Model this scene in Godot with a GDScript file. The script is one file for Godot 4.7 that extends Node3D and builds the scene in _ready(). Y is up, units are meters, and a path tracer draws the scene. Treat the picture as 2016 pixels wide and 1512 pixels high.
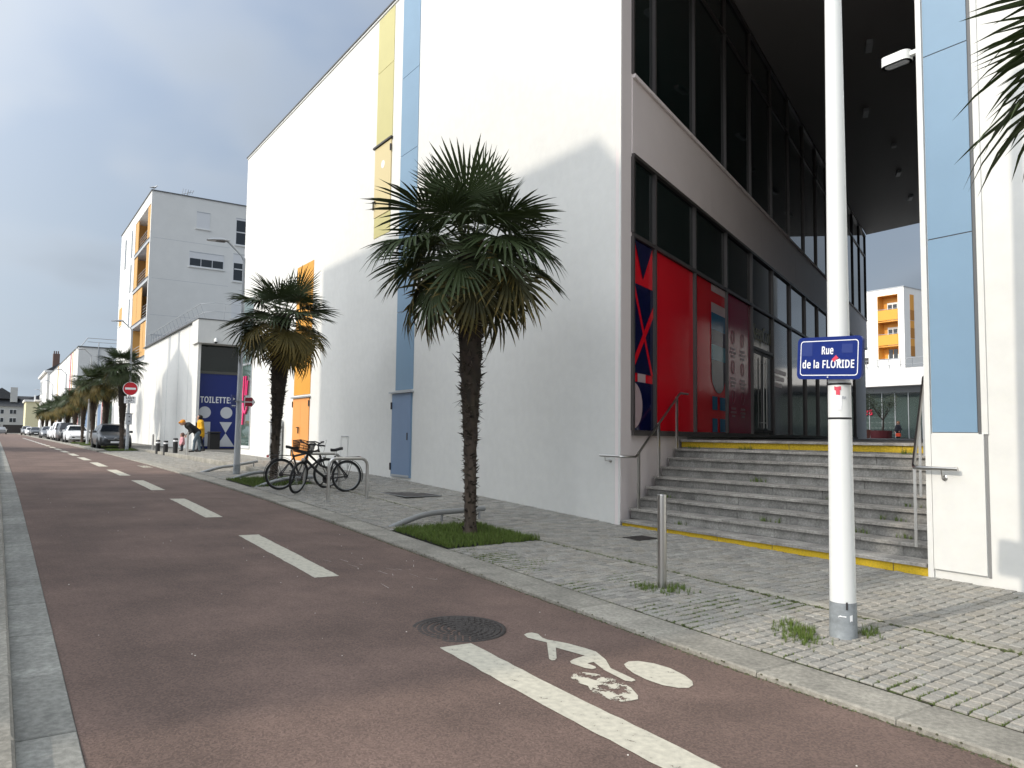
extends Node3D

# ---------------------------------------------------------------- mesh builder
class MB:
	var v := PackedVector3Array()
	var n := PackedVector3Array()
	var c := PackedColorArray()
	var uv := PackedVector2Array()
	var ix := PackedInt32Array()
	var col := Color.WHITE
	var use_col := false

	func vert(p: Vector3, nn: Vector3, t := Vector2.ZERO) -> int:
		v.append(p); n.append(nn); c.append(col); uv.append(t)
		return v.size() - 1

	# a, b, c run counter-clockwise seen from outside
	func tri(a: Vector3, b: Vector3, d: Vector3) -> void:
		var nn := (b - a).cross(d - a).normalized()
		var i := vert(a, nn)
		vert(b, nn)
		vert(d, nn)
		ix.append_array(PackedInt32Array([i, i + 2, i + 1]))

	func quad(a: Vector3, b: Vector3, d: Vector3, e: Vector3) -> void:
		var nn := (d - a).cross(e - b).normalized()
		var i := vert(a, nn, Vector2(0, 1))
		vert(b, nn, Vector2(1, 1))
		vert(d, nn, Vector2(1, 0))
		vert(e, nn, Vector2(0, 0))
		ix.append_array(PackedInt32Array([i, i + 2, i + 1, i, i + 3, i + 2]))

	func box(ctr: Vector3, s: Vector3, b := Basis.IDENTITY) -> void:
		var h := s * 0.5
		var p := []
		for k in 8:
			p.append(ctr + b * Vector3(h.x if k & 1 else -h.x, h.y if k & 2 else -h.y, h.z if k & 4 else -h.z))
		quad(p[4], p[5], p[7], p[6])
		quad(p[1], p[0], p[2], p[3])
		quad(p[5], p[1], p[3], p[7])
		quad(p[0], p[4], p[6], p[2])
		quad(p[6], p[7], p[3], p[2])
		quad(p[0], p[1], p[5], p[4])

	# box whose top edges are chamfered by r (no bottom)
	func slab(ctr: Vector3, s: Vector3, r: float, b := Basis.IDENTITY) -> void:
		var h := s * 0.5
		var lo := []
		var mi := []
		var up := []
		for k in [Vector2(-1, 1), Vector2(1, 1), Vector2(1, -1), Vector2(-1, -1)]:
			lo.append(ctr + b * Vector3(k.x * h.x, -h.y, k.y * h.z))
			mi.append(ctr + b * Vector3(k.x * h.x, h.y - r, k.y * h.z))
			up.append(ctr + b * Vector3(k.x * (h.x - r), h.y, k.y * (h.z - r)))
		for k in 4:
			var m := (k + 1) % 4
			quad(lo[k], lo[m], mi[m], mi[k])
			quad(mi[k], mi[m], up[m], up[k])
		quad(up[0], up[1], up[2], up[3])

	func tube(pts: Array, rad: Array, sides := 8, caps := true) -> void:
		var m := pts.size()
		var t0: Vector3 = (pts[1] - pts[0]).normalized()
		var side := t0.cross(Vector3.UP if absf(t0.y) < 0.9 else Vector3.RIGHT).normalized()
		var base := v.size()
		for i in m:
			var t: Vector3 = (pts[mini(i + 1, m - 1)] - pts[maxi(i - 1, 0)]).normalized()
			side = (side - t * side.dot(t)).normalized()
			var up := t.cross(side)
			var r: float = rad[i] if i < rad.size() else rad[rad.size() - 1]
			for k in sides + 1:
				var a := TAU * k / sides
				var d := side * cos(a) + up * sin(a)
				vert(pts[i] + d * r, d, Vector2(float(k) / sides, float(i) / m))
		for i in m - 1:
			for k in sides:
				var a := base + i * (sides + 1) + k
				var b := a + sides + 1
				ix.append_array(PackedInt32Array([a, b, a + 1, a + 1, b, b + 1]))
		if caps:
			for e in [0, m - 1]:
				var t: Vector3 = (pts[0] - pts[1]).normalized() if e == 0 else (pts[m - 1] - pts[m - 2]).normalized()
				var ci := vert(pts[e], t)
				var first := v.size()
				for k in sides:
					vert(v[base + e * (sides + 1) + k], t)
				for k in sides:
					var k2 := (k + 1) % sides
					if e == 0:
						ix.append_array(PackedInt32Array([ci, first + k, first + k2]))
					else:
						ix.append_array(PackedInt32Array([ci, first + k2, first + k]))

	func bar(a: Vector3, b: Vector3, r: float, sides := 6) -> void:
		tube([a, b], [r, r], sides)

	# profile of (radius, height) pairs turned round y
	func lathe(prof: Array, sides := 16, at := Vector3.ZERO, b := Basis.IDENTITY) -> void:
		var base := v.size()
		var m := prof.size()
		for i in m:
			var p: Vector2 = prof[i]
			var d: Vector2 = prof[mini(i + 1, m - 1)] - prof[maxi(i - 1, 0)]
			var nn := Vector2(d.y, -d.x).normalized()
			for k in sides + 1:
				var a := TAU * k / sides
				vert(at + b * Vector3(p.x * cos(a), p.y, p.x * sin(a)), b * Vector3(nn.x * cos(a), nn.y, nn.x * sin(a)), Vector2(float(k) / sides, float(i) / m))
		for i in m - 1:
			for k in sides:
				var a := base + i * (sides + 1) + k
				var e := a + sides + 1
				ix.append_array(PackedInt32Array([a, a + 1, e, a + 1, e + 1, e]))

	# flat polygon (2D points) laid in the plane of b.x, b.y at origin o, facing b.z, with thickness d behind it
	func poly(pts: PackedVector2Array, o: Vector3, b: Basis, d := 0.0) -> void:
		if Geometry2D.is_polygon_clockwise(pts):
			pts.reverse()
		var t := Geometry2D.triangulate_polygon(pts)
		var base := v.size()
		for p in pts:
			vert(o + b.x * p.x + b.y * p.y, b.z, Vector2(p.x, -p.y))
		for i in range(0, t.size(), 3):
			var a: Vector2 = pts[t[i]]
			var e: Vector2 = pts[t[i + 1]]
			var f: Vector2 = pts[t[i + 2]]
			if (e - a).cross(f - a) > 0:
				ix.append_array(PackedInt32Array([base + t[i], base + t[i + 2], base + t[i + 1]]))
			else:
				ix.append_array(PackedInt32Array([base + t[i], base + t[i + 1], base + t[i + 2]]))
		if d > 0:
			var back := v.size()
			for p in pts:
				vert(o + b.x * p.x + b.y * p.y - b.z * d, -b.z, Vector2(p.x, -p.y))
			for i in range(0, t.size(), 3):
				var a: Vector2 = pts[t[i]]
				var e: Vector2 = pts[t[i + 1]]
				var f: Vector2 = pts[t[i + 2]]
				if (e - a).cross(f - a) > 0:
					ix.append_array(PackedInt32Array([back + t[i], back + t[i + 1], back + t[i + 2]]))
				else:
					ix.append_array(PackedInt32Array([back + t[i], back + t[i + 2], back + t[i + 1]]))
			for i in pts.size():
				var j := (i + 1) % pts.size()
				var p0 := o + b.x * pts[i].x + b.y * pts[i].y
				var p1 := o + b.x * pts[j].x + b.y * pts[j].y
				quad(p0 - b.z * d, p1 - b.z * d, p1, p0)

	func grid(rows: Array) -> void:   # rows of points; smooth; rows run so that (next column) x (next row) points outwards
		var base := v.size()
		var w: int = rows[0].size()
		var h := rows.size()
		for i in h:
			for j in w:
				var dx: Vector3 = rows[i][mini(j + 1, w - 1)] - rows[i][maxi(j - 1, 0)]
				var dy: Vector3 = rows[mini(i + 1, h - 1)][j] - rows[maxi(i - 1, 0)][j]
				vert(rows[i][j], dx.cross(dy).normalized(), Vector2(float(j) / (w - 1), float(i) / (h - 1)))
		for i in h - 1:
			for j in w - 1:
				var a := base + i * w + j
				ix.append_array(PackedInt32Array([a, a + w, a + 1, a + 1, a + w, a + w + 1]))

	func mesh() -> ArrayMesh:
		var arr := []
		arr.resize(Mesh.ARRAY_MAX)
		arr[Mesh.ARRAY_VERTEX] = v
		arr[Mesh.ARRAY_NORMAL] = n
		arr[Mesh.ARRAY_TEX_UV] = uv
		if use_col:
			arr[Mesh.ARRAY_COLOR] = c
		arr[Mesh.ARRAY_INDEX] = ix
		var m := ArrayMesh.new()
		m.add_surface_from_arrays(Mesh.PRIMITIVE_TRIANGLES, arr)
		return m

const E := 1.66                     # eye height above the road below the camera
const FX := 8.5                     # plane of the street fronts
var rng := RandomNumberGenerator.new()
var M := {}                         # materials
var T := {}                         # textures
var taken := {}

func numbered(called: String) -> String:
	if not taken.has(called):
		taken[called] = 0
		return called
	taken[called] += 1
	return "%s_%03d" % [called, taken[called]]

func thing(called: String, label: String, category: String, at := Vector3.ZERO, turn := 0.0, group := "") -> Node3D:
	var o := Node3D.new()
	o.name = numbered(called)
	add_child(o)
	o.position = at
	o.rotation.y = turn
	o.set_meta("label", label)
	o.set_meta("category", category)
	if group:
		o.set_meta("group", group)
	return o

func part(parent: Node, called: String, shape, m: Material, at := Vector3.ZERO, b := Basis.IDENTITY) -> MeshInstance3D:
	var o := MeshInstance3D.new()
	o.name = called
	o.mesh = shape.mesh() if shape is MB else shape
	o.material_override = m
	parent.add_child(o, true)
	o.transform = Transform3D(b, at)
	return o

func single(called: String, shape, m: Material, label: String, category: String, group := "", at := Vector3.ZERO, b := Basis.IDENTITY) -> MeshInstance3D:
	var o := part(self, numbered(called), shape, m, at, b)
	o.set_meta("label", label)
	o.set_meta("category", category)
	if group:
		o.set_meta("group", group)
	return o

func struct(called: String, shape, m: Material, kind := "structure") -> MeshInstance3D:
	var o := part(self, numbered(called), shape, m)
	o.set_meta("kind", kind)
	return o

func struct_node(called: String) -> Node3D:
	var o := Node3D.new()
	o.name = numbered(called)
	add_child(o)
	o.set_meta("kind", "structure")
	return o

func stuff(o: Node) -> void:
	o.set_meta("kind", "stuff")

func bx(parent: Node, called: String, lo: Vector3, hi: Vector3, m: Material) -> MeshInstance3D:
	var b := BoxMesh.new()
	b.size = (hi - lo).abs()
	return part(parent, called, b, m, (lo + hi) * 0.5)

# ---------------------------------------------------------------- materials
func lin(r: float, g: float, b: float, a := 1.0) -> Color:
	var q := Color(r, g, b).linear_to_srgb()
	q.a = a
	return q

func mat(r: float, g: float, b: float, rough := 0.7, metal := 0.0, tex := "", scale := 1.0, bump := "", bump_cm := 0.0) -> StandardMaterial3D:
	var m := StandardMaterial3D.new()
	m.albedo_color = lin(r, g, b)
	m.roughness = rough
	m.metallic = metal
	if tex:
		m.albedo_texture = T[tex]
	if tex or bump:
		m.uv1_triplanar = true
		m.uv1_world_triplanar = true
		m.uv1_scale = Vector3.ONE * scale
	if bump:
		m.heightmap_enabled = true
		m.heightmap_texture = T[bump]
		m.heightmap_scale = bump_cm
	return m

func detail(m: StandardMaterial3D, tex: String, scale: float) -> StandardMaterial3D:
	m.detail_enabled = true
	m.detail_albedo = T[tex]
	m.detail_blend_mode = BaseMaterial3D.BLEND_MODE_MUL
	m.detail_uv_layer = BaseMaterial3D.DETAIL_UV_2
	m.uv2_triplanar = true
	m.uv2_world_triplanar = true
	m.uv2_scale = Vector3.ONE * scale
	return m

func colour_mat(rough := 0.6) -> StandardMaterial3D:
	var m := mat(1, 1, 1, rough)
	m.vertex_color_use_as_albedo = true
	return m

func noise_bytes(kind: int, freq: float, oct: int, size: int, sd: int) -> PackedByteArray:
	var f := FastNoiseLite.new()
	f.noise_type = kind
	f.frequency = freq
	f.fractal_octaves = oct
	f.fractal_type = FastNoiseLite.FRACTAL_FBM
	f.seed = sd
	f.cellular_return_type = FastNoiseLite.RETURN_CELL_VALUE
	var im := f.get_seamless_image(size, size)
	im.convert(Image.FORMAT_L8)
	return im.get_data()

func tex_from(size: int, pick: Callable) -> ImageTexture:
	var by := PackedByteArray()
	by.resize(size * size * 4)
	for i in size * size:
		var q: Color = pick.call(i)
		by[i * 4] = int(clampf(q.r, 0, 1) * 255)
		by[i * 4 + 1] = int(clampf(q.g, 0, 1) * 255)
		by[i * 4 + 2] = int(clampf(q.b, 0, 1) * 255)
		by[i * 4 + 3] = int(clampf(q.a, 0, 1) * 255)
	return ImageTexture.create_from_image(Image.create_from_data(size, size, false, Image.FORMAT_RGBA8, by))

func make_textures() -> void:
	var S := 512
	var big := noise_bytes(FastNoiseLite.TYPE_SIMPLEX_SMOOTH, 0.008, 5, S, 1)
	var mid := noise_bytes(FastNoiseLite.TYPE_SIMPLEX_SMOOTH, 0.03, 4, S, 2)
	var fine := noise_bytes(FastNoiseLite.TYPE_SIMPLEX, 0.25, 3, S, 3)
	var cell := noise_bytes(FastNoiseLite.TYPE_CELLULAR, 0.12, 1, S, 4)
	var r := RandomNumberGenerator.new()
	r.seed = 11
	# aggregate of the asphalt
	T.grain = tex_from(S, func(i):
		var k := 0.68 + 0.32 * (cell[i] / 255.0 * 0.65 + r.randf() * 0.35)
		var w := 0.06 * (fine[i] / 255.0 - 0.5)
		return Color(k + w, k, k - w))
	T.grain_height = tex_from(S, func(i):
		var k := cell[i] / 255.0 * 0.6 + fine[i] / 255.0 * 0.4
		return Color(k, k, k))
	# broad patches of tone
	T.blotch = tex_from(S, func(i):
		var k := 0.85 + 0.19 * (big[i] / 255.0 - 0.5) + 0.08 * (mid[i] / 255.0 - 0.5)
		return Color(k * 1.01, k, k * 0.985))
	T.blotch_soft = tex_from(S, func(i):
		var k := 0.98 + 0.024 * (big[i] / 255.0 - 0.5) + 0.008 * (mid[i] / 255.0 - 0.5)
		return Color(k, k, k * 0.995))
	# worn concrete and granite
	T.stone = tex_from(S, func(i):
		var k := 0.78 + 0.22 * (mid[i] / 255.0 - 0.4) + 0.16 * (r.randf() - 0.5) + 0.12 * (fine[i] / 255.0 - 0.5)
		return Color(k, k, k))
	T.stain = tex_from(S, func(i):
		var k := 0.86 + 0.24 * (big[i] / 255.0 - 0.5) + 0.12 * (mid[i] / 255.0 - 0.5) + 0.1 * (r.randf() - 0.5)
		return Color(k, k * 0.99, k * 0.97))
	# soil and moss in the joints
	T.moss = tex_from(S, func(i):
		var g := smoothstep(0.40, 0.54, mid[i] / 255.0 * 0.6 + big[i] / 255.0 * 0.4)
		var k := 0.7 + 0.5 * (fine[i] / 255.0 - 0.5)
		return Color(0.33, 0.30, 0.25).lerp(Color(0.36, 0.44, 0.12), g) * k)
	T.fibre = tex_from(S, func(i):
		var x: int = i % S
		var k := 0.55 + 0.45 * (fine[(x * 3) % S + ((i / S) / 8 % S) * S] / 255.0) + 0.2 * (r.randf() - 0.5)
		return Color(k, k * 0.97, k * 0.95))
	# road paint: white with flaked-off spots (alpha)
	T.paint = tex_from(S, func(i):
		var k := 0.86 + 0.14 * mid[i] / 255.0 + 0.05 * (r.randf() - 0.5)
		var q := mid[i] / 255.0 * 0.7 + fine[i] / 255.0 * 0.3
		return Color(k, k * 0.99, k * 0.95, 0.0 if q < 0.20 else 1.0))
	T.paint_worn = tex_from(S, func(i):
		var k := 0.86 + 0.14 * mid[i] / 255.0
		var q := mid[i] / 255.0 * 0.75 + fine[i] / 255.0 * 0.25
		return Color(k, k * 0.99, k * 0.95, 0.0 if q < 0.46 else 1.0))
	T.wood = T.fibre

func make_materials() -> void:
	M.road = detail(mat(0.30, 0.206, 0.174, 0.9, 0, "grain", 1.5, "grain_height", 0.4), "blotch", 0.16)
	M.far_ground = mat(0.16, 0.15, 0.14, 0.95, 0, "blotch", 0.08)
	M.kerb = []
	for k in [0.9, 1.0, 1.1, 0.96]:
		M.kerb.append(detail(mat(0.64 * k, 0.62 * k, 0.55 * k, 0.88, 0, "stone", 1.3), "blotch", 0.35))
	M.gutter = []
	for k in [0.92, 1.0, 1.08]:
		M.gutter.append(detail(mat(0.62 * k, 0.63 * k, 0.59 * k, 0.88, 0, "stone", 1.1), "blotch", 0.4))
	M.sett = []
	for k in [[0.325, 0.31, 0.278], [0.305, 0.295, 0.265], [0.35, 0.33, 0.29], [0.285, 0.275, 0.25], [0.335, 0.325, 0.295], [0.315, 0.295, 0.255]]:
		M.sett.append(mat(k[0] * 1.45, k[1] * 1.45, k[2] * 1.45, 0.9, 0, "stone", 2.3))
	M.sett_many = mat(1, 1, 1, 0.9, 0, "stone", 2.3)
	M.sett_many.vertex_color_use_as_albedo = true
	M.joint = mat(0.9, 0.9, 0.9, 1.0, 0, "moss", 0.9)
	M.step = []
	for k in [0.85, 1.0, 1.1, 0.93]:
		M.step.append(detail(mat(0.58 * k, 0.58 * k, 0.57 * k, 0.85, 0, "stone", 1.6), "stain", 0.6))
	M.tread = []
	for k in [0.9, 1.0, 1.12]:
		M.tread.append(detail(mat(0.68 * k, 0.66 * k, 0.63 * k, 0.85, 0, "stone", 1.6), "stain", 0.5))
	M.white = detail(mat(0.755, 0.755, 0.742, 0.85, 0, "blotch_soft", 0.13), "blotch_soft", 0.9)
	M.white_warm = mat(0.84, 0.825, 0.79, 0.85, 0, "blotch_soft", 0.2)
	M.white_shop = mat(0.82, 0.81, 0.80, 0.85, 0, "blotch_soft", 0.2)
	M.cladding = mat(0.78, 0.70, 0.69, 0.5, 0, "blotch_soft", 0.3)
	M.pinkish = mat(0.80, 0.725, 0.715, 0.7, 0, "blotch_soft", 0.3)
	M.coping = mat(0.10, 0.105, 0.11, 0.5)
	M.blue_panel = mat(0.19, 0.305, 0.43, 0.45, 0, "blotch_soft", 0.3)
	M.blue_door = mat(0.17, 0.255, 0.40, 0.42, 0, "blotch_soft", 0.5)
	M.yellow_panel = mat(0.52, 0.475, 0.205, 0.5, 0, "blotch_soft", 0.3)
	M.yellow_door = mat(0.60, 0.50, 0.26, 0.45)
	M.orange_panel = mat(0.72, 0.335, 0.035, 0.5, 0, "blotch_soft", 0.3)
	M.orange_door = mat(0.76, 0.33, 0.09, 0.5)
	M.ochre = mat(0.70, 0.32, 0.05, 0.6)
	M.trim = mat(0.45, 0.47, 0.49, 0.4, 0.6)
	M.dark_metal = mat(0.045, 0.04, 0.04, 0.45, 0.3)
	M.mullion = mat(0.075, 0.066, 0.064, 0.4, 0.3)
	M.steel = mat(0.55, 0.54, 0.52, 0.28, 1.0)
	M.steel.albedo_texture = null
	M.galva = mat(0.33, 0.34, 0.345, 0.5, 0.75)
	M.grey_paint = mat(0.40, 0.42, 0.44, 0.5)
	M.white_paint = mat(0.72, 0.735, 0.72, 0.38)
	M.pole_grey = mat(0.34, 0.38, 0.42, 0.55, 0, "stain", 1.5)
	M.black = mat(0.012, 0.012, 0.013, 0.5)
	M.rubber = mat(0.018, 0.018, 0.018, 0.8)
	M.soffit = mat(0.2, 0.19, 0.185, 0.7)
	M.floor_dark = mat(0.20, 0.19, 0.18, 0.6, 0, "stone", 1.0)
	M.glass_dark = mat(0.006, 0.012, 0.011, 0.03)
	M.glass_dark.metallic_specular = 0.6
	M.glass_grey = mat(0.03, 0.035, 0.04, 0.04)
	M.glass_green = mat(0.07, 0.11, 0.10, 0.04)
	M.red_film = mat(0.70, 0.006, 0.018, 0.12)
	M.red_film2 = mat(0.60, 0.005, 0.014, 0.12)
	M.navy_film = mat(0.004, 0.006, 0.045, 0.12)
	M.pink_film = mat(0.50, 0.38, 0.39, 0.15)
	M.cyan_film = mat(0.012, 0.12, 0.24, 0.12)
	M.slate_film = mat(0.012, 0.018, 0.04, 0.12)
	M.teal_film = mat(0.03, 0.20, 0.28, 0.12)
	M.wine_film = mat(0.30, 0.012, 0.06, 0.12)
	M.wine_film2 = mat(0.05, 0.005, 0.014, 0.1)
	M.black_film = mat(0.008, 0.009, 0.012, 0.08)
	M.film_text = mat(0.25, 0.09, 0.12, 0.3)
	M.yellow_text = mat(0.20, 0.19, 0.05, 0.4)
	M.toilet_blue = mat(0.004, 0.018, 0.16, 0.4)
	M.sign_white = mat(0.78, 0.79, 0.80, 0.45)
	M.toilet_white = mat(0.60, 0.62, 0.65, 0.5)
	M.sign_blue = mat(0.010, 0.026, 0.165, 0.28)
	M.sign_blue2 = mat(0.022, 0.042, 0.19, 0.4)
	M.sign_red = mat(0.52, 0.008, 0.02, 0.35)
	M.sticker_red = mat(0.62, 0.05, 0.09, 0.5)
	M.hot_pink = mat(0.85, 0.045, 0.20, 0.4)
	M.trunk = colour_mat(0.95)
	M.leaf = colour_mat(0.6)
	M.leaf.backlight_enabled = true
	M.leaf.backlight = lin(0.085, 0.085, 0.01)
	M.grass = colour_mat(0.75)
	M.grass.backlight_enabled = true
	M.grass.backlight = lin(0.03, 0.06, 0.006)
	M.paint = StandardMaterial3D.new()
	M.paint.albedo_color = lin(0.62, 0.60, 0.54)
	M.paint.albedo_texture = T.paint
	M.paint.roughness = 0.8
	M.paint.transparency = BaseMaterial3D.TRANSPARENCY_ALPHA_SCISSOR
	M.paint.alpha_scissor_threshold = 0.5
	M.paint.uv1_scale = Vector3(0.9, 0.9, 1)
	M.paint_worn = M.paint.duplicate()
	M.paint_worn.albedo_texture = T.paint_worn
	M.paint_worn.uv1_scale = Vector3(0.42, 0.42, 1)
	M.paint_yellow = M.paint.duplicate()
	M.paint_yellow.albedo_color = lin(0.78, 0.54, 0.03)
	M.paint_yellow.uv1_scale = Vector3(2.2, 2.2, 1)
	M.yellow_solid = mat(0.78, 0.54, 0.025, 0.65, 0, "stone", 1.5)
	M.iron = detail(mat(0.15, 0.135, 0.13, 0.7, 0.35, "stone", 3.0), "blotch", 1.0)
	M.slate = mat(0.075, 0.08, 0.09, 0.7, 0, "blotch", 0.4)
	M.render_grey = mat(0.50, 0.50, 0.49, 0.9, 0, "blotch_soft", 0.2)
	M.shutter = mat(0.62, 0.63, 0.64, 0.6)
	M.plaster_old = mat(0.78, 0.76, 0.71, 0.9, 0, "blotch", 0.15)
	M.brick_dark = mat(0.16, 0.10, 0.08, 0.9)
	M.bark = mat(0.06, 0.05, 0.04, 0.95)
	M.terracotta = mat(0.22, 0.06, 0.035, 0.8)
	M.dark_red = mat(0.11, 0.012, 0.016, 0.6)
	M.skin_mix = colour_mat(0.8)
	M.shop_glass = mat(0.10, 0.14, 0.13, 0.03)
	M.shop_glass.transparency = BaseMaterial3D.TRANSPARENCY_ALPHA
	M.shop_glass.albedo_color.a = 0.45
	M.shop_red = mat(0.55, 0.01, 0.05, 0.4)
	M.slot = mat(0.42, 0.18, 0.03, 0.7)
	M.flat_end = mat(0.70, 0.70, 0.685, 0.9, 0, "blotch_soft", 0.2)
	M.flat_ochre = mat(0.58, 0.32, 0.09, 0.6, 0, "blotch_soft", 0.5)
	M.dark_sign_red = mat(0.28, 0.01, 0.025, 0.4)

# ---------------------------------------------------------------- camera, sky, sun
const SUN := Vector3(1.0, -0.65, 0.10)     # the way sunlight travels

func make_view() -> void:
	var cam := Camera3D.new()
	cam.name = "camera"
	var yaw := deg_to_rad(34.1)
	var pitch := deg_to_rad(3.85)
	var roll := deg_to_rad(0.7)
	var fwd := Vector3(sin(yaw) * cos(pitch), sin(pitch), -cos(yaw) * cos(pitch))
	var right := Vector3(cos(yaw), 0, sin(yaw))
	var up := right.cross(fwd)
	var r2 := right * cos(roll) + up * sin(roll)
	var u2 := up * cos(roll) - right * sin(roll)
	cam.transform = Transform3D(Basis(r2, u2, -fwd), Vector3(0, E, 0))
	cam.fov = rad_to_deg(2.0 * atan(756.0 / 1500.0))
	cam.near = 0.05
	cam.far = 3000
	add_child(cam)
	cam.current = true

	var env := Environment.new()
	env.background_mode = Environment.BG_SKY
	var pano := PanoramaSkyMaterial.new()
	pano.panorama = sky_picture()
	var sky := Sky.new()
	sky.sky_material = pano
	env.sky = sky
	env.background_energy_multiplier = 1.0
	env.tonemap_mode = Environment.TONE_MAPPER_LINEAR
	env.tonemap_exposure = 0.85
	env.sdfgi_enabled = true
	env.ssao_enabled = true
	env.ssil_enabled = true
	var we := WorldEnvironment.new()
	we.name = "world_environment"
	we.environment = env
	add_child(we)

	var sun := DirectionalLight3D.new()
	sun.name = "sun"
	sun.light_energy = 0.86
	sun.light_color = Color(1.0, 0.955, 0.89)
	sun.light_angular_distance = 1.0
	sun.shadow_enabled = true
	sun.basis = Basis.looking_at(SUN.normalized(), Vector3.UP)
	add_child(sun)

func sky_picture() -> ImageTexture:
	var w := 1024
	var h := 512
	var f := FastNoiseLite.new()
	f.noise_type = FastNoiseLite.TYPE_SIMPLEX_SMOOTH
	f.frequency = 1.0
	f.fractal_octaves = 5
	f.fractal_gain = 0.5
	f.seed = 7
	var im := Image.create(w, h, false, Image.FORMAT_RGBF)
	for y in h:
		var el := PI * (0.5 - (y + 0.5) / h)
		for x in w:
			var az := TAU * (x + 0.5) / w
			var d := Vector3(cos(el) * sin(az), sin(el), -cos(el) * cos(az))
			var e := maxf(d.y, 0.0)
			var base := Color(0.54, 0.645, 0.755).lerp(Color(0.35, 0.475, 0.69), smoothstep(0.02, 0.55, e))
			# cloud sheet flattened towards the horizon
			var p := Vector3(d.x, 0, d.z) / (0.22 + e) * 0.9
			p.y = e * 1.2
			var k := f.get_noise_3d(p.x, p.y, p.z)
			var k2 := f.get_noise_3d(p.x * 2.3 + 9.0, p.y * 2.0, p.z * 2.3 - 4.0)
			var cov := smoothstep(-0.25, 0.35, k + 0.25 * k2)
			var thick := smoothstep(0.0, 0.5, k + 0.3 * k2 + 0.34 * (1.0 - smoothstep(0.04, 0.32, e)))
			var cloud := Color(0.61, 0.685, 0.79).lerp(Color(0.40, 0.48, 0.575), thick * (0.85 - 0.55 * smoothstep(0.2, 0.7, e)))
			var q := base.lerp(cloud, cov * 0.75) * 0.96
			# glow added round the unseen sun to fill shaded walls; CIE formula, tuned constants
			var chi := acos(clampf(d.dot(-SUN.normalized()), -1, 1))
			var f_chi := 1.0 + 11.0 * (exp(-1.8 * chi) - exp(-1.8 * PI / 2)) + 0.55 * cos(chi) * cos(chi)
			var fill_glow := clampf((f_chi - 1.0) / f_chi, 0.0, 1.0)
			q = q.lerp(Color(0.60, 0.585, 0.55) * 1.1, fill_glow * 0.8) * f_chi
			q.a = 1.0
			if d.y < 0:
				q = q.lerp(Color(0.30, 0.29, 0.28), smoothstep(0.0, -0.08, d.y))
			im.set_pixel(x, y, q)
	return ImageTexture.create_from_image(im)

# ---------------------------------------------------------------- the lie of the land
func table(z: float, zs: Array, ys: Array) -> float:
	if z >= zs[0]:
		return ys[0]
	for i in range(1, zs.size()):
		if z >= zs[i]:
			return lerpf(ys[i - 1], ys[i], (z - zs[i - 1]) / (zs[i] - zs[i - 1]))
	return ys[ys.size() - 1]

func road_line(z: float) -> float:
	return E + table(z, [2.0, 0.0, -4.0, -11.0, -15.0, -20.0, -30.0, -40.0, -60.0, -400.0], [-1.77, -1.73, -1.66, -1.44, -1.34, -1.26, -1.18, -1.13, -1.10, -1.10])

func front_line(z: float) -> float:
	return E + table(z, [2.0, -4.4, -9.4, -17.0, -26.0, -32.0, -400.0], [-1.52, -1.475, -1.43, -1.15, -0.97, -0.92, -0.90])

const KX := 4.5        # road edge at the kerb
const KI := 4.93       # inner edge of the kerb
const EO := 6.40       # edging strip
const EI := 6.53

func gy(x: float, z: float) -> float:
	if x < 0.43:
		return road_line(z) + 0.083
	if x < KX:
		return road_line(z) + 0.02 * (KX - x)
	var k := road_line(z) + 0.03
	var f := front_line(z)
	var flush := k + (f - k) * (x - KX) / (8.5 - KX)          # near the camera both zones lie in one fall
	var apart := k + 0.015 * (x - KX) if x <= EI else f - 0.02 * (8.5 - x)
	return lerpf(flush, apart, smoothstep(-10.0, -22.0, z))

func on(x: float, z: float, up := 0.0) -> Vector3:
	return Vector3(x, gy(x, z) + up, z)

func strip(xa: float, xb: float, z0: float, z1: float, dz: float, up := 0.0, nx := 1) -> MB:
	var m := MB.new()
	var rows := []
	var n := int(ceil(absf(z1 - z0) / dz))
	for i in n + 1:
		var z := lerpf(z0, z1, float(i) / n)
		var row := []
		for j in nx + 1:
			var x := lerpf(xa + 0.0005, xb - 0.0005, float(j) / nx)
			row.append(on(x, z, up))
		rows.append(row)
	m.grid(rows)
	return m

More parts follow.
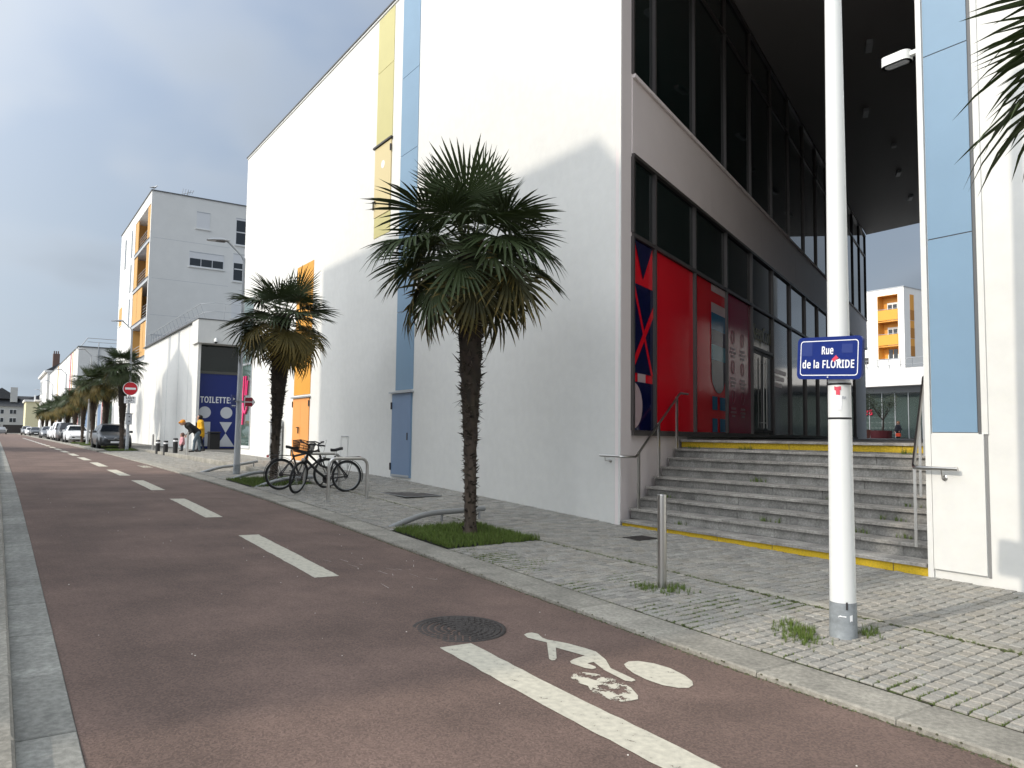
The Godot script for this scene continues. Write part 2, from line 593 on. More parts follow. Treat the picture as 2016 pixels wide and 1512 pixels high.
func make_ground() -> void:
	var g := PlaneMesh.new()
	g.size = Vector2(2400, 2400)
	var go := struct("ground", g, M.far_ground)
	go.position = Vector3(0, -0.55, 0)
	# wide far ground at street level, beyond the last houses
	var fm := MB.new()
	fm.quad(Vector3(-70, 0.545, -170), Vector3(-0.2, 0.545, -170), Vector3(-0.2, 0.545, -420), Vector3(-70, 0.545, -420))
	fm.quad(Vector3(-0.2, 0.545, -215), Vector3(120, 0.545, -215), Vector3(120, 0.545, -420), Vector3(-0.2, 0.545, -420))
	struct("far_street", fm, mat(0.22, 0.21, 0.2, 0.9, 0, "blotch", 0.1))
	struct("road", strip(0.43, KX, 4.0, -214.5, 0.5, 0.0, 4), M.road)
	struct("left_pavement", strip(-9.0, -0.15, 4.0, -168.0, 1.0, 0.12), mat(0.24, 0.235, 0.22, 0.9, 0, "stone", 1.0))
	# bed under the stones of both pavement zones, and the pavement beyond them
	struct("joint_bed", strip(KI, EO, 4.0, -45.0, 0.5, -0.012), M.joint)
	var ib := struct("joint_bed", strip(EI + 0.001, 8.56, 4.0, -45.0, 0.5, -0.010), M.joint)
	var far_pave := detail(mat(0.30, 0.29, 0.26, 0.9, 0, "stone", 1.5), "blotch", 0.3)
	struct("far_pavement", strip(KX + 0.02, EI - 0.002, -45.0, -214.0, 1.0, 0.0, 2), far_pave)
	struct("far_pavement", strip(EI + 0.001, 8.56, -45.0, -214.0, 1.0, 0.0, 1), far_pave)
	# forecourt in front of the toilet block, between the two street fronts
	var fc := MB.new()
	fc.quad(Vector3(8.56, front_line(-33) - 0.004, -33.02), Vector3(14, front_line(-33), -33.02), Vector3(14, front_line(-41), -41.4), Vector3(8.56, front_line(-41) - 0.004, -41.4))
	struct("forecourt", fc, far_pave)
	make_kerbs()
	make_setts()
	make_markings()

func make_kerbs() -> void:
	rng.seed = 21
	var kerb := struct_node("kerb")
	for i in 47:
		var z := 2.4 - i * 1.0 + 0.05
		var m := MB.new()
		var l := 0.994
		var a := gy(KX + 0.2, z - 0.5)
		var sl := gy(KX + 0.2, z) - gy(KX + 0.2, z - 1.0)
		m.slab(Vector3(0, -0.11 + rng.randf_range(-0.002, 0.003), 0), Vector3(KI - KX - 0.006, 0.22, l), 0.012)
		var b := Basis(Vector3.RIGHT, -atan2(sl, 1.0))
		part(kerb, "kerb_stone", m, M.kerb[rng.randi() % 4], Vector3((KX + KI) * 0.5, a, z - 0.5), b)
	var fk := MB.new()
	fk.box(Vector3((KX + KI) * 0.5, 0, -129.6), Vector3(KI - KX, 0.1, 168))
	part(kerb, "far_kerb", fk, M.kerb[1], Vector3(0, road_line(-100) + 0.012, 0))
	var gut := struct_node("gutter")
	for i in 46:
		var z := -0.6 - i * 1.0
		var m := MB.new()
		m.slab(Vector3(0, -0.08 + rng.randf_range(-0.002, 0.002), 0), Vector3(0.274, 0.16, 0.986), 0.006)
		var dy := gy(0.3, z) - gy(0.3, z - 1.0)
		part(gut, "gutter_slab", m, M.gutter[rng.randi() % 3], Vector3(0.29, gy(0.3, z - 0.5) + 0.012, z - 0.5), Basis(Vector3.RIGHT, -atan2(dy, 1.0)))
	var fg := strip(0.152, 0.428, -46.6, -168, 2.0, 0.01)
	part(gut, "far_gutter", fg, M.gutter[1])
	var lk := struct_node("left_kerb")
	for i in 46:
		var z := 2.0 - i * 1.0 - 0.35
		var m := MB.new()
		m.slab(Vector3(0, -0.12, 0), Vector3(0.296, 0.24, 0.992), 0.016)
		var dy := gy(0.0, z) - gy(0.0, z - 1.0)
		part(lk, "kerb_stone", m, M.kerb[rng.randi() % 4], Vector3(0.0, gy(0.0, z - 0.5) + 0.125, z - 0.5), Basis(Vector3.RIGHT, -atan2(dy, 1.0)))
	var fl := MB.new()
	fl.box(Vector3(0, road_line(-100) + 0.1, -106.3), Vector3(0.296, 0.22, 124))
	part(lk, "far_kerb", fl, M.kerb[1])
	var edge := struct_node("edging")
	for i in 48:
		var z := 2.0 - i * 1.0 - 0.2
		var m := MB.new()
		var top := gy(EI + 0.01, z - 0.5) + 0.006
		m.slab(Vector3(0, -0.15, 0), Vector3(EI - EO - 0.004, 0.30, 0.99), 0.012)
		var dy := gy(EI + 0.01, z) - gy(EI + 0.01, z - 1.0)
		part(edge, "edging_stone", m, M.kerb[rng.randi() % 4], Vector3((EO + EI) * 0.5, top, z - 0.5), Basis(Vector3.RIGHT, -atan2(dy, 1.0)))

func sett_mesh(sx: float, sz: float, sd: int) -> ArrayMesh:
	var r := RandomNumberGenerator.new()
	r.seed = sd
	var m := MB.new()
	var h := 0.03
	var lo := []
	var mi := []
	var up := []
	for k in [Vector2(-1, 1), Vector2(1, 1), Vector2(1, -1), Vector2(-1, -1)]:
		var ox: float = k.x * sx * 0.5 * r.randf_range(0.93, 1.0)
		var oz: float = k.y * sz * 0.5 * r.randf_range(0.94, 1.0)
		lo.append(Vector3(ox, -h, oz))
		mi.append(Vector3(ox, -0.006, oz))
		up.append(Vector3(ox * 0.91, r.randf_range(-0.001, 0.002), oz * 0.89))
	for k in 4:
		var j := (k + 1) % 4
		m.quad(lo[k], lo[j], mi[j], mi[k])
		m.quad(mi[k], mi[j], up[j], up[k])
	m.quad(up[0], up[1], up[2], up[3])
	return m.mesh()

func in_grass(x: float, z: float) -> bool:
	if x < EO and ((z < -8.75 and z > -10.4) or (z < -17.9 and z > -20.3)):
		return true
	return false

func make_setts() -> void:
	# [zone, x from, x to, length in x, width in z]
	for zone in [["pavement", KI + 0.012, EO - 0.012, 0.112, 0.100, 0.0], ["inner_pavement", EI + 0.008, 8.495, 0.165, 0.104, 0.0]]:
		rng.seed = 33 if zone[0] == "pavement" else 34
		var root := struct_node(zone[0])
		var meshes := []
		for k in 6:
			meshes.append(sett_mesh(zone[3] * 0.965, zone[4] * 0.945, 50 + k))
		var spots := []
		var row := 0
		var z := 1.2
		while z > -44.8:
			var off: float = (row % 2) * zone[3] * 0.5 + rng.randf_range(-0.015, 0.015)
			var x: float = zone[1] - off
			while x < zone[2]:
				var x0 := maxf(x, zone[1])
				var l: float = zone[3] * rng.randf_range(0.92, 1.12)
				var x1 := minf(x + l, zone[2])
				if x1 - x0 > 0.035:
					var cx := (x0 + x1) * 0.5
					if not (zone[0] == "pavement" and in_grass(cx, z)):
						var p := on(cx, z, rng.randf_range(-0.003, 0.004))
						var b := Basis(Vector3.UP, rng.randf_range(-0.05, 0.05)) * Basis(Vector3.RIGHT, rng.randf_range(-0.02, 0.02))
						b = b.scaled(Vector3((x1 - x0) / zone[3], 1, 1))
						spots.append([p, b, rng.randi() % 6, rng.randi() % 6, rng.randf_range(0.85, 1.12)])
				x += l
			z -= zone[4]
			row += 1
		# the 300 that show largest: nearest to the camera among those in view
		var order := []
		for i in spots.size():
			var p: Vector3 = spots[i][0]
			var d: float = p.x * 0.56 - p.z * 0.83
			var side: float = p.x * 0.83 + p.z * 0.56
			order.append([p.length() if (d > 0.5 and side < d * 0.68 + 0.1 and (E - p.y) < d * 0.46) else 900.0 + i, i])
		order.sort_custom(func(a, b): return a[0] < b[0])
		var rest := []
		for k in order.size():
			var s: Array = spots[order[k][1]]
			if k < 300:
				part(root, "sett", meshes[s[2]], M.sett[s[3]], s[0], s[1])
			else:
				rest.append(s)
		for k in 6:
			var mine := []
			for s in rest:
				if s[2] == k:
					mine.append(s)
			var mm := MultiMesh.new()
			mm.transform_format = MultiMesh.TRANSFORM_3D
			mm.use_colors = true
			mm.mesh = meshes[k]
			mm.instance_count = mine.size()
			for i in mine.size():
				mm.set_instance_transform(i, Transform3D(mine[i][1], mine[i][0]))
				var q: Color = M.sett[mine[i][3]].albedo_color.srgb_to_linear()
				mm.set_instance_color(i, q * mine[i][4])
			var o := MultiMeshInstance3D.new()
			o.name = "setts"
			o.multimesh = mm
			o.material_override = M.sett_many
			root.add_child(o, true)
			stuff(o)

func laid(pts: PackedVector2Array, up := 0.004) -> MB:   # flat polygon (x, z) laid on the road; texture by metres
	var m := MB.new()
	if Geometry2D.is_polygon_clockwise(pts):
		pts.reverse()
	var t := Geometry2D.triangulate_polygon(pts)
	for p in pts:
		m.vert(on(p.x, p.y, up), Vector3.UP, Vector2(p.x, p.y))
	for i in range(0, t.size(), 3):
		m.ix.append_array(PackedInt32Array([t[i], t[i + 1], t[i + 2]]))
	return m

func make_markings() -> void:
	rng.seed = 5
	var dash := struct_node("lane_marking")
	var z := -2.1
	for k in 12:
		var m := MB.new()
		var n := 30
		var rows := []
		for i in n + 1:
			var zz := z - 3.0 * i / n
			var row := []
			for j in 3:
				var x := lerpf(2.83, 3.10, j / 2.0)
				if j != 1:
					x += rng.randf_range(-0.006, 0.006)
				row.append(on(x, zz, 0.004))
			rows.append(row)
		m.grid(rows)
		for i in m.v.size():
			m.uv[i] = Vector2(m.v[i].x + k * 0.37, m.v[i].z + k * 0.21)
		part(dash, "dash", m, M.paint)
		z = -7.8 - 5.0 * k
	for k in 10:
		part(dash, "dash", strip(2.83, 3.10, z, z - 3.0, 0.5, 0.005), mat(0.5, 0.49, 0.45, 0.85))
		z -= 5.0
	# bicycle emblem, lying on its side for riders coming down the lane
	var em := struct_node("bicycle_marking")
	part(em, "wheel", laid(PackedVector2Array([Vector2(3.839, -4.186), Vector2(3.914, -4.220), Vector2(3.988, -4.197), Vector2(4.057, -4.102), Vector2(4.084, -3.967), Vector2(4.054, -3.800), Vector2(4.007, -3.690), Vector2(3.949, -3.628), Vector2(3.880, -3.602), Vector2(3.816, -3.635), Vector2(3.760, -3.726), Vector2(3.745, -3.863), Vector2(3.763, -4.008), Vector2(3.802, -4.124)])), M.paint)
	part(em, "worn_wheel", laid(PackedVector2Array([Vector2(3.297, -4.124), Vector2(3.370, -4.180), Vector2(3.453, -4.177), Vector2(3.513, -4.111), Vector2(3.549, -4.001), Vector2(3.549, -3.889), Vector2(3.535, -3.788), Vector2(3.469, -3.651), Vector2(3.423, -3.602), Vector2(3.342, -3.603), Vector2(3.269, -3.626), Vector2(3.254, -3.714), Vector2(3.240, -3.838), Vector2(3.302, -3.944), Vector2(3.276, -4.046)])), M.paint_worn)
	part(em, "head", laid(PackedVector2Array([Vector2(3.614, -5.121), Vector2(3.662, -5.150), Vector2(3.710, -5.149), Vector2(3.736, -5.096), Vector2(3.700, -4.991), Vector2(3.634, -4.913), Vector2(3.614, -4.971), Vector2(3.592, -5.040)])), M.paint)
	part(em, "rider", laid(PackedVector2Array([Vector2(3.634, -4.913), Vector2(3.700, -4.991), Vector2(3.703, -4.931), Vector2(3.787, -4.781), Vector2(3.836, -4.604), Vector2(3.851, -4.507), Vector2(3.786, -4.322), Vector2(3.688, -4.159), Vector2(3.677, -3.916), Vector2(3.665, -3.881), Vector2(3.622, -3.874), Vector2(3.596, -3.909), Vector2(3.618, -4.147), Vector2(3.669, -4.320), Vector2(3.606, -4.318), Vector2(3.612, -4.235), Vector2(3.593, -4.205), Vector2(3.553, -4.201), Vector2(3.525, -4.238), Vector2(3.499, -4.369), Vector2(3.520, -4.408), Vector2(3.577, -4.438), Vector2(3.709, -4.469), Vector2(3.662, -4.622), Vector2(3.634, -4.726), Vector2(3.477, -4.511), Vector2(3.438, -4.479), Vector2(3.412, -4.484), Vector2(3.417, -4.523), Vector2(3.654, -4.866)]), 0.0045), M.paint)
	# a few small scuffs and specks of grit on the road
	var specks := MB.new()
	for i in 60:
		var p := Vector2(rng.randf_range(0.6, 4.4), rng.randf_range(-18.0, -2.2))
		var r := rng.randf_range(0.003, 0.007)
		specks.lathe([Vector2(r, 0), Vector2(r * 0.6, r * 0.7), Vector2(0, r * 0.8)], 5, on(p.x, p.y, 0.0))
	struct("grit", specks, mat(0.6, 0.56, 0.5, 0.9), "stuff")
	# faint white scrapes
	var sc := MB.new()
	for i in 16:
		var p := Vector2(rng.randf_range(3.3, 4.2), rng.randf_range(-8.6, -6.6))
		var l := rng.randf_range(0.04, 0.22)
		var a := rng.randf_range(-0.5, 0.5)
		var e := p + Vector2(sin(a), -cos(a)) * l
		var w := Vector2(cos(a), sin(a)) * rng.randf_range(0.003, 0.006)
		sc.quad(on(p.x - w.x, p.y - w.y, 0.003), on(p.x + w.x, p.y + w.y, 0.003), on(e.x + w.x * 0.3, e.y + w.y * 0.3, 0.003), on(e.x - w.x * 0.3, e.y - w.y * 0.3, 0.003))
	struct("scrapes", sc, mat(0.42, 0.38, 0.34, 0.9), "stuff")
	make_manhole()
	# old far marking
	part(dash, "patch", strip(4.05, 4.35, -27.2, -28.6, 0.5, 0.005), M.paint_worn)

func make_manhole() -> void:
	rng.seed = 8
	var c := Vector3(3.23, 0, -5.5)
	c.y = gy(c.x, c.z)
	var tilt := Basis(Vector3.RIGHT, 0.033) 
	var o := thing("manhole_cover", "round cast iron manhole cover set in the red road beside the lane dash", "manhole cover", c)
	o.basis = tilt
	var m := MB.new()
	m.lathe([Vector2(0.385, -0.02), Vector2(0.385, 0.006), Vector2(0.355, 0.006), Vector2(0.355, -0.004)], 48)
	part(o, "frame", m, M.iron)
	m = MB.new()
	m.lathe([Vector2(0.348, -0.01), Vector2(0.346, 0.001), Vector2(0.0, 0.001)], 48)
	var lid := part(o, "lid", m, M.iron)
	m = MB.new()
	for ring in [[0.06, 6], [0.115, 12], [0.17, 18], [0.225, 24], [0.28, 30], [0.325, 36]]:
		for k in ring[1]:
			var a: float = TAU * (k + (0.5 if int(ring[0] * 100) % 2 else 0.0)) / ring[1]
			var p := Vector3(cos(a) * ring[0], 0.004, sin(a) * ring[0])
			m.slab(p, Vector3(0.036, 0.008, 0.044), 0.003, Basis(Vector3.UP, -a))
	var st := part(lid, "tread_studs", m, M.iron)
	stuff(st)

# ---------------------------------------------------------------- the white retail building and its passage
const CORNER := Vector3(8.5, 0, -9.37)
const PD := Vector3(0.9114, 0, -0.4115)     # along the passage wall, away from the street
const PN := Vector3(0.4115, 0, 0.9114)      # out of the passage wall

func pw(t: float, y: float, o := 0.0) -> Vector3:      # y counts from eye level
	return CORNER + PD * t + PN * o + Vector3(0, y + E, 0)

func pbasis() -> Basis:
	return Basis(PD, Vector3.UP, PN)

func pbox(parent: Node, called: String, t0: float, t1: float, y0: float, y1: float, o0: float, o1: float, m: Material) -> MeshInstance3D:
	var b := BoxMesh.new()
	b.size = Vector3(t1 - t0, y1 - y0, o1 - o0)
	return part(parent, called, b, m, pw((t0 + t1) * 0.5, (y0 + y1) * 0.5, (o0 + o1) * 0.5), pbasis())

func fbox(parent: Node, called: String, z0: float, z1: float, y0: float, y1: float, proud: float, m: Material, depth := 0.06, x := FX) -> MeshInstance3D:
	return bx(parent, called, Vector3(x - proud, y0 + E, z0), Vector3(x - proud + depth, y1 + E, z1), m)

func pprint(parent: Node, called: String, pts: Array, m: Material, o := 0.0) -> void:
	var p := PackedVector2Array(pts)
	var b := MB.new()
	b.poly(p, Vector3.ZERO, Basis.IDENTITY)
	var n := part(parent, called, b, m)
	n.transform = parent.transform.affine_inverse() * Transform3D(pbasis(), pw(0, 0, o))

func solid(pts: Array, y0: float, y1: float) -> MB:      # upright prism over a ground plan of (x, z) points
	var m := MB.new()
	var p := PackedVector2Array()
	for q in pts:
		p.append(Vector2(q[0], q[1]))
	# in (x, z) seen from above, counter-clockwise order is clockwise in 2D; normalise
	if not Geometry2D.is_polygon_clockwise(p):
		p.reverse()
	for i in p.size():
		var a: Vector2 = p[i]
		var b: Vector2 = p[(i + 1) % p.size()]
		m.quad(Vector3(a.x, y0, a.y), Vector3(b.x, y0, b.y), Vector3(b.x, y1, b.y), Vector3(a.x, y1, a.y))
	var t := Geometry2D.triangulate_polygon(p)
	for i in range(0, t.size(), 3):
		var a := Vector3(p[t[i]].x, y1, p[t[i]].y)
		var b := Vector3(p[t[i + 1]].x, y1, p[t[i + 1]].y)
		var c := Vector3(p[t[i + 2]].x, y1, p[t[i + 2]].y)
		if (b - a).cross(c - a).y > 0:
			m.tri(a, b, c)
		else:
			m.tri(a, c, b)
		var dn := Vector3(0, y0 - y1, 0)
		if (b - a).cross(c - a).y > 0:
			m.tri(a + dn, c + dn, b + dn)
		else:
			m.tri(a + dn, b + dn, c + dn)
	return m

func text(parent: Node, called: String, words: String, height: float, m: Material, at: Vector3, b: Basis, bold := true, depth := 0.002, font := "Droid Sans", width := 0.0) -> MeshInstance3D:
	var t := TextMesh.new()
	var f := SystemFont.new()
	f.font_names = PackedStringArray([font])
	f.font_weight = 700 if bold else 400
	t.font = f
	t.text = words
	t.font_size = 64
	t.pixel_size = height / 46.0
	t.depth = depth
	t.curve_step = 2.0
	if width > 0:
		b = b * Basis.from_scale(Vector3(width / t.get_aabb().size.x, 1, 1))
	return part(parent, called, t, m, at, b)

func make_retail() -> void:
	var b := thing("retail_building", "large white rendered retail building with coloured panel strips and glazed passage front", "building")
	var plan := [[8.5, -9.37], [8.5, -33.03], [38.0, -35.0], [38.2, -22.78]]
	# body; behind the curtain wall it stands back by 12 cm
	var body := [[8.5, -9.37], [8.5, -33.03], [38.0, -35.0], [38.2, -22.9], [8.94, -9.69], [8.92, -9.56]]
	part(b, "wall", solid(body, -0.3, 11.7 + E), M.white)
	var cap := solid([[8.47, -9.3], [8.47, -33.06], [38.0, -35.1], [38.3, -22.8]], 11.7 + E, 11.76 + E)
	part(b, "coping", cap, M.white)
	part(b, "roof_edge", solid([[8.44, -9.27], [8.44, -33.09], [38.0, -35.2], [38.4, -22.75]], 11.76 + E, 11.80 + E), M.coping)
	# corner return beside the glazing, in pale pinkish render
	pbox(b, "corner_return", 0.02, 0.455, -1.5, 10.88, -0.1, 0.004, M.pinkish)
	# stair flank under the glazing
	pbox(b, "plinth", 0.456, 3.4, -1.5, 0.03, -0.1, -0.02, M.pinkish)
	# ---- coloured strips on the street front
	var seam := 0.012
	var column := func(z0, z1, levels, m, nm):
		for i in levels.size() - 1:
			fbox(b, nm, z0, z1, levels[i] + seam, levels[i + 1] - seam * 0.2, 0.014, m)
	column.call(-19.46, -18.43, [8.02, 10.09, 11.66], M.yellow_panel, "yellow_panel")
	column.call(-17.88, -16.90, [1.10, 3.12, 5.18, 7.24, 9.34, 11.66], M.blue_panel, "blue_panel")
	column.call(-25.95, -24.32, [1.26, 2.70, 4.2, 5.72], M.orange_panel, "orange_panel")
	# yellow upper door
	var d := fbox(b, "upper_door", -19.50, -18.45, 5.98, 7.93, 0.03, M.yellow_door)
	fbox(b, "lintel", -19.58, -18.40, 7.95, 8.0, 0.07, M.dark_metal, 0.12)
	var knob := MB.new()
	knob.lathe([Vector2(0.0, 0.0), Vector2(0.11, 0.0), Vector2(0.11, 0.004), Vector2(0, 0.004)], 20, Vector3.ZERO, Basis(Vector3.FORWARD, PI / 2))
	part(d, "round_sign", knob, M.sign_white, Vector3(-0.032, 0.42, 0.02))
	var hd := MB.new()
	hd.box(Vector3(-0.06, 0, 0), Vector3(0.05, 0.03, 0.16))
	hd.box(Vector3(-0.05, -0.1, -0.06), Vector3(0.03, 0.22, 0.03))
	part(d, "handle", hd, M.black, Vector3(-0.02, -0.55, -0.42))
	for yy in [0.75, -0.8]:
		bx(d, "hinge", Vector3(-0.06, yy - 0.09, 0.50), Vector3(-0.02, yy + 0.09, 0.54), M.dark_metal)
	fbox(b, "kick_panel", -19.50, -18.45, 5.4, 5.965, 0.014, M.yellow_panel)
	# blue service door
	d = fbox(b, "service_door", -18.02, -16.95, -1.08, 1.02, 0.035, M.blue_door)
	fbox(b, "lintel", -18.12, -16.86, 1.03, 1.075, 0.09, M.trim, 0.14)
	for yy in [0.75, -0.8]:
		bx(d, "hinge", Vector3(-0.06, yy - 0.09, -0.56), Vector3(-0.02, yy + 0.09, -0.52), M.dark_metal)
	bx(d, "kick_rail", Vector3(-0.036, -1.04, -0.5), Vector3(-0.032, -0.99, 0.5), M.trim)
	bx(d, "lock", Vector3(-0.045, -0.12, 0.36), Vector3(-0.032, 0.06, 0.40), M.dark_metal)
	bx(d, "frame_strip", Vector3(-0.02, -1.05, 0.537), Vector3(0.03, 1.05, 0.56), M.blue_panel)
	# orange double door
	for s in [[-25.95, -25.16], [-25.15, -24.34]]:
		d = fbox(b, "orange_door_leaf", s[0], s[1], -0.92, 1.15, 0.03, M.orange_door)
		if s[0] < -25.5:
			hd = MB.new()
			hd.box(Vector3(-0.05, 0.04, -0.02), Vector3(0.04, 0.03, 0.17))
			hd.box(Vector3(-0.05, -0.06, 0.06), Vector3(0.03, 0.2, 0.035))
			part(d, "handle", hd, M.black, Vector3(-0.02, 0.02, 0.26))
		for yy in [0.85, -0.8]:
			var zz: float = -0.42 if s[0] < -25.5 else 0.40
			bx(d, "hinge", Vector3(-0.055, yy - 0.1, zz - 0.02), Vector3(-0.02, yy + 0.1, zz + 0.02), M.dark_metal)
	fbox(b, "lintel", -26.06, -24.24, 1.165, 1.21, 0.09, M.trim, 0.14)
	# meter hatch
	d = fbox(b, "meter_hatch", -21.47, -20.98, -1.0, -0.1, 0.018, M.white)
	bx(d, "hatch_top", Vector3(-0.045, 0.452, -0.25), Vector3(0.02, 0.47, 0.25), M.trim)
	fbox(b, "hatch_side", -21.49, -21.475, -1.0, -0.1, 0.022, M.trim)
	# glazed left end with the pink emblem
	var gl := fbox(b, "end_window", -32.85, -31.33, -0.55, 2.75, 0.012, M.glass_green)
	fbox(b, "end_window", -32.85, -31.33, 2.84, 5.5, 0.012, M.glass_green)
	fbox(b, "window_frame", -32.99, -31.25, 2.755, 2.835, 0.03, M.trim)
	fbox(b, "window_frame", -32.99, -31.25, -0.66, -0.555, 0.05, M.sign_white, 0.09)
	fbox(b, "window_frame", -31.325, -31.27, -0.55, 5.5, 0.03, M.grey_paint)
	fbox(b, "window_frame", -33.0, -32.855, -0.55, 5.5, 0.03, M.grey_paint)
	var em := MB.new()
	var sp := func(pts, r):
		em.tube(pts, [r], 6)
	sp.call([Vector3(0, 2.3, -32.25), Vector3(0, 1.4, -32.35), Vector3(0, 0.9, -32.2), Vector3(0, 0.75, -31.95), Vector3(0, 0.95, -31.7), Vector3(0, 1.3, -31.62)], 0.042)
	sp.call([Vector3(0, 2.3, -31.95), Vector3(0, 1.5, -32.0)], 0.038)
	sp.call([Vector3(0, 2.1, -31.7), Vector3(0, 1.5, -31.8)], 0.038)
	sp.call([Vector3(0, 1.2, -32.4), Vector3(0, 0.8, -32.25), Vector3(0, 0.3, -32.3)], 0.045)
	part(gl, "pink_emblem", em, M.hot_pink, Vector3(-0.03, 0, 0) + Vector3(FX - 0.012, E, 0) - gl.position)
	make_curtain(b)

func make_curtain(b: Node3D) -> void:
	var ts := [0.46, 1.50, 3.80, 6.12, 8.45, 10.80, 13.18, 15.58, 17.95, 20.35, 22.75, 25.15, 27.55, 29.95, 32.35]
	# lower frames
	pbox(b, "bottom_rail", 0.456, 28.0, 0.02, 0.11, -0.1, 0.05, M.mullion)
	pbox(b, "head_rail", 0.456, 28.0, 4.84, 4.90, -0.1, 0.06, M.mullion)
	pbox(b, "transom", 0.456, 28.0, 3.44, 3.51, -0.1, 0.045, M.mullion)
	for i in ts.size():
		if ts[i] < 28.5:
			pbox(b, "mullion", ts[i] - 0.035, ts[i] + 0.035, 0.11, 3.438, -0.1, 0.055, M.mullion)
			pbox(b, "mullion", ts[i] - 0.035, ts[i] + 0.035, 3.512, 4.838, -0.1, 0.055, M.mullion)
		pbox(b, "mullion", ts[i] - 0.03, ts[i] + 0.03, 6.32, 10.86, -0.1, 0.05, M.mullion)
	pbox(b, "sill_rail", 0.456, 32.4, 6.25, 6.318, -0.1, 0.07, M.pinkish)
	pbox(b, "upper_rail", 0.456, 32.4, 9.68, 9.74, -0.1, 0.04, M.mullion)
	pbox(b, "top_rail", 0.456, 32.4, 10.8, 10.88, -0.1, 0.06, M.mullion)
	# cladding band between the two glazed storeys, in panels
	for i in 7:
		pbox(b, "band_panel", 0.456 + i * 4.57, 0.456 + (i + 1) * 4.57 - 0.008, 4.905, 6.245, -0.1, 0.02, M.cladding)
	pbox(b, "band_end", 28.0, 32.6, 4.75, 4.90, -3.0, 0.02, M.cladding)
	for i in ts.size() - 1:
		var a: float = ts[i] + 0.036
		var c: float = ts[i + 1] - 0.036
		pbox(b, "upper_pane", a, c, 6.325, 9.675, -0.05, -0.01, M.glass_dark)
		pbox(b, "upper_pane", a, c, 9.745, 10.795, -0.05, -0.01, M.glass_dark)
		if ts[i + 1] > 28:
			continue
		pbox(b, "lower_pane", a, c, 3.515, 4.835, -0.05, -0.01, M.glass_dark if i < 7 else M.glass_grey)
		var m: Material = [M.red_film, M.red_film, M.red_film2, M.wine_film, M.black_film, M.wine_film2][i] if i < 6 else M.black_film
		if i == 4:
			pbox(b, "sign_pane", a, c, 2.42, 3.435, -0.05, -0.01, M.black_film)
			continue
		var p := pbox(b, "shop_pane", a, c, 0.115, 3.435, -0.05, -0.01, m)
		if i == 0:
			first_pane(p)
		elif i == 2:
			third_pane(p)
		elif i == 3:
			for k in 2:
				for r in 3:
					var tx := 6.75 + k * 0.85
					for l in 3:
						var w: float = [0.42, 0.5, 0.3][l]
						var yy := 2.12 - r * 0.72 - l * 0.09
						pprint(p, "small_print", [Vector2(tx - w / 2, yy), Vector2(tx + w / 2, yy), Vector2(tx + w / 2, yy + 0.05), Vector2(tx - w / 2, yy + 0.05)], M.film_text, 0.002)
					var ring := MB.new()
					var pts := []
					for q in 13:
						var an := TAU * q / 12
						pts.append(Vector3(cos(an) * 0.12, sin(an) * 0.16, 0))
					ring.tube(pts, [0.008], 4, false)
					var o := part(p, "icon", ring, M.film_text)
					o.transform = p.transform.affine_inverse() * Transform3D(pbasis(), pw(tx, 2.42 - r * 0.72, 0.002))
		elif i == 5:
			for r in 3:
				pprint(p, "small_print", [Vector2(11.0, 1.9 - r * 0.2), Vector2(12.6 - r * 0.3, 1.9 - r * 0.2), Vector2(12.6 - r * 0.3, 2.02 - r * 0.2), Vector2(11.0, 2.02 - r * 0.2)], M.film_text, 0.002)
	# lettering over the door
	var kt := text(b, "door_lettering", "KeepCool", 0.42, M.yellow_text, pw(9.62, 2.82, 0.004), pbasis(), false, 0.002, "Droid Sans", 1.9)
	# double glass door
	var fr: Material = M.dark_metal
	pbox(b, "door_head", 8.49, 10.76, 2.33, 2.415, -0.1, 0.05, fr)
	for k in 2:
		var t0: float = 8.50 + k * 1.14
		var leaf := pbox(b, "glass_door", t0 + 0.05, t0 + 1.06, 0.14, 2.30, -0.04, 0.0, M.glass_grey)
		var lm := MB.new()
		lm.box(Vector3(-0.53, 0, 0.01), Vector3(0.05, 2.18, 0.05))
		lm.box(Vector3(0.53, 0, 0.01), Vector3(0.05, 2.18, 0.05))
		lm.box(Vector3(0, 1.06, 0.012), Vector3(1.01, 0.07, 0.05))
		lm.box(Vector3(0, -1.04, 0.012), Vector3(1.01, 0.1, 0.05))
		part(leaf, "leaf_frame", lm, fr)
		lm = MB.new()
		var hx := 0.40 if k == 0 else -0.40
		lm.bar(Vector3(hx, -0.95, 0.09), Vector3(hx, 0.95, 0.09), 0.018)
		lm.bar(Vector3(hx, -0.8, 0.0), Vector3(hx, -0.8, 0.09), 0.01)
		lm.bar(Vector3(hx, 0.8, 0.0), Vector3(hx, 0.8, 0.09), 0.01)
		part(leaf, "pull_handle", lm, M.steel)

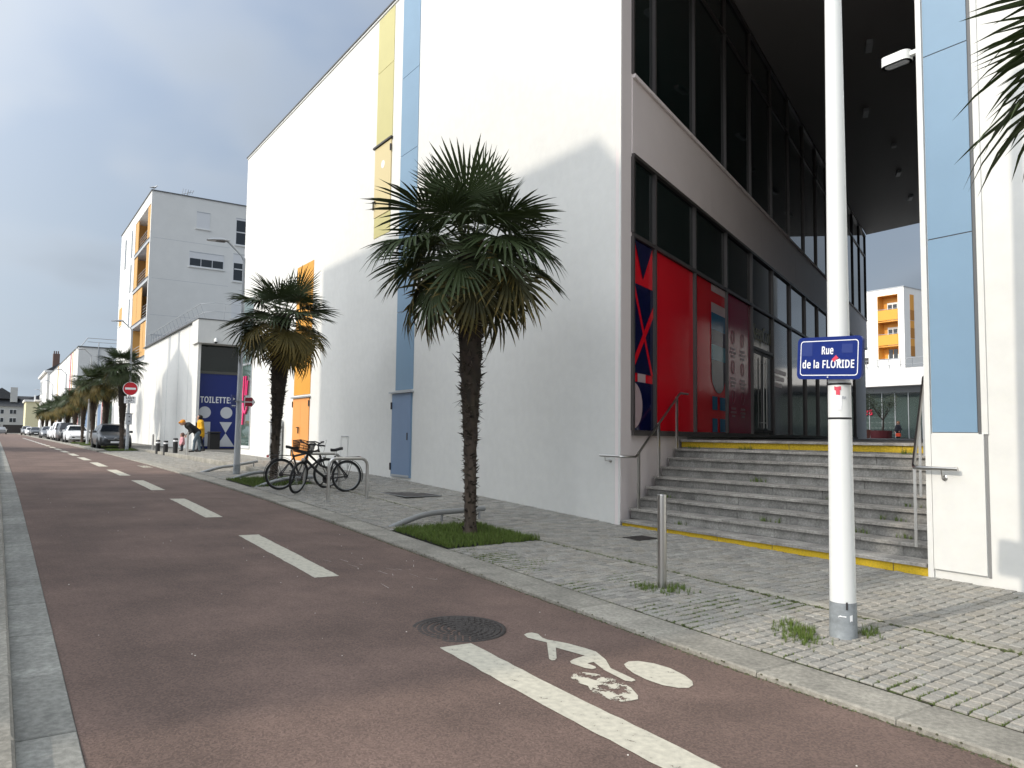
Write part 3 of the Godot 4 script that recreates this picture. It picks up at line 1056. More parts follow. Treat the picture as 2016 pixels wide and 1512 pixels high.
func first_pane(p: Node3D) -> void:
	var a := 0.497
	var c := 1.463
	# navy triangle pattern above
	pprint(p, "print", [Vector2(0.60, 3.43), Vector2(c - 0.02, 3.43), Vector2(0.98, 2.78)], M.navy_film, 0.002)
	pprint(p, "print", [Vector2(a, 2.66), Vector2(a, 1.10), Vector2(c, 1.10), Vector2(c, 2.66)], M.navy_film, 0.002)
	pprint(p, "print", [Vector2(a, 2.66), Vector2(a + 0.10, 2.66), Vector2(c, 1.10), Vector2(c - 0.10, 1.10)], M.red_film, 0.004)
	pprint(p, "print", [Vector2(c, 2.36), Vector2(c, 2.16), Vector2(a, 1.10), Vector2(a, 1.28)], M.red_film, 0.006)
	pprint(p, "print", [Vector2(0.74, 1.10), Vector2(1.10, 1.10), Vector2(1.10, -0.0 + 0.115), Vector2(0.74, 0.115)], M.pink_film, 0.002)
	pprint(p, "print", [Vector2(a, 0.95), Vector2(c, 0.95), Vector2(c, 0.115), Vector2(a, 0.115)], M.navy_film, 0.008)
	var arc := []
	for i in 15:
		var t := -PI / 2 + PI * i / 14.0
		arc.append(Vector2(a + cos(t) * 0.44, 0.535 + sin(t) * 0.405))
	pprint(p, "print", arc, M.pink_film, 0.010)

func third_pane(p: Node3D) -> void:
	var a := 5.0
	var c := 6.084
	var band := func(y0, y1, m):
		pprint(p, "print", [Vector2(a, y0), Vector2(c, y0), Vector2(c, y1), Vector2(a, y1)], m, 0.002)
	band.call(3.27, 3.43, M.pink_film)
	band.call(2.80, 3.02, M.pink_film)
	band.call(2.42, 2.80, M.cyan_film)
	band.call(2.08, 2.42, M.navy_film)
	band.call(1.74, 2.08, M.teal_film)
	var u := []
	for i in 13:
		var t := PI + PI * i / 12.0
		u.append(Vector2((a + c) / 2 + cos(t) * (c - a) / 2, 1.45 + sin(t) * 0.45))
	u.append(Vector2(c, 1.74))
	u.append(Vector2(a, 1.74))
	pprint(p, "print", u, M.slate_film, 0.002)
	for q in [[5.05, 5.44], [5.62, 6.05]]:
		pprint(p, "print", [Vector2(q[0], 0.62), Vector2(q[1], 0.62), Vector2(q[1], 0.92), Vector2(q[0], 0.92)], M.cyan_film, 0.002)
		pprint(p, "print", [Vector2(q[0], 0.125), Vector2(q[1], 0.125), Vector2(q[1], 0.43), Vector2(q[0], 0.43)], M.cyan_film, 0.002)

func make_passage() -> void:
	# the building on the right of the passage
	var b := thing("corner_building", "white building at the right edge with a tall blue panel strip", "building")
	part(b, "wall", solid([[8.5, -4.36], [8.5, 7.0], [40.0, 7.0], [40.0, -18.60]], -0.3, 11.7 + E), M.white)
	part(b, "coping", solid([[8.45, -4.4], [8.45, 7.1], [40.1, 7.1], [40.1, -18.6]], 11.7 + E, 11.8 + E), M.coping)
	for l in [[0.09, 2.215], [2.227, 4.31], [4.322, 6.4], [6.412, 8.5], [8.512, 10.6]]:
		fbox(b, "blue_panel", -4.33, -3.865, l[0], l[1], 0.012, M.blue_panel, 0.05)
	fbox(b, "panel_backing", -4.332, -3.86, 0.085, 10.7, 0.004, M.coping, 0.03)
	fbox(b, "panel_edge", -4.40, -4.34, -1.6, 11.7, 0.03, M.white, 0.06)
	fbox(b, "panel_edge", -3.855, -3.825, 0.07, 11.0, 0.012, M.coping, 0.05)
	fbox(b, "panel_edge", -3.82, -3.76, 0.07, 11.0, 0.02, M.white, 0.05)
	fbox(b, "base_panel", -4.335, -3.80, -1.38, 0.07, 0.03, M.white, 0.05)
	fbox(b, "joint_strip", -3.795, -3.77, -1.40, 0.07, 0.006, mat(0.22, 0.22, 0.22, 0.9), 0.05)
	# dark shop windows on its passage side; they show as reflections in the glazing opposite
	for i in 11:
		var q := Vector3(8.5, 0, -4.36) + PD * (3.2 + i * 2.6 + 1.25) - PN * 0.03 + Vector3(0, 2.45 + E, 0)
		var bm := BoxMesh.new()
		bm.size = Vector3(2.5, 4.8, 0.05)
		part(b, "passage_window", bm, M.glass_dark, q, pbasis())
	# the storey that bridges the passage
	var br := thing("bridging_storey", "dark soffit of the upper floor spanning over the passage", "building")
	part(br, "soffit", solid([[8.52, -9.38], [38.0, -22.6], [38.0, -17.74], [8.52, -4.42]], 10.9 + E, 11.1 + E), M.soffit)
	bx(br, "fascia", Vector3(8.5, 11.101 + E, -9.36), Vector3(8.8, 11.7 + E, -4.41), M.white)
	part(br, "roof", solid([[8.82, -9.6], [38.0, -22.7], [38.0, -17.8], [8.82, -4.5]], 11.2 + E, 11.7 + E), M.white)
	for q in [[15.0, -10.2, 0.3], [19.5, -11.4, 0.6], [23.5, -13.9, 0.6], [30.0, -16.4, 0.6], [27.0, -14.9, 0.25], [33.5, -17.8, 0.6]]:
		var lm := MB.new()
		lm.box(Vector3(0, -0.05, 0), Vector3(q[2], 0.1, 0.16))
		lm.box(Vector3(0, -0.105, 0), Vector3(q[2] * 0.86, 0.012, 0.11))
		part(br, "soffit_light", lm, M.grey_paint, Vector3(q[0], 10.9 + E, q[1]), Basis(Vector3.UP, 0.6))
	# steps
	make_steps()
	# landing floor and square behind
	var fl := MB.new()
	fl.quad(Vector3(11.15, -0.045 + E, -5.6), Vector3(75, 0.15 + E, -33), Vector3(75, 0.15 + E, -60), Vector3(11.15, -0.045 + E, -10.58))
	fl.quad(Vector3(38, 0.04 + E, -5), Vector3(75, 0.148 + E, 5), Vector3(75, 0.148 + E, -33), Vector3(38, 0.04 + E, -17.3))
	struct("square", fl, M.floor_dark)
	# wall lamp on the edge of the right-hand building
	var wl := thing("wall_lamp", "white oblong wall lamp on the corner beside the blue panels", "lamp", Vector3(8.6, 4.47 + E, -4.49))
	var m := MB.new()
	m.poly(rounded(0.34, 0.17, 0.07), Vector3(0, 0.055, -0.2), Basis(Vector3(0, 0, 1), Vector3(1, 0, 0), Vector3(0, 1, 0)), 0.11)
	m.poly(rounded(0.34, 0.17, 0.07), Vector3(0, -0.055, -0.2), Basis(Vector3(0, 0, 1), Vector3(-1, 0, 0), Vector3(0, -1, 0)))
	part(wl, "housing", m, M.white_paint)
	m = MB.new()
	m.poly(rounded(0.27, 0.11, 0.045), Vector3(0, -0.062, -0.2), Basis(Vector3(0, 0, 1), Vector3(-1, 0, 0), Vector3(0, -1, 0)), 0.006)
	part(wl, "lens", m, M.grey_paint)
	bx(wl, "arm", Vector3(-0.03, -0.02, -0.04), Vector3(0.03, 0.03, 0.06), M.white_paint)

func rounded(w: float, h: float, r: float, seg := 5) -> PackedVector2Array:
	var p := PackedVector2Array()
	for k in 4:
		var c := Vector2((w / 2 - r) * (1 if k in [0, 3] else -1), (h / 2 - r) * (1 if k < 2 else -1))
		for i in seg + 1:
			var a := PI / 2 * (k + float(i) / seg)
			p.append(c + Vector2(cos(a), sin(a)) * r)
	return p

func make_steps() -> void:
	rng.seed = 77
	var s := thing("entrance_steps", "wide grey stone steps with yellow painted first and last risers", "steps")
	var h := 0.162
	for i in 9:
		var x := 8.5 + 0.331 * i
		var y := -1.345 + h * i
		if i == 8:
			y = -0.045
		var zl := -9.37 - (x - 8.5) * 0.4515 + 0.03
		var zr := -4.4 - (x - 8.5) * 0.4515 - 0.02
		# tread slabs of uneven length, a finger's width over the riser
		var z := zl
		var depth := 0.355 if i < 8 else 0.6
		while z < zr - 0.02:
			var l := minf(rng.randf_range(0.75, 1.25), zr - z)
			if zr - z - l < 0.3:
				l = zr - z
			var m := MB.new()
			m.slab(Vector3(depth / 2 - 0.02, -0.02, 0), Vector3(depth, 0.04, l - 0.006), 0.007)
			part(s, "tread_slab", m, M.tread[rng.randi() % 3], Vector3(x, y + E + rng.randf_range(-0.002, 0.002), z + l / 2), Basis(Vector3.RIGHT, rng.randf_range(-0.002, 0.002)))
			z += l
		# riser stones
		z = zl
		var y0 := y - 0.041 - (h - 0.04)
		var top := y - 0.041
		if i == 0:
			y0 = -1.6
		var paint: bool = i == 8 or i == 0
		while z < zr - 0.02:
			var l := minf(rng.randf_range(0.7, 1.15), zr - z)
			if zr - z - l < 0.3:
				l = zr - z
			var st := bx(s, "riser_stone", Vector3(x + 0.02 + rng.randf_range(-0.002, 0.002), y0 + E, z + 0.003), Vector3(x + 0.3, top + E, z + l - 0.003), M.step[rng.randi() % 4])
			if paint:
				var pm := MB.new()
				var n := 14
				for q in n:
					var za := lerpf(-l / 2 + 0.004, l / 2 - 0.004, float(q) / n)
					var zb := lerpf(-l / 2 + 0.004, l / 2 - 0.004, float(q + 1) / n)
					var ht := top - y0
					var lo := -ht / 2 + (0.02 if i == 8 else 0.0)
					pm.quad(Vector3(0, lo, za), Vector3(0, lo, zb), Vector3(0, ht / 2, zb), Vector3(0, ht / 2, za))
				for q in pm.v.size():
					pm.uv[q] = Vector2(pm.v[q].z + z, pm.v[q].y)
				part(st, "yellow_paint", pm, M.yellow_solid if i == 8 else M.paint_yellow, Vector3(-0.144, 0, 0))
			z += l
	# handrails
	var hr := thing("handrail", "bent steel handrail on the left flank of the steps", "handrail")
	var rail := MB.new()
	var pts := [Vector3(8.37, -0.315 + E, -9.72), Vector3(8.37, -0.32 + E, -9.32), Vector3(8.44, -0.325 + E, -9.17), pw(0.16, -0.33, 0.2), pw(0.24, -0.30, 0.2), pw(2.28, 0.80, 0.2), pw(2.38, 0.835, 0.2), pw(2.80, 0.84, 0.2)]
	rail.tube(pts, [0.021], 10)
	part(hr, "rail", rail, M.steel)
	for q in [[0.30, -1.19], [1.23, -0.70], [2.17, -0.215]]:
		var t: float = q[0]
		var top := -0.33 + (t - 0.16) * 0.541
		pbox(hr, "post", t - 0.035, t + 0.035, q[1], top, 0.185, 0.215, M.steel)
	rail = MB.new()
	rail.tube([Vector3(8.5, -0.40 + E, -9.6), Vector3(8.38, -0.40 + E, -9.6), Vector3(8.37, -0.33 + E, -9.6)], [0.008], 6)
	rail.lathe([Vector2(0, 0.012), Vector2(0.03, 0.012), Vector2(0.03, 0)], 12, Vector3(8.5, -0.40 + E, -9.6), Basis(Vector3.BACK, PI / 2))
	part(hr, "bracket", rail, M.steel)
	hr = thing("handrail", "steel handrail at the right end of the steps beside the blue panel", "handrail")
	rail = MB.new()
	var rp := func(t, y, o): return Vector3(8.5, 0, -4.4) + PD * t - PN * o + Vector3(0, y + E, 0)
	pts = [Vector3(8.40, -0.30 + E, -4.03), Vector3(8.40, -0.30 + E, -4.42), Vector3(8.46, -0.30 + E, -4.52), rp.call(0.12, -0.28, 0.14), rp.call(2.3, 0.86, 0.14), rp.call(2.42, 0.88, 0.14), rp.call(2.8, 0.88, 0.14)]
	rail.tube(pts, [0.021], 10)
	part(hr, "rail", rail, M.steel)
	for q in [[0.26, -1.20], [1.23, -0.70], [2.17, -0.215]]:
		var t: float = q[0]
		var top := -0.30 + (t - 0.12) * 0.525
		var bm := BoxMesh.new()
		bm.size = Vector3(0.07, top - q[1], 0.03)
		part(hr, "post", bm, M.steel, rp.call(t, (top + q[1]) / 2, 0.14), pbasis())
	rail = MB.new()
	rail.tube([Vector3(8.5, -0.40 + E, -4.2), Vector3(8.42, -0.40 + E, -4.2), Vector3(8.40, -0.32 + E, -4.2)], [0.008], 6)
	rail.lathe([Vector2(0, 0.012), Vector2(0.03, 0.012), Vector2(0.03, 0)], 12, Vector3(8.472, -0.40 + E, -4.2), Basis(Vector3.BACK, PI / 2))
	part(hr, "bracket", rail, M.steel)

# ---------------------------------------------------------------- what is seen through the passage
func make_square_buildings() -> void:
	var sx := 55.0
	var b := thing("shop_pavilion", "low white shop with a glass front behind the top of the steps", "building")
	bx(b, "roof_band", Vector3(sx - 1.2, 3.92 + E, -48), Vector3(sx + 12, 5.17 + E, -12), M.white_shop)
	bx(b, "soffit_strip", Vector3(sx - 0.15, 3.49 + E, -48), Vector3(sx + 12, 3.915 + E, -12), M.grey_paint)
	bx(b, "back_wall", Vector3(sx + 3.5, 0.1 + E, -48), Vector3(sx + 12, 3.485 + E, -12), mat(0.05, 0.045, 0.05, 0.8))
	bx(b, "shop_floor", Vector3(sx + 0.06, 0.02 + E, -48), Vector3(sx + 3.5, 0.12 + E, -12), M.floor_dark)
	for i in 24:
		var z := -45.7 + i * 1.0
		bx(b, "pane", Vector3(sx, 0.17 + E, z + 0.03), Vector3(sx + 0.03, 3.48 + E, z + 0.97), M.shop_glass)
		bx(b, "mullion", Vector3(sx - 0.04, 0.12 + E, z - 0.028), Vector3(sx + 0.08, 3.485 + E, z + 0.028), M.trim)
	for i in 4:
		bx(b, "shelf", Vector3(sx + 2.4, 0.4 + i * 0.42 + E, -40.0), Vector3(sx + 2.9, 0.43 + i * 0.42 + E, -31.6), M.dark_metal)
	var goods := MB.new()
	rng.seed = 61
	for i in 90:
		goods.box(Vector3(sx + 2.6, 0.50 + (i % 4) * 0.42 + E, -39.8 + (i / 4) * 0.36 + rng.randf() * 0.1), Vector3(0.3, 0.1, 0.22))
	stuff(part(b, "shelf_goods", goods, M.shutter))
	var rl := MB.new()
	for i in 32:
		var z := -46.0 + i * 0.86
		rl.bar(Vector3(sx - 1.0, 5.17 + E, z), Vector3(sx - 1.5, 5.82 + E, z + 0.24), 0.02, 5)
		rl.bar(Vector3(sx - 1.0, 5.17 + E, z), Vector3(sx - 0.6, 5.5 + E, z - 0.2), 0.02, 5)
	rl.bar(Vector3(sx - 1.5, 5.82 + E, -46), Vector3(sx - 1.5, 5.82 + E, -18.5), 0.022, 5)
	rl.bar(Vector3(sx - 1.2, 5.42 + E, -46), Vector3(sx - 1.2, 5.42 + E, -18.5), 0.018, 5)
	part(b, "roof_railing", rl, M.grey_paint)
	text(b, "shop_lettering", "elles", 0.52, M.shop_red, Vector3(sx - 0.09, 2.12 + E, -33.2), Basis(Vector3.BACK, Vector3.UP, Vector3.LEFT))
	var cd := thing("dome_camera", "small white dome camera under the white shop roof edge", "camera", Vector3(sx - 0.6, 3.92 + E, -33.0))
	var m := MB.new()
	m.lathe([Vector2(0.04, 0.0), Vector2(0.04, -0.18), Vector2(0.12, -0.26), Vector2(0.13, -0.38)], 14)
	part(cd, "housing", m, M.white_paint)
	m = MB.new()
	m.lathe([Vector2(0.11, -0.38), Vector2(0.08, -0.46), Vector2(0.0, -0.5)], 14)
	part(cd, "lens", m, M.black)
	# planters, olive trees and a parasol on the square
	for q in [[52.0, -30.1, 1.5, M.dark_red, "dark red planter in front of the shop below the larger olive tree"], [47.0, -28.75, 1.0, M.terracotta, "brown planter half hidden behind the lamp post"]]:
		var p := thing("planter", q[4], "planter", Vector3(q[0], 0.1 + E, q[1]))
		var pm := MB.new()
		pm.lathe([Vector2(0.0, 0.5), Vector2(0.66, 0.5), Vector2(0.72, 0.55), Vector2(0.75, 0.55), Vector2(0.7, 0.0)], 4, Vector3.ZERO, Basis(Vector3.UP, PI / 4))
		part(p, "tub", pm, q[3])
		pm = MB.new()
		pm.lathe([Vector2(0.66, 0.48), Vector2(0, 0.5)], 4, Vector3.ZERO, Basis(Vector3.UP, PI / 4))
		part(p, "soil", pm, M.bark)
	olive(Vector3(52.0, 0.58 + E, -30.0), 2.9, 9, "bushy grey-green olive tree growing in front of the shop letters")
	olive(Vector3(47.0, 0.58 + E, -28.75), 2.5, 4, "olive tree partly hidden by the street name sign post")
	# flats with yellow loggias
	var ax := 90.0
	var az := -48.9
	var a := thing("yellow_balcony_flats", "white flats with yellow loggias seen through the passage", "building")
	var top := 18.5
	var l0 := az - 3.34
	var l1 := az - 0.74
	var lb := 9.87
	var lt := 17.74
	var dp := 1.3
	part(a, "wall", solid([[ax + dp, az + 0.001], [ax + dp, az - 20], [ax + 14, az - 20], [ax + 14, az + 0.001]], 0.0, top + E), M.white_warm)
	bx(a, "wall", Vector3(ax, E - 1, az - 20), Vector3(ax + dp, top + E, l0), M.white_warm)
	bx(a, "wall", Vector3(ax, E - 1, l1), Vector3(ax + dp, top + E, az), M.white_warm)
	bx(a, "wall", Vector3(ax, lt + E, l0), Vector3(ax + dp, top + E, l1), M.white_warm)
	bx(a, "wall", Vector3(ax, E - 1, l0), Vector3(ax + dp, lb + E, l1), M.white_warm)
	bx(a, "coping", Vector3(ax - 0.06, top + E, az - 20.1), Vector3(ax + 14.1, top + E + 0.1, az + 0.06), M.grey_paint)
	bx(a, "loggia_back", Vector3(ax + dp - 0.05, lb + E, l0), Vector3(ax + dp - 0.01, lt + E, l1), M.ochre)
	bx(a, "loggia_side", Vector3(ax + 0.01, lb + E, l0 + 0.001), Vector3(ax + dp - 0.05, lt + E, l0 + 0.04), M.ochre)
	bx(a, "loggia_side", Vector3(ax + 0.01, lb + E, l1 - 0.04), Vector3(ax + dp - 0.05, lt + E, l1 - 0.001), M.ochre)
	bx(a, "loggia_ceiling", Vector3(ax + 0.01, lt - 0.06 + E, l0 + 0.041), Vector3(ax + dp - 0.051, lt - 0.002 + E, l1 - 0.041), M.ochre)
	for k in 3:
		var y := 14.55 - k * 3.07
		if k < 2:
			bx(a, "loggia_floor", Vector3(ax + 0.02, y - 0.12 + E, l0 + 0.042), Vector3(ax + dp - 0.052, y + E, l1 - 0.042), M.ochre)
			bx(a, "balcony_panel", Vector3(ax - 0.02, y + 0.08 + E, l0 + 0.06), Vector3(ax + 0.03, y + 1.36 + E, l1 - 0.06), M.orange_panel)
		var w := bx(a, "window", Vector3(ax + dp - 0.11, (y if k < 2 else lb) + 0.02 + E, l0 + 0.6), Vector3(ax + dp - 0.052, y + (2.4 if k < 2 else 2.1) + E, l1 - 0.06), M.white_warm)
		for q in 3:
			bx(w, "pane", Vector3(-0.035, -0.75, -0.88 + q * 0.62), Vector3(-0.03, 0.95, -0.36 + q * 0.62), M.glass_grey)
		var rr := MB.new()
		rr.bar(Vector3(ax - 0.03, y + 1.45 + E, l0 + 0.05), Vector3(ax - 0.03, y + 1.45 + E, l1 - 0.05), 0.03, 5)
		part(a, "balcony_rail", rr, M.grey_paint)
	for k in 3:
		var y := 14.55 - k * 2.2
		bx(a, "slot_opening", Vector3(ax + 1.35, y + 1.25 + E, az + 0.002), Vector3(ax + 2.25, minf(y + 2.15, 17.72 - 0.0) + E + (1.0 if k == 0 else 0.0), az + 0.02), M.ochre)
		bx(a, "slot_panel", Vector3(ax + 1.35, y + 0.0 + E, az + 0.002), Vector3(ax + 2.25, y + 1.24 + E, az + 0.035), M.slot)
	bx(a, "vent_grille", Vector3(ax - 0.03, 9.4 + E, az - 5.6), Vector3(ax + 0.02, 10.2 + E, az - 4.6), M.dark_metal)

func olive(at: Vector3, h: float, sd: int, label: String) -> void:
	rng.seed = sd
	var o := thing("olive_tree", label, "tree", at)
	var t := MB.new()
	t.tube([Vector3(0, -0.1, 0), Vector3(0.05, 0.35, 0.04), Vector3(-0.04, 0.8, 0.1)], [0.09, 0.07, 0.055], 7)
	var tips := []
	for k in 6:
		var a := TAU * k / 6.0 + rng.randf()
		var e := Vector3(cos(a) * rng.randf_range(0.4, 0.8), h * rng.randf_range(0.5, 0.85), sin(a) * rng.randf_range(0.5, 1.0))
		t.tube([Vector3(-0.04, 0.78, 0.1), e * 0.5 + Vector3(0, 0.35, 0), e], [0.045, 0.03, 0.012], 5)
		tips.append(e)
		tips.append(e * 0.7 + Vector3(0, 0.3, 0))
	part(o, "trunk", t, M.bark)
	var c := MB.new()
	c.use_col = true
	for tip in tips:
		for k in 130:
			var d := Vector3(rng.randfn(), rng.randfn(), rng.randfn()) * 0.22
			var p: Vector3 = tip + d
			var u := Vector3(rng.randfn(), rng.randfn() + 0.4, rng.randfn()).normalized() * rng.randf_range(0.07, 0.12)
			var s := u.cross(Vector3(rng.randfn(), rng.randfn(), rng.randfn())).normalized() * 0.022
			var g := rng.randf_range(0.8, 1.25)
			c.col = Color(0.060 * g, 0.072 * g, 0.042 * g)
			c.quad(p - s, p + u * 0.5 - s * 0.6, p + u, p + s)
	part(o, "crown", c, M.grass)

# ---------------------------------------------------------------- toilet block, flats, far street, houses opposite
const TX := 8.6

func make_toilets() -> void:
	var b := thing("toilet_block", "low white block with a tall blue toilet door panel and roof railing", "building")
	var zf := -41.9
	var top := 5.82
	part(b, "wall", solid([[TX, -42.6], [TX, -59.2], [16, -59.2], [16, -42.6]], 0.3, top + E), M.white)
	# front: jambs and the deep head over the recessed door
	bx(b, "jamb", Vector3(TX, 0.3, -42.6), Vector3(TX + 0.14, 4.6 + E, zf), M.white)
	bx(b, "door_head", Vector3(TX - 0.12, 4.6 + E, -43.0), Vector3(12.5, top + E + 0.002, zf + 0.35), M.white)
	bx(b, "coping", Vector3(TX - 0.15, top + E + 0.002, -59.3), Vector3(16, top + E + 0.05, zf + 0.38), M.coping)
	bx(b, "pier", Vector3(11.0, 0.3, -42.6), Vector3(12.5, 4.59 + E, zf), M.white)
	for z in [-44.2, -47.0, -50.4, -54.0]:
		bx(b, "downpipe_joint", Vector3(TX - 0.006, 0.6, z), Vector3(TX + 0.002, top + E - 0.02, z + 0.03), M.grey_paint)
	var fr := mat(0.10, 0.10, 0.09, 0.5, 0.3)
	bx(b, "frame", Vector3(TX + 0.141, 0.55, -42.55), Vector3(TX + 0.20, 4.58 + E, -42.35), fr)
	bx(b, "frame", Vector3(TX + 0.2, 3.06 + E, -42.55), Vector3(11.0, 3.2 + E, -42.36), fr)
	bx(b, "fanlight", Vector3(TX + 0.2, 3.2 + E, -42.55), Vector3(11.0, 4.58 + E, -42.42), M.glass_dark)
	var dz := -42.4
	var dr := bx(b, "blue_panel", Vector3(TX + 0.2, 0.78, -42.55), Vector3(11.0, 3.06 + E, dz), M.toilet_blue)
	bx(b, "threshold", Vector3(TX + 0.15, 0.6, -42.5), Vector3(11.0, 0.779, dz + 0.03), M.dark_metal)
	# flat print: word and figures, placed on the panel
	var rel := func(x, y): return Vector3(x, y + E, dz + 0.003) - dr.position
	var k := 42.4 / 41.2
	text(dr, "lettering", "TOILETTES", 0.33, M.sign_white, rel.call(9.46 * k, 1.63 * k), Basis.IDENTITY, true, 0.002, "Droid Sans", 1.66)
	var fig := func(nm, pts):
		var p := PackedVector2Array()
		for q in pts:
			p.append(Vector2(q[0], q[1]) * k)
		var m := MB.new()
		m.poly(p, Vector3.ZERO, Basis.IDENTITY)
		part(dr, nm, m, M.toilet_white, rel.call(0.0, 0.0))
	var circ := func(cx, cy, r):
		var p := []
		for i in 28:
			p.append([cx + cos(TAU * i / 28) * r, cy + sin(TAU * i / 28) * r])
		return p
	fig.call("figure_head", circ.call(8.885, 0.985, 0.30))
	fig.call("figure_head", circ.call(9.955, 0.985, 0.30))
	fig.call("figure_body", [[8.60, -0.09], [9.18, -0.09], [9.18, 0.50], [8.60, 0.50]])
	fig.call("figure_legs", [[8.66, -0.75], [8.86, -0.75], [8.86, -0.12], [8.66, -0.12]])
	fig.call("figure_legs", [[8.92, -0.75], [9.12, -0.75], [9.12, -0.12], [8.92, -0.12]])
	fig.call("figure_body", [[9.63, 0.50], [9.95, -0.06], [10.26, 0.50]])
	fig.call("figure_legs", [[9.50, -0.77], [10.42, -0.77], [9.95, -0.08]])
	# ground-floor doors of the street side
	for z in [-52.6, -57.0]:
		var d := bx(b, "side_door", Vector3(TX - 0.012, 0.72, z), Vector3(TX + 0.02, 2.85, z + 1.0), M.white)
		bx(d, "door_gap", Vector3(-0.002, -1.06, 0.5), Vector3(0.01, 1.06, 0.53), M.grey_paint)
	# railing round the roof
	var r := MB.new()
	var tp := top + E
	var z := -42.6
	while z > -59.0:
		r.bar(Vector3(TX + 0.5, tp, z), Vector3(TX + 0.15, tp + 0.95, z), 0.015, 5)
		z -= 1.1
	for q in [[0.15, 0.95], [0.33, 0.5]]:
		r.bar(Vector3(TX + q[0], tp + q[1], -42.6), Vector3(TX + q[0], tp + q[1], -58.8), 0.015, 5)
		r.tube([Vector3(TX + q[0], tp + q[1], -42.6), Vector3(TX + 0.75, tp + q[1] + 0.04, -41.95), Vector3(14.0, tp + q[1] + 0.04, -41.95)], [0.015], 5)
	for x in [9.9, 11.2, 12.5]:
		r.bar(Vector3(x, tp, -42.3), Vector3(x, tp + 0.98, -41.95), 0.015, 5)
	part(b, "roof_railing", r, M.grey_paint)
	# balustrade at the far end of the roof
	r = MB.new()
	for i in 14:
		r.box(Vector3(TX + 0.2 + i * 0.16, tp + 0.45, -58.2), Vector3(0.04, 0.9, 0.04))
	r.box(Vector3(TX + 1.3, tp + 0.92, -58.2), Vector3(2.4, 0.06, 0.08))
	part(b, "balustrade", r, M.grey_paint)
	var cam := thing("wall_camera", "small white camera above the blue toilet door", "camera", Vector3(9.35, 4.72 + E, -41.55))
	var m := MB.new()
	m.box(Vector3(0, 0.14, 0.03), Vector3(0.12, 0.1, 0.06))
	m.lathe([Vector2(0.05, 0.14), Vector2(0.10, 0.06), Vector2(0.10, -0.05)], 12, Vector3(0, 0, 0.14))
	part(cam, "housing", m, M.white_paint)
	m = MB.new()
	m.lathe([Vector2(0.09, -0.05), Vector2(0.06, -0.12), Vector2(0, -0.14)], 12, Vector3(0, 0, 0.14))
	part(cam, "lens", m, M.black)
	var box := single("intercom", BoxMesh.new(), M.dark_metal, "small dark intercom box on the white jamb of the toilet block", "intercom", "", Vector3(TX + 0.06, 0.35 + E, -41.89))
	box.mesh.size = Vector3(0.1, 0.22, 0.04)
	# wheelie bin beside the door
	var bin := thing("waste_bin", "black waste bin standing in front of the blue toilet panel", "bin", Vector3(9.45, 0.74, -41.5))
	m = MB.new()
	m.slab(Vector3(0, 0.42, 0), Vector3(0.5, 0.84, 0.5), 0.03)
	part(bin, "body", m, M.black)
	m = MB.new()
	m.slab(Vector3(0, 0.885, 0.02), Vector3(0.56, 0.08, 0.58), 0.03)
	part(bin, "lid", m, M.black)

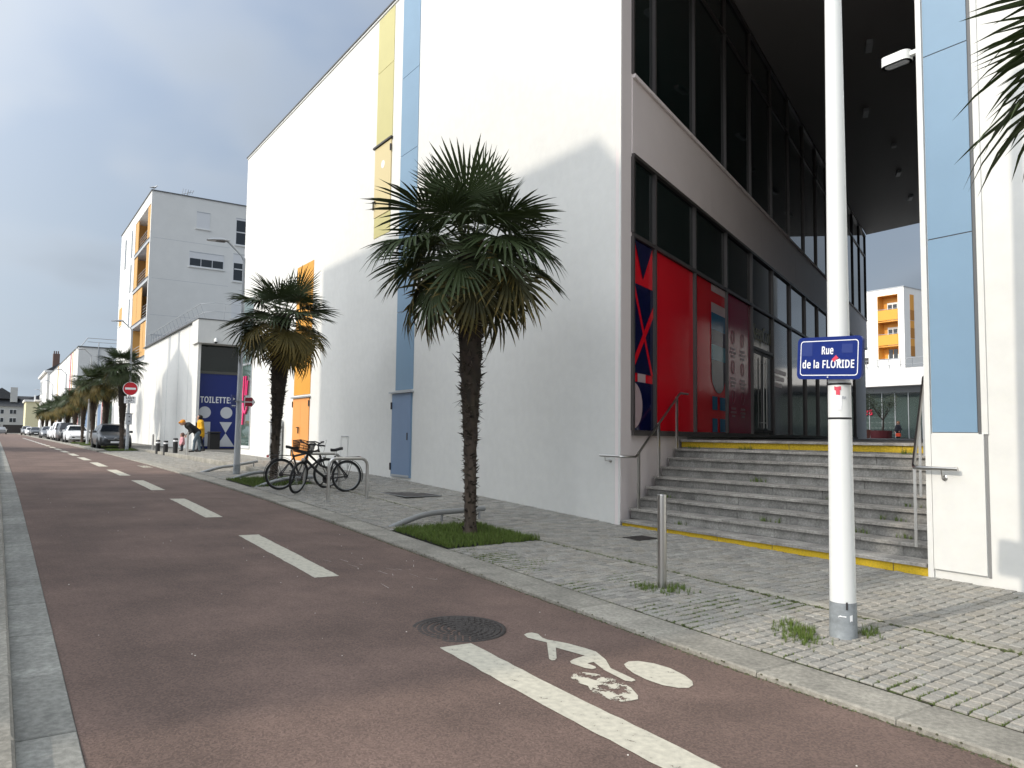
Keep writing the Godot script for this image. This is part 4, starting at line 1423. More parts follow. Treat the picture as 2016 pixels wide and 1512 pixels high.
func make_flats() -> void:
	var b := thing("apartment_block", "white four storey flats with ochre loggias behind the toilet block", "building")
	var zn := -59.25
	var zf := -75.1
	var top := 17.3
	var lo := -66.7
	var hi := -59.5
	var dp := 1.5
	part(b, "wall", solid([[TX + dp, zn - 0.25], [TX + dp, zf], [21, zf], [21, zn - 0.25]], 0.3, top + E), M.white)
	bx(b, "end_wall", Vector3(TX, 0.3, zn - 0.25), Vector3(21, top + E, zn), M.flat_end)
	bx(b, "street_wall", Vector3(TX, 0.3, zf), Vector3(TX + dp, top + E, lo), M.white)
	bx(b, "street_wall", Vector3(TX, 16.45 + E, lo), Vector3(TX + dp, top + E, zn - 0.25), M.white)
	bx(b, "street_wall", Vector3(TX, 0.3, lo), Vector3(TX + dp, 5.4 + E, zn - 0.25), M.white)
	bx(b, "coping", Vector3(TX - 0.06, top + E, zf - 0.06), Vector3(21, top + 0.07 + E, zn + 0.06), M.coping)
	for k in 4:
		var y := 13.95 - 2.85 * k
		bx(b, "loggia_slab", Vector3(TX - 0.03, y - 0.32 + E, lo), Vector3(TX + dp, y + E, zn - 0.26), M.grey_paint)
		bx(b, "slab_edge", Vector3(TX - 0.05, y - 0.10 + E, lo - 0.05), Vector3(TX - 0.031, y - 0.02 + E, zn - 0.2), M.dark_metal)
		bx(b, "loggia_back", Vector3(TX + dp - 0.05, y + E, lo), Vector3(TX + dp - 0.001, y + 2.5 + E, zn - 0.26), M.pinkish)
		# ochre sliding screens
		for q in ([[lo + 0.05, lo + 1.5], [zn - 1.6, zn - 0.95], [zn - 0.9, zn - 0.3]] if k < 2 else [[lo + 0.05, lo + 2.1], [lo + 2.2, lo + 4.4]] if k == 2 else [[zn - 2.9, zn - 1.7], [zn - 1.6, zn - 0.3]]):
			bx(b, "ochre_screen", Vector3(TX + 0.03, y + 0.03 + E, q[0]), Vector3(TX + 0.08, y + 2.48 + E, q[1]), M.flat_ochre)
		bx(b, "loggia_cheek", Vector3(TX + 0.1, y + E, lo + 0.01), Vector3(TX + dp - 0.06, y + 2.5 + E, lo + 0.05), M.flat_ochre)
		var r := MB.new()
		for i in 4:
			r.bar(Vector3(TX + 0.14, y + 0.3 + 0.22 * i + E, lo + 0.1), Vector3(TX + 0.14, y + 0.3 + 0.22 * i + E, zn - 0.3), 0.018, 5)
		part(b, "loggia_rail", r, M.grey_paint)
		if k < 3:
			bx(b, "window_slot", Vector3(TX - 0.006, y + 0.1 + E, -68.7), Vector3(TX + 0.01, y + 2.4 + E, -68.0), M.glass_grey)
			bx(b, "slot_frame", Vector3(TX - 0.012, y + 0.08 + E, -67.995), Vector3(TX + 0.01, y + 2.42 + E, -67.93), M.shutter)
	bx(b, "window_slot", Vector3(TX - 0.006, 13.75 + E, -72.4), Vector3(TX + 0.01, 16.3 + E, -71.6), M.glass_grey)
	bx(b, "ochre_niche", Vector3(TX - 0.008, 9.0 + E, -74.4), Vector3(TX + 0.01, 10.6 + E, -72.6), M.flat_ochre)
	bx(b, "niche_shade", Vector3(TX - 0.05, 8.94 + E, -74.45), Vector3(TX + 0.01, 8.99 + E, -72.55), M.white)
	# end wall: windows with rolled shutters
	var win := func(x0, x1, y0, y1, sh, n):
		var w := bx(b, "window", Vector3(x0, y0 + E, zn - 0.02), Vector3(x1, y1 + E, zn + 0.012), M.shutter)
		var ww: float = x1 - x0
		var hh: float = y1 - y0
		if sh < 1.0:
			for i in n:
				var a: float = -ww / 2 + 0.05 + i * (ww - 0.05) / n
				bx(w, "pane", Vector3(a, -hh / 2 + 0.08, 0.010), Vector3(a + (ww - 0.05) / n - 0.05, hh / 2 - 0.05 - hh * sh, 0.022), M.glass_grey)
		bx(w, "sill", Vector3(-ww / 2 - 0.06, -hh / 2 - 0.07, 0.0), Vector3(ww / 2 + 0.06, -hh / 2, 0.08), M.white)
		bx(w, "head", Vector3(-ww / 2, hh / 2, -0.02), Vector3(ww / 2, hh / 2 + 0.05, 0.03), M.grey_paint)
		return w
	win.call(11.68, 12.62, 15.04, 16.26, 1.0, 1)
	win.call(11.27, 13.72, 12.14, 13.22, 0.38, 3)
	var w1 = win.call(14.50, 15.6, 14.21, 16.26, 0.04, 1)
	bx(w1, "glazing_bar", Vector3(-0.5, -0.06, 0.023), Vector3(0.5, 0.02, 0.04), M.shutter)
	w1 = win.call(14.40, 15.6, 11.41, 13.49, 0.3, 1)
	bx(w1, "glazing_bar", Vector3(-0.5, -0.14, 0.023), Vector3(0.5, -0.06, 0.04), M.shutter)
	win.call(14.40, 15.5, 8.6, 10.0, 1.0, 1)
	for y in [10.95, 8.3, 13.9]:
		bx(b, "render_joint", Vector3(TX + 0.2, y + E, zn), Vector3(TX + 5.5, y + 0.02 + E, zn + 0.003), M.grey_paint)
	var a := thing("roof_aerial", "small television aerial on the roof of the white flats", "aerial", Vector3(11.2, top + 0.07 + E, -60.5))
	var m := MB.new()
	m.bar(Vector3.ZERO, Vector3(0.05, 0.8, 0), 0.03, 5)
	part(a, "mast", m, M.grey_paint)
	m = MB.new()
	for i in 5:
		m.bar(Vector3(-0.35 + i * 0.18, 0.35 + i * 0.06, -0.3), Vector3(-0.35 + i * 0.18, 0.75, 0.3), 0.015, 4)
	m.bar(Vector3(-0.4, 0.4, 0), Vector3(0.45, 0.75, 0), 0.02, 4)
	part(a, "elements", m, M.grey_paint)
	var g := thing("gull", "white gull perched on the near roof corner of the flats", "bird", Vector3(8.72, top + 0.07 + E, -59.4))
	g.scale = Vector3.ONE * 1.1
	bird(g)

func bird(g: Node3D) -> void:
	var m := MB.new()
	m.use_col = true
	m.col = Color(0.7, 0.7, 0.7)
	m.tube([Vector3(-0.24, 0.13, 0), Vector3(-0.12, 0.17, 0), Vector3(0.0, 0.19, 0), Vector3(0.10, 0.22, 0), Vector3(0.14, 0.29, 0), Vector3(0.17, 0.33, 0), Vector3(0.21, 0.33, 0)], [0.012, 0.05, 0.075, 0.06, 0.035, 0.04, 0.02], 9)
	m.col = Color(0.45, 0.3, 0.03)
	m.tube([Vector3(0.205, 0.33, 0), Vector3(0.26, 0.32, 0)], [0.014, 0.004], 5)
	for s in [-1, 1]:
		m.tube([Vector3(0.0, 0.14, 0.025 * s), Vector3(0.01, 0.07, 0.025 * s), Vector3(0.0, 0.0, 0.025 * s), Vector3(0.04, 0.004, 0.025 * s)], [0.01, 0.006, 0.006, 0.005], 5)
	part(g, "body", m, M.skin_mix)
	for s in [-1, 1]:
		var w := MB.new()
		w.tube([Vector3(0.09, 0.21, 0.06 * s), Vector3(-0.05, 0.19, 0.078 * s), Vector3(-0.27, 0.14, 0.03 * s)], [0.015, 0.035, 0.005], 6)
		part(g, "wing", w, M.grey_paint)

func make_far_street() -> void:
	# white building with thin coloured strips
	var b := thing("striped_white_building", "distant white building with thin red and ochre vertical strips beyond the palms", "building")
	part(b, "wall", solid([[TX, -113.8], [TX, -176], [24, -176], [24, -113.8]], 0.3, 10.85 + E), M.white)
	bx(b, "coping", Vector3(TX - 0.08, 10.85 + E, -176), Vector3(24, 10.98 + E, -113.7), M.coping)
	for q in [[-118.6, -118.0, M.render_grey], [-122.5, -121.7, M.orange_panel], [-125.9, -124.6, M.sign_red], [-134.0, -133.4, M.grey_paint], [-141.0, -139.8, M.white_warm], [-152, -150.6, M.orange_panel], [-160, -159, M.grey_paint]]:
		bx(b, "strip", Vector3(TX - 0.03, 0.6, q[0]), Vector3(TX + 0.01, 10.8 + E, q[1]), q[2])
	bx(b, "street_window", Vector3(TX - 0.02, 0.8, -128), Vector3(TX + 0.01, 4.4 + E, -120), M.glass_green)
	bx(b, "blue_window", Vector3(TX - 0.02, 0.8, -116), Vector3(TX + 0.01, 3.4 + E, -115), M.blue_door)
	var r := MB.new()
	r.bar(Vector3(8.9, 11 + E, -113.9), Vector3(9.6, 12.1 + E, -113.9), 0.05, 5)
	r.bar(Vector3(9.6, 12.1 + E, -113.9), Vector3(16, 12.1 + E, -113.9), 0.05, 5)
	r.bar(Vector3(9.6, 11.6 + E, -113.9), Vector3(16, 11.6 + E, -113.9), 0.04, 5)
	r.bar(Vector3(10.9, 8.0 + E, -113.7), Vector3(10.9, 11.6 + E, -113.7), 0.06, 5)
	part(b, "roof_railing", r, M.grey_paint)
	# low linking front between the flats and the far building
	var l := thing("low_shop_row", "low white street front behind the parked cars and palms", "building")
	part(l, "wall", solid([[TX, -75.2], [TX, -113.6], [16, -113.6], [16, -75.2]], 0.3, 4.2 + E), M.white)
	bx(l, "coping", Vector3(TX - 0.05, 4.2 + E, -113.6), Vector3(16, 4.28 + E, -75.2), M.coping)
	for i in 8:
		var z := -79.0 - i * 4.3
		bx(l, "shop_window", Vector3(TX - 0.02, 0.9, z), Vector3(TX + 0.01, 2.6 + E, z + 2.6), [M.glass_green, M.glass_grey, M.blue_door][i % 3])
		bx(l, "strip", Vector3(TX - 0.03, 0.6, z - 0.8), Vector3(TX + 0.01, 4.1 + E, z - 0.5), [M.grey_paint, M.sign_red, M.dark_metal][i % 3])
	# old house with a balcony and slate roof
	var h := thing("old_corner_house", "distant cream house with slate roof, balcony and tall chimney", "house")
	part(h, "wall", solid([[TX - 0.4, -177], [TX - 0.4, -204], [22, -204], [22, -177]], 0.3, 11.4 + E), M.white_warm)
	bx(h, "cornice", Vector3(TX - 0.9, 11.4 + E, -204.5), Vector3(22, 11.8 + E, -176.9), M.white_warm)
	var rf := MB.new()
	rf.poly(PackedVector2Array([Vector2(0, 0), Vector2(14, 0), Vector2(7, 4.5)]), Vector3(TX - 0.7, 11.8 + E, -177), Basis.IDENTITY, 27)
	var rp := part(h, "roof", rf, M.slate)
	bx(rp, "chimney", Vector3(9.4, 12 + E, -185.5), Vector3(10.6, 15.8 + E, -184), M.brick_dark)
	for i in 3:
		bx(rp, "chimney_pot", Vector3(9.5 + i * 0.36, 15.8 + E, -185), Vector3(9.7 + i * 0.36, 16.4 + E, -184.6), M.brick_dark)
	for i in 3:
		bx(h, "window", Vector3(TX - 0.43, 7.6 + E, -203 + i * 3.5), Vector3(TX - 0.39, 10.6 + E, -201.3 + i * 3.5), M.glass_grey)
	bx(h, "balcony", Vector3(TX - 1.5, 6.3 + E, -203.8), Vector3(TX - 0.4, 6.5 + E, -196), M.white_warm)
	bx(h, "balcony_rail", Vector3(TX - 1.5, 6.5 + E, -203.8), Vector3(TX - 1.42, 7.6 + E, -196), M.grey_paint)
	# small yellow house
	h = thing("cream_end_house", "small cream house at the end of the palm row", "house")
	part(h, "wall", solid([[6.3, -228], [6.3, -243], [20, -243], [20, -228]], 0.3, 7.0 + E), mat(0.72, 0.66, 0.42, 0.9))
	bx(h, "cornice", Vector3(5.9, 7.0 + E, -243.3), Vector3(20, 7.5 + E, -227.7), M.white_warm)
	rf = MB.new()
	rf.poly(PackedVector2Array([Vector2(0, 0), Vector2(14, 0), Vector2(7, 3.0)]), Vector3(6.1, 7.5 + E, -228), Basis.IDENTITY, 15)
	part(h, "roof", rf, M.slate)
	# terrace closing the view
	h = thing("grey_terrace", "grey rendered terrace with slate roof closing the far end of the street", "building")
	part(h, "wall", solid([[-45, -252], [9, -252], [9, -262], [-45, -262]], 0.3, 6.3 + E), M.render_grey)
	rf = MB.new()
	rf.quad(Vector3(-45, 6.3 + E, -251.6), Vector3(9.2, 6.3 + E, -251.6), Vector3(9.2, 9.3 + E, -255), Vector3(-45, 9.3 + E, -255))
	rf.quad(Vector3(-45, 9.3 + E, -255), Vector3(9.2, 9.3 + E, -255), Vector3(9.2, 9.4 + E, -262), Vector3(-45, 9.4 + E, -262))
	rf.quad(Vector3(9.2, 6.3 + E, -251.6), Vector3(9.2, 6.3 + E, -262.4), Vector3(9.2, 9.4 + E, -262), Vector3(9.2, 9.3 + E, -255))
	rp = part(h, "roof", rf, M.slate)
	var gb := MB.new()
	gb.poly(PackedVector2Array([Vector2(-4.5, 0), Vector2(4.5, 0), Vector2(0, 3.0)]), Vector3(1.2, 8.4 + E, -252.6), Basis.IDENTITY, 6)
	part(rp, "gable", gb, M.slate)
	bx(rp, "chimney", Vector3(3.2, 7.5 + E, -253.5), Vector3(4.9, 11.6 + E, -252.4), M.render_grey)
	bx(rp, "chimney", Vector3(-2.2, 9 + E, -256), Vector3(0.2, 11.8 + E, -254.5), M.render_grey)
	for i in 9:
		for k in 2:
			var w := bx(h, "window", Vector3(-20 + i * 2.9, 1.9 + k * 2.3 + E, -252), Vector3(-18.3 + i * 2.9, 3.2 + k * 2.3 + E, -251.95), M.shutter)
			bx(w, "pane", Vector3(-0.75, -0.6, 0.02), Vector3(-0.06, 0.5, 0.04), M.glass_grey)
			bx(w, "pane", Vector3(0.06, -0.6, 0.02), Vector3(0.75, 0.5, 0.04), M.glass_grey)
	bx(h, "shop_front", Vector3(1.9, -1.0 + E, -252), Vector3(6.5, 1.2 + E, -251.9), M.dark_metal)
	bx(h, "shop_front", Vector3(-3.5, -1.0 + E, -252), Vector3(1.2, 1.4 + E, -251.9), M.dark_red)

func make_opposite() -> void:
	# the houses across the street, out of view to the left; their shadows lie on the road and the white fronts
	var b := thing("opposite_block", "plain rendered block across the street, left of the picture", "building")
	part(b, "wall", solid([[-15, -11.3], [-5, -11.3], [-5, -24.8], [-15, -24.8]], -0.3, 13.9 + E), M.plaster_old)
	bx(b, "coping", Vector3(-15.1, 13.9 + E, -24.8), Vector3(-4.98, 13.99 + E, -11.3), M.slate)
	for k in 4:
		for i in 4:
			var w := bx(b, "window", Vector3(-5.02, 1.2 + k * 3.3, -23.6 + i * 3.3), Vector3(-4.97, 2.9 + k * 3.3, -22.3 + i * 3.3), M.shutter)
			bx(w, "pane", Vector3(0.02, -0.75, -0.55), Vector3(0.03, 0.75, 0.55), M.glass_grey)
	b = thing("opposite_house", "tall house with a steep sloping roof end across the street, left of the picture", "house")
	var m := MB.new()
	m.poly(PackedVector2Array([Vector2(11.28, -0.3), Vector2(6.75, -0.3), Vector2(6.75, 9.15 + E), Vector2(11.28, 13.95 + E)]), Vector3(-5, 0, 0), Basis(Vector3(0, 0, -1), Vector3.UP, Vector3(1, 0, 0)), 9.0)
	part(b, "wall", m, M.plaster_old)
	b = thing("added_shadow_slab", "thin unseen slab added to split the shade on the road, left of the picture", "house")  # no real house: slab added out of view, its gap leaves a light band
	m = MB.new()
	m.poly(PackedVector2Array([Vector2(6.4, -0.3), Vector2(5.95, -0.3), Vector2(5.95, 8.3 + E), Vector2(6.4, 8.8 + E)]), Vector3(-5, 0, 0), Basis(Vector3(0, 0, -1), Vector3.UP, Vector3(1, 0, 0)), 9.0)
	part(b, "wall", m, M.plaster_old)
	b = thing("opposite_gabled_house", "gabled house with tall chimneys across the street, left of the picture", "house")
	m = MB.new()
	m.poly(PackedVector2Array([Vector2(44.5, -0.3), Vector2(44.5, 11.7 + E), Vector2(48.6, 13.75 + E), Vector2(53.4, 12.25 + E), Vector2(53.4, -0.3)]), Vector3(-5, 0, 0), Basis(Vector3(0, 0, -1), Vector3.UP, Vector3(1, 0, 0)), 9.0)
	part(b, "wall", m, M.plaster_old)
	bx(b, "chimney", Vector3(-5.9, 12.8 + E, -48.8), Vector3(-5.0, 16.0 + E, -48.35), M.brick_dark)
	bx(b, "chimney", Vector3(-5.9, 12.0 + E, -51.6), Vector3(-5.0, 16.0 + E, -51.1), M.brick_dark)

# ---------------------------------------------------------------- palms, grass, moss
var fronds := {}

func frond_mesh(sd: int, tone: Color, tip: Color, droop: float, bend: float, spread: float, tip_from: float) -> ArrayMesh:
	var r := RandomNumberGenerator.new()
	r.seed = sd
	var m := MB.new()
	m.use_col = true
	var lp := 0.56
	var R := 0.74
	var stem := []
	var rad := []
	for i in 6:
		var t := i / 5.0
		stem.append(Vector3(lp * t, -0.10 * bend * t * t, 0))
		rad.append(lerpf(0.016, 0.008, t))
	m.col = tone.lerp(Color(0.10, 0.11, 0.03), 0.4)
	m.tube(stem, rad, 5)
	var o: Vector3 = stem[5]
	var fb := Basis(Vector3.BACK, -bend * 0.75)      # the fan hangs from the end of its stalk
	var n := 36
	for k in n:
		var f := (k + 0.5) / n * 2.0 - 1.0
		var a := f * spread + r.randf_range(-0.025, 0.025)
		var len := R * (1.0 - 0.34 * f * f) * r.randf_range(0.86, 1.08)
		if r.randf() < 0.08:
			len *= r.randf_range(0.55, 0.8)
		var da := spread / n
		var dir := Vector3(cos(a), 0, sin(a))
		var side := Vector3(-sin(a), 0, cos(a))
		var cup := 0.10 * sin(absf(f) * 1.5)
		var prev := []
		var rs := [0.03, 0.34, 0.58, 0.82, 1.0]
		var ws := [0.08, 1.0, 1.42, 0.85, 0.02]
		var dr := droop * r.randf_range(0.6, 1.5)
		var tw := r.randf_range(-0.3, 0.3)
		for i in 5:
			var q: float = rs[i] * len
			var w: float = ws[i] * 0.34 * len * tan(da) * 0.98
			var y: float = cup * rs[i] * len * 0.9 - dr * maxf(0.0, rs[i] - 0.35) ** 1.7 * len * 1.6
			var ctr := dir * q * (1.0 - 0.25 * dr * maxf(0.0, rs[i] - 0.5)) + Vector3(0, y, 0)
			var s2 := side * w
			s2.y += w * tw * rs[i]
			prev.append([o + fb * (ctr - s2), o + fb * (ctr + Vector3(0, -w * 0.55, 0)), o + fb * (ctr + s2)])
		for i in 4:
			var c0 := tone.lerp(tip, smoothstep(tip_from, 1.0, rs[i]))
			m.col = c0
			var a0: Array = prev[i]
			var a1: Array = prev[i + 1]
			m.quad(a0[1], a0[0], a1[0], a1[1])
			m.quad(a0[2], a0[1], a1[1], a1[2])
	return m.mesh()

func make_fronds() -> void:
	var g := Color(0.040, 0.060, 0.020)
	var y := Color(0.17, 0.115, 0.018)
	var br := Color(0.10, 0.062, 0.030)
	# [mesh, lowest and highest lift in degrees it suits]
	fronds = {
		"young": [frond_mesh(1, g * 1.15, g * 1.2, 0.05, 0.10, 1.9, 0.8), frond_mesh(2, g * 1.05, g * 1.3, 0.12, 0.2, 2.1, 0.8), frond_mesh(11, g, g * 1.1, 0.2, 0.15, 2.0, 0.8)],
		"grown": [frond_mesh(3, g, Color(0.11, 0.09, 0.02), 0.22, 0.65, 2.4, 0.8), frond_mesh(4, g * 1.12, Color(0.075, 0.06, 0.02), 0.35, 0.85, 2.3, 0.85), frond_mesh(5, g * 0.9, g, 0.15, 0.75, 2.5, 0.85), frond_mesh(12, g * 0.95, g * 1.1, 0.4, 0.4, 2.3, 0.85)],
		"old": [frond_mesh(6, g * 1.2, y * 0.7, 0.25, 0.8, 2.3, 0.55), frond_mesh(7, Color(0.06, 0.06, 0.02), y, 0.3, 0.9, 2.2, 0.4), frond_mesh(8, g * 1.1, Color(0.09, 0.07, 0.022), 0.4, 0.9, 2.2, 0.7)],
		"yellow": [frond_mesh(9, Color(0.12, 0.095, 0.02), y * 1.2, 0.35, 1.0, 2.0, 0.3)],
		"dead": [frond_mesh(10, Color(0.10, 0.085, 0.025), br, 1.3, 1.2, 0.8, 0.4)],
	}

func palm(at: Vector3, trunk_h: float, girth: float, size: float, count: int, sd: int, label: String, yellowing := 0.15, dead := 1, extra := []) -> Node3D:
	rng.seed = sd
	var o := thing("palm_tree", label, "palm tree", at, 0.0, "palms along the pavement")
	var m := MB.new()
	m.use_col = true
	var rows := []
	var n := 40
	var lean := Vector2(rng.randf_range(-0.02, 0.03), rng.randf_range(-0.02, 0.02))
	var prof := func(t: float) -> float:
		return girth * (0.62 - 0.15 * smoothstep(0.0, 0.06, t) + 0.50 * smoothstep(0.18, 0.72, t) - 0.10 * smoothstep(0.85, 1.0, t))
	for i in n + 1:
		var t := float(i) / n
		var c := Vector3(lean.x * t * trunk_h, t * trunk_h - 0.05, lean.y * t * trunk_h)
		var row := []
		for k in 15:
			var a := TAU * (k % 14) / 14
			var r: float = prof.call(t) * (1.0 + 0.07 * sin(k * 2.3 + i * 1.7) + 0.05 * sin(i * 2.4 + k))
			row.append(c + Vector3(cos(-a) * r, 0, sin(-a) * r))
		rows.append(row)
	m.grid(rows)
	for i in m.v.size():
		var t := m.v[i].y / trunk_h
		var k := rng.randf_range(0.6, 1.3)
		m.c[i] = Color(0.085 * k, 0.065 * k, 0.05 * k).lerp(Color(0.035 * k, 0.026 * k, 0.019 * k), smoothstep(0.15, 0.4, t))
	part(o, "trunk", m, M.trunk)
	# leaf-base stubs and tufts of fibre
	m = MB.new()
	m.use_col = true
	var ns := int(240 * trunk_h * (1.0 if count > 36 else 0.6))
	for i in ns:
		var t := pow(rng.randf(), 0.8)
		var a := rng.randf() * TAU
		var r: float = prof.call(t) * 0.94
		var d := Vector3(cos(a), 0, sin(a))
		var p := Vector3(lean.x * t * trunk_h, t * trunk_h, lean.y * t * trunk_h) + d * r
		var s := Vector3(-d.z, 0, d.x)
		var hairy := rng.randf() < 0.5
		var l := rng.randf_range(0.04, 0.13) * (0.7 + 0.6 * t)
		if t > 0.3 and rng.randf() < 0.1:
			l *= 1.7
		var w := rng.randf_range(0.006, 0.012) if hairy else rng.randf_range(0.016, 0.034)
		var e := p + d * l * (0.8 if hairy else 0.62) + Vector3(0, l * (rng.randf_range(-0.7, 0.5) if hairy else rng.randf_range(0.2, 0.9)), 0) + s * rng.randf_range(-0.6, 0.6) * l
		var k := rng.randf_range(0.5, 1.5)
		m.col = Color(0.048 * k, 0.038 * k, 0.028 * k)
		m.tri(p - s * w, p + s * w, e)
		m.tri(p + s * w, p + Vector3(0, w * 1.4, 0), e)
		m.tri(p + Vector3(0, w * 1.4, 0), p - s * w, e)
	stuff(part(o, "trunk_fibres", m, M.trunk))
	# crown
	var top := Vector3(lean.x * trunk_h, trunk_h - 0.12, lean.y * trunk_h)
	for i in count:
		var t := float(i) / (count - 1)
		var az := i * 2.39996 + rng.randf_range(-0.25, 0.25)
		var lift := deg_to_rad(lerpf(80, -34, pow(t, 0.8)) + rng.randf_range(-8, 8))
		var kind := "young" if t < 0.2 else "grown" if t < 0.66 else "old"
		if t > 0.62 and rng.randf() < yellowing:
			kind = "yellow"
		var sc := size * rng.randf_range(0.9, 1.08) * (0.86 if t < 0.12 else 1.0)
		put_frond(o, kind, top + Vector3(0, -0.30 * t, 0), az, lift, sc)
	for i in dead:
		put_frond(o, "dead", top + Vector3(0, -0.35, 0), rng.randf() * TAU, deg_to_rad(-52), size * 0.95)
	for q in extra:
		put_frond(o, q[0], top + Vector3(0, q[4], 0), q[1], deg_to_rad(q[2]), q[3])
	return o

func put_frond(o: Node3D, kind: String, at: Vector3, az: float, lift: float, sc: float) -> void:
	var set: Array = fronds[kind]
	var b := Basis(Vector3.UP, az) * Basis(Vector3.BACK, lift) * Basis(Vector3.RIGHT, rng.randf_range(-0.35, 0.35))
	part(o, "frond", set[rng.randi() % set.size()], M.leaf, at + Vector3(cos(az), 0, -sin(az)) * 0.08, b.scaled(Vector3.ONE * sc))

func make_palms() -> void:
	make_fronds()
	palm(on(5.8, -9.6), 4.42, 0.178, 1.2, 44, 101, "tall palm in the grass bed in front of the shaded white wall", 0.12, 1)
	palm(on(5.8, -19.1), 4.28, 0.2, 1.14, 38, 102, "palm with yellowing skirt behind the parked bicycles", 0.5, 2)
	# at the right edge only the left side of the crown is in view
	var left := atan2(0.56, -0.83)
	palm(on(6.05, -1.06), 4.2, 0.2, 1.25, 38, 103, "palm at the right edge of the picture, only its frond tips in view", 0.1, 0,
		[["young", PI - 0.60, 22.0, 1.3, -0.1], ["young", PI - 0.5, 8.0, 1.3, -0.1], ["dead", PI - 0.55, -18.0, 1.35, -0.4]])
	var names := ["palm beside the no-entry sign", "first palm behind the no-entry sign", "second palm behind the no-entry sign", "third palm behind the no-entry sign", "fourth palm behind the no-entry sign", "fifth palm behind the no-entry sign", "sixth palm behind the no-entry sign", "seventh palm behind the no-entry sign", "eighth palm behind the no-entry sign", "farthest palm of the row down the street"]
	for k in 10:
		var z := -46.0 - 7.5 * k
		if k >= 6:
			z -= (k - 5) * 4.0
		palm(on(5.72, z), [4.75, 4.4, 4.5, 4.2, 3.9, 3.6, 3.9, 3.7, 3.8, 3.9][k], 0.22, [1.05, 1.15, 1.22, 1.2, 1.15, 1.22, 1.2, 1.3, 1.2, 1.22][k], 34 if k < 3 else 30, 110 + k, names[k], 0.5, 1)

func tuft(sd: int, blades: int, h: float, spread: float) -> ArrayMesh:
	var r := RandomNumberGenerator.new()
	r.seed = sd
	var m := MB.new()
	m.use_col = true
	for i in blades:
		var a := r.randf() * TAU
		var d := Vector3(cos(a), 0, sin(a))
		var s := Vector3(-d.z, 0, d.x) * r.randf_range(0.0016, 0.003)
		var p := d * r.randf() * spread * 0.4
		var hh := h * r.randf_range(0.5, 1.15)
		var e := p + d * spread * r.randf_range(0.3, 1.0)
		var k := r.randf_range(0.7, 1.35)
		m.col = Color(0.10 * k, 0.15 * k, 0.025 * k)
		if r.randf() < 0.12:
			m.col = Color(0.16 * k, 0.14 * k, 0.05 * k)
		var mid := p.lerp(e, 0.4) + Vector3(0, hh * 0.62, 0)
		m.quad(p - s, p + s, mid + s * 0.8, mid - s * 0.8)
		m.tri(mid - s * 0.8, mid + s * 0.8, e + Vector3(0, hh, 0))
	return m.mesh()

func scatter(called: String, label: String, category: String, shapes: Array, spots: Array, m: Material, parent: Node = null) -> void:
	var root := parent
	if root == null:
		root = Node3D.new()
		root.name = numbered(called)
		add_child(root)
		root.set_meta("label", label)
		root.set_meta("category", category)
		root.set_meta("kind", "stuff")
	for k in shapes.size():
		var mine := []
		for i in spots.size():
			if i % shapes.size() == k:
				mine.append(spots[i])
		var mm := MultiMesh.new()
		mm.transform_format = MultiMesh.TRANSFORM_3D
		mm.mesh = shapes[k]
		mm.instance_count = mine.size()
		for i in mine.size():
			mm.set_instance_transform(i, mine[i])
		var o := MultiMeshInstance3D.new()
		o.name = "blades"
		o.multimesh = mm
		o.material_override = m
		root.add_child(o, true)
		stuff(o)

func spot(x: float, z: float, sc: float, up := 0.0) -> Transform3D:
	return Transform3D(Basis(Vector3.UP, rng.randf() * TAU).scaled(Vector3(sc, sc * rng.randf_range(0.7, 1.3), sc)), on(x, z, up))

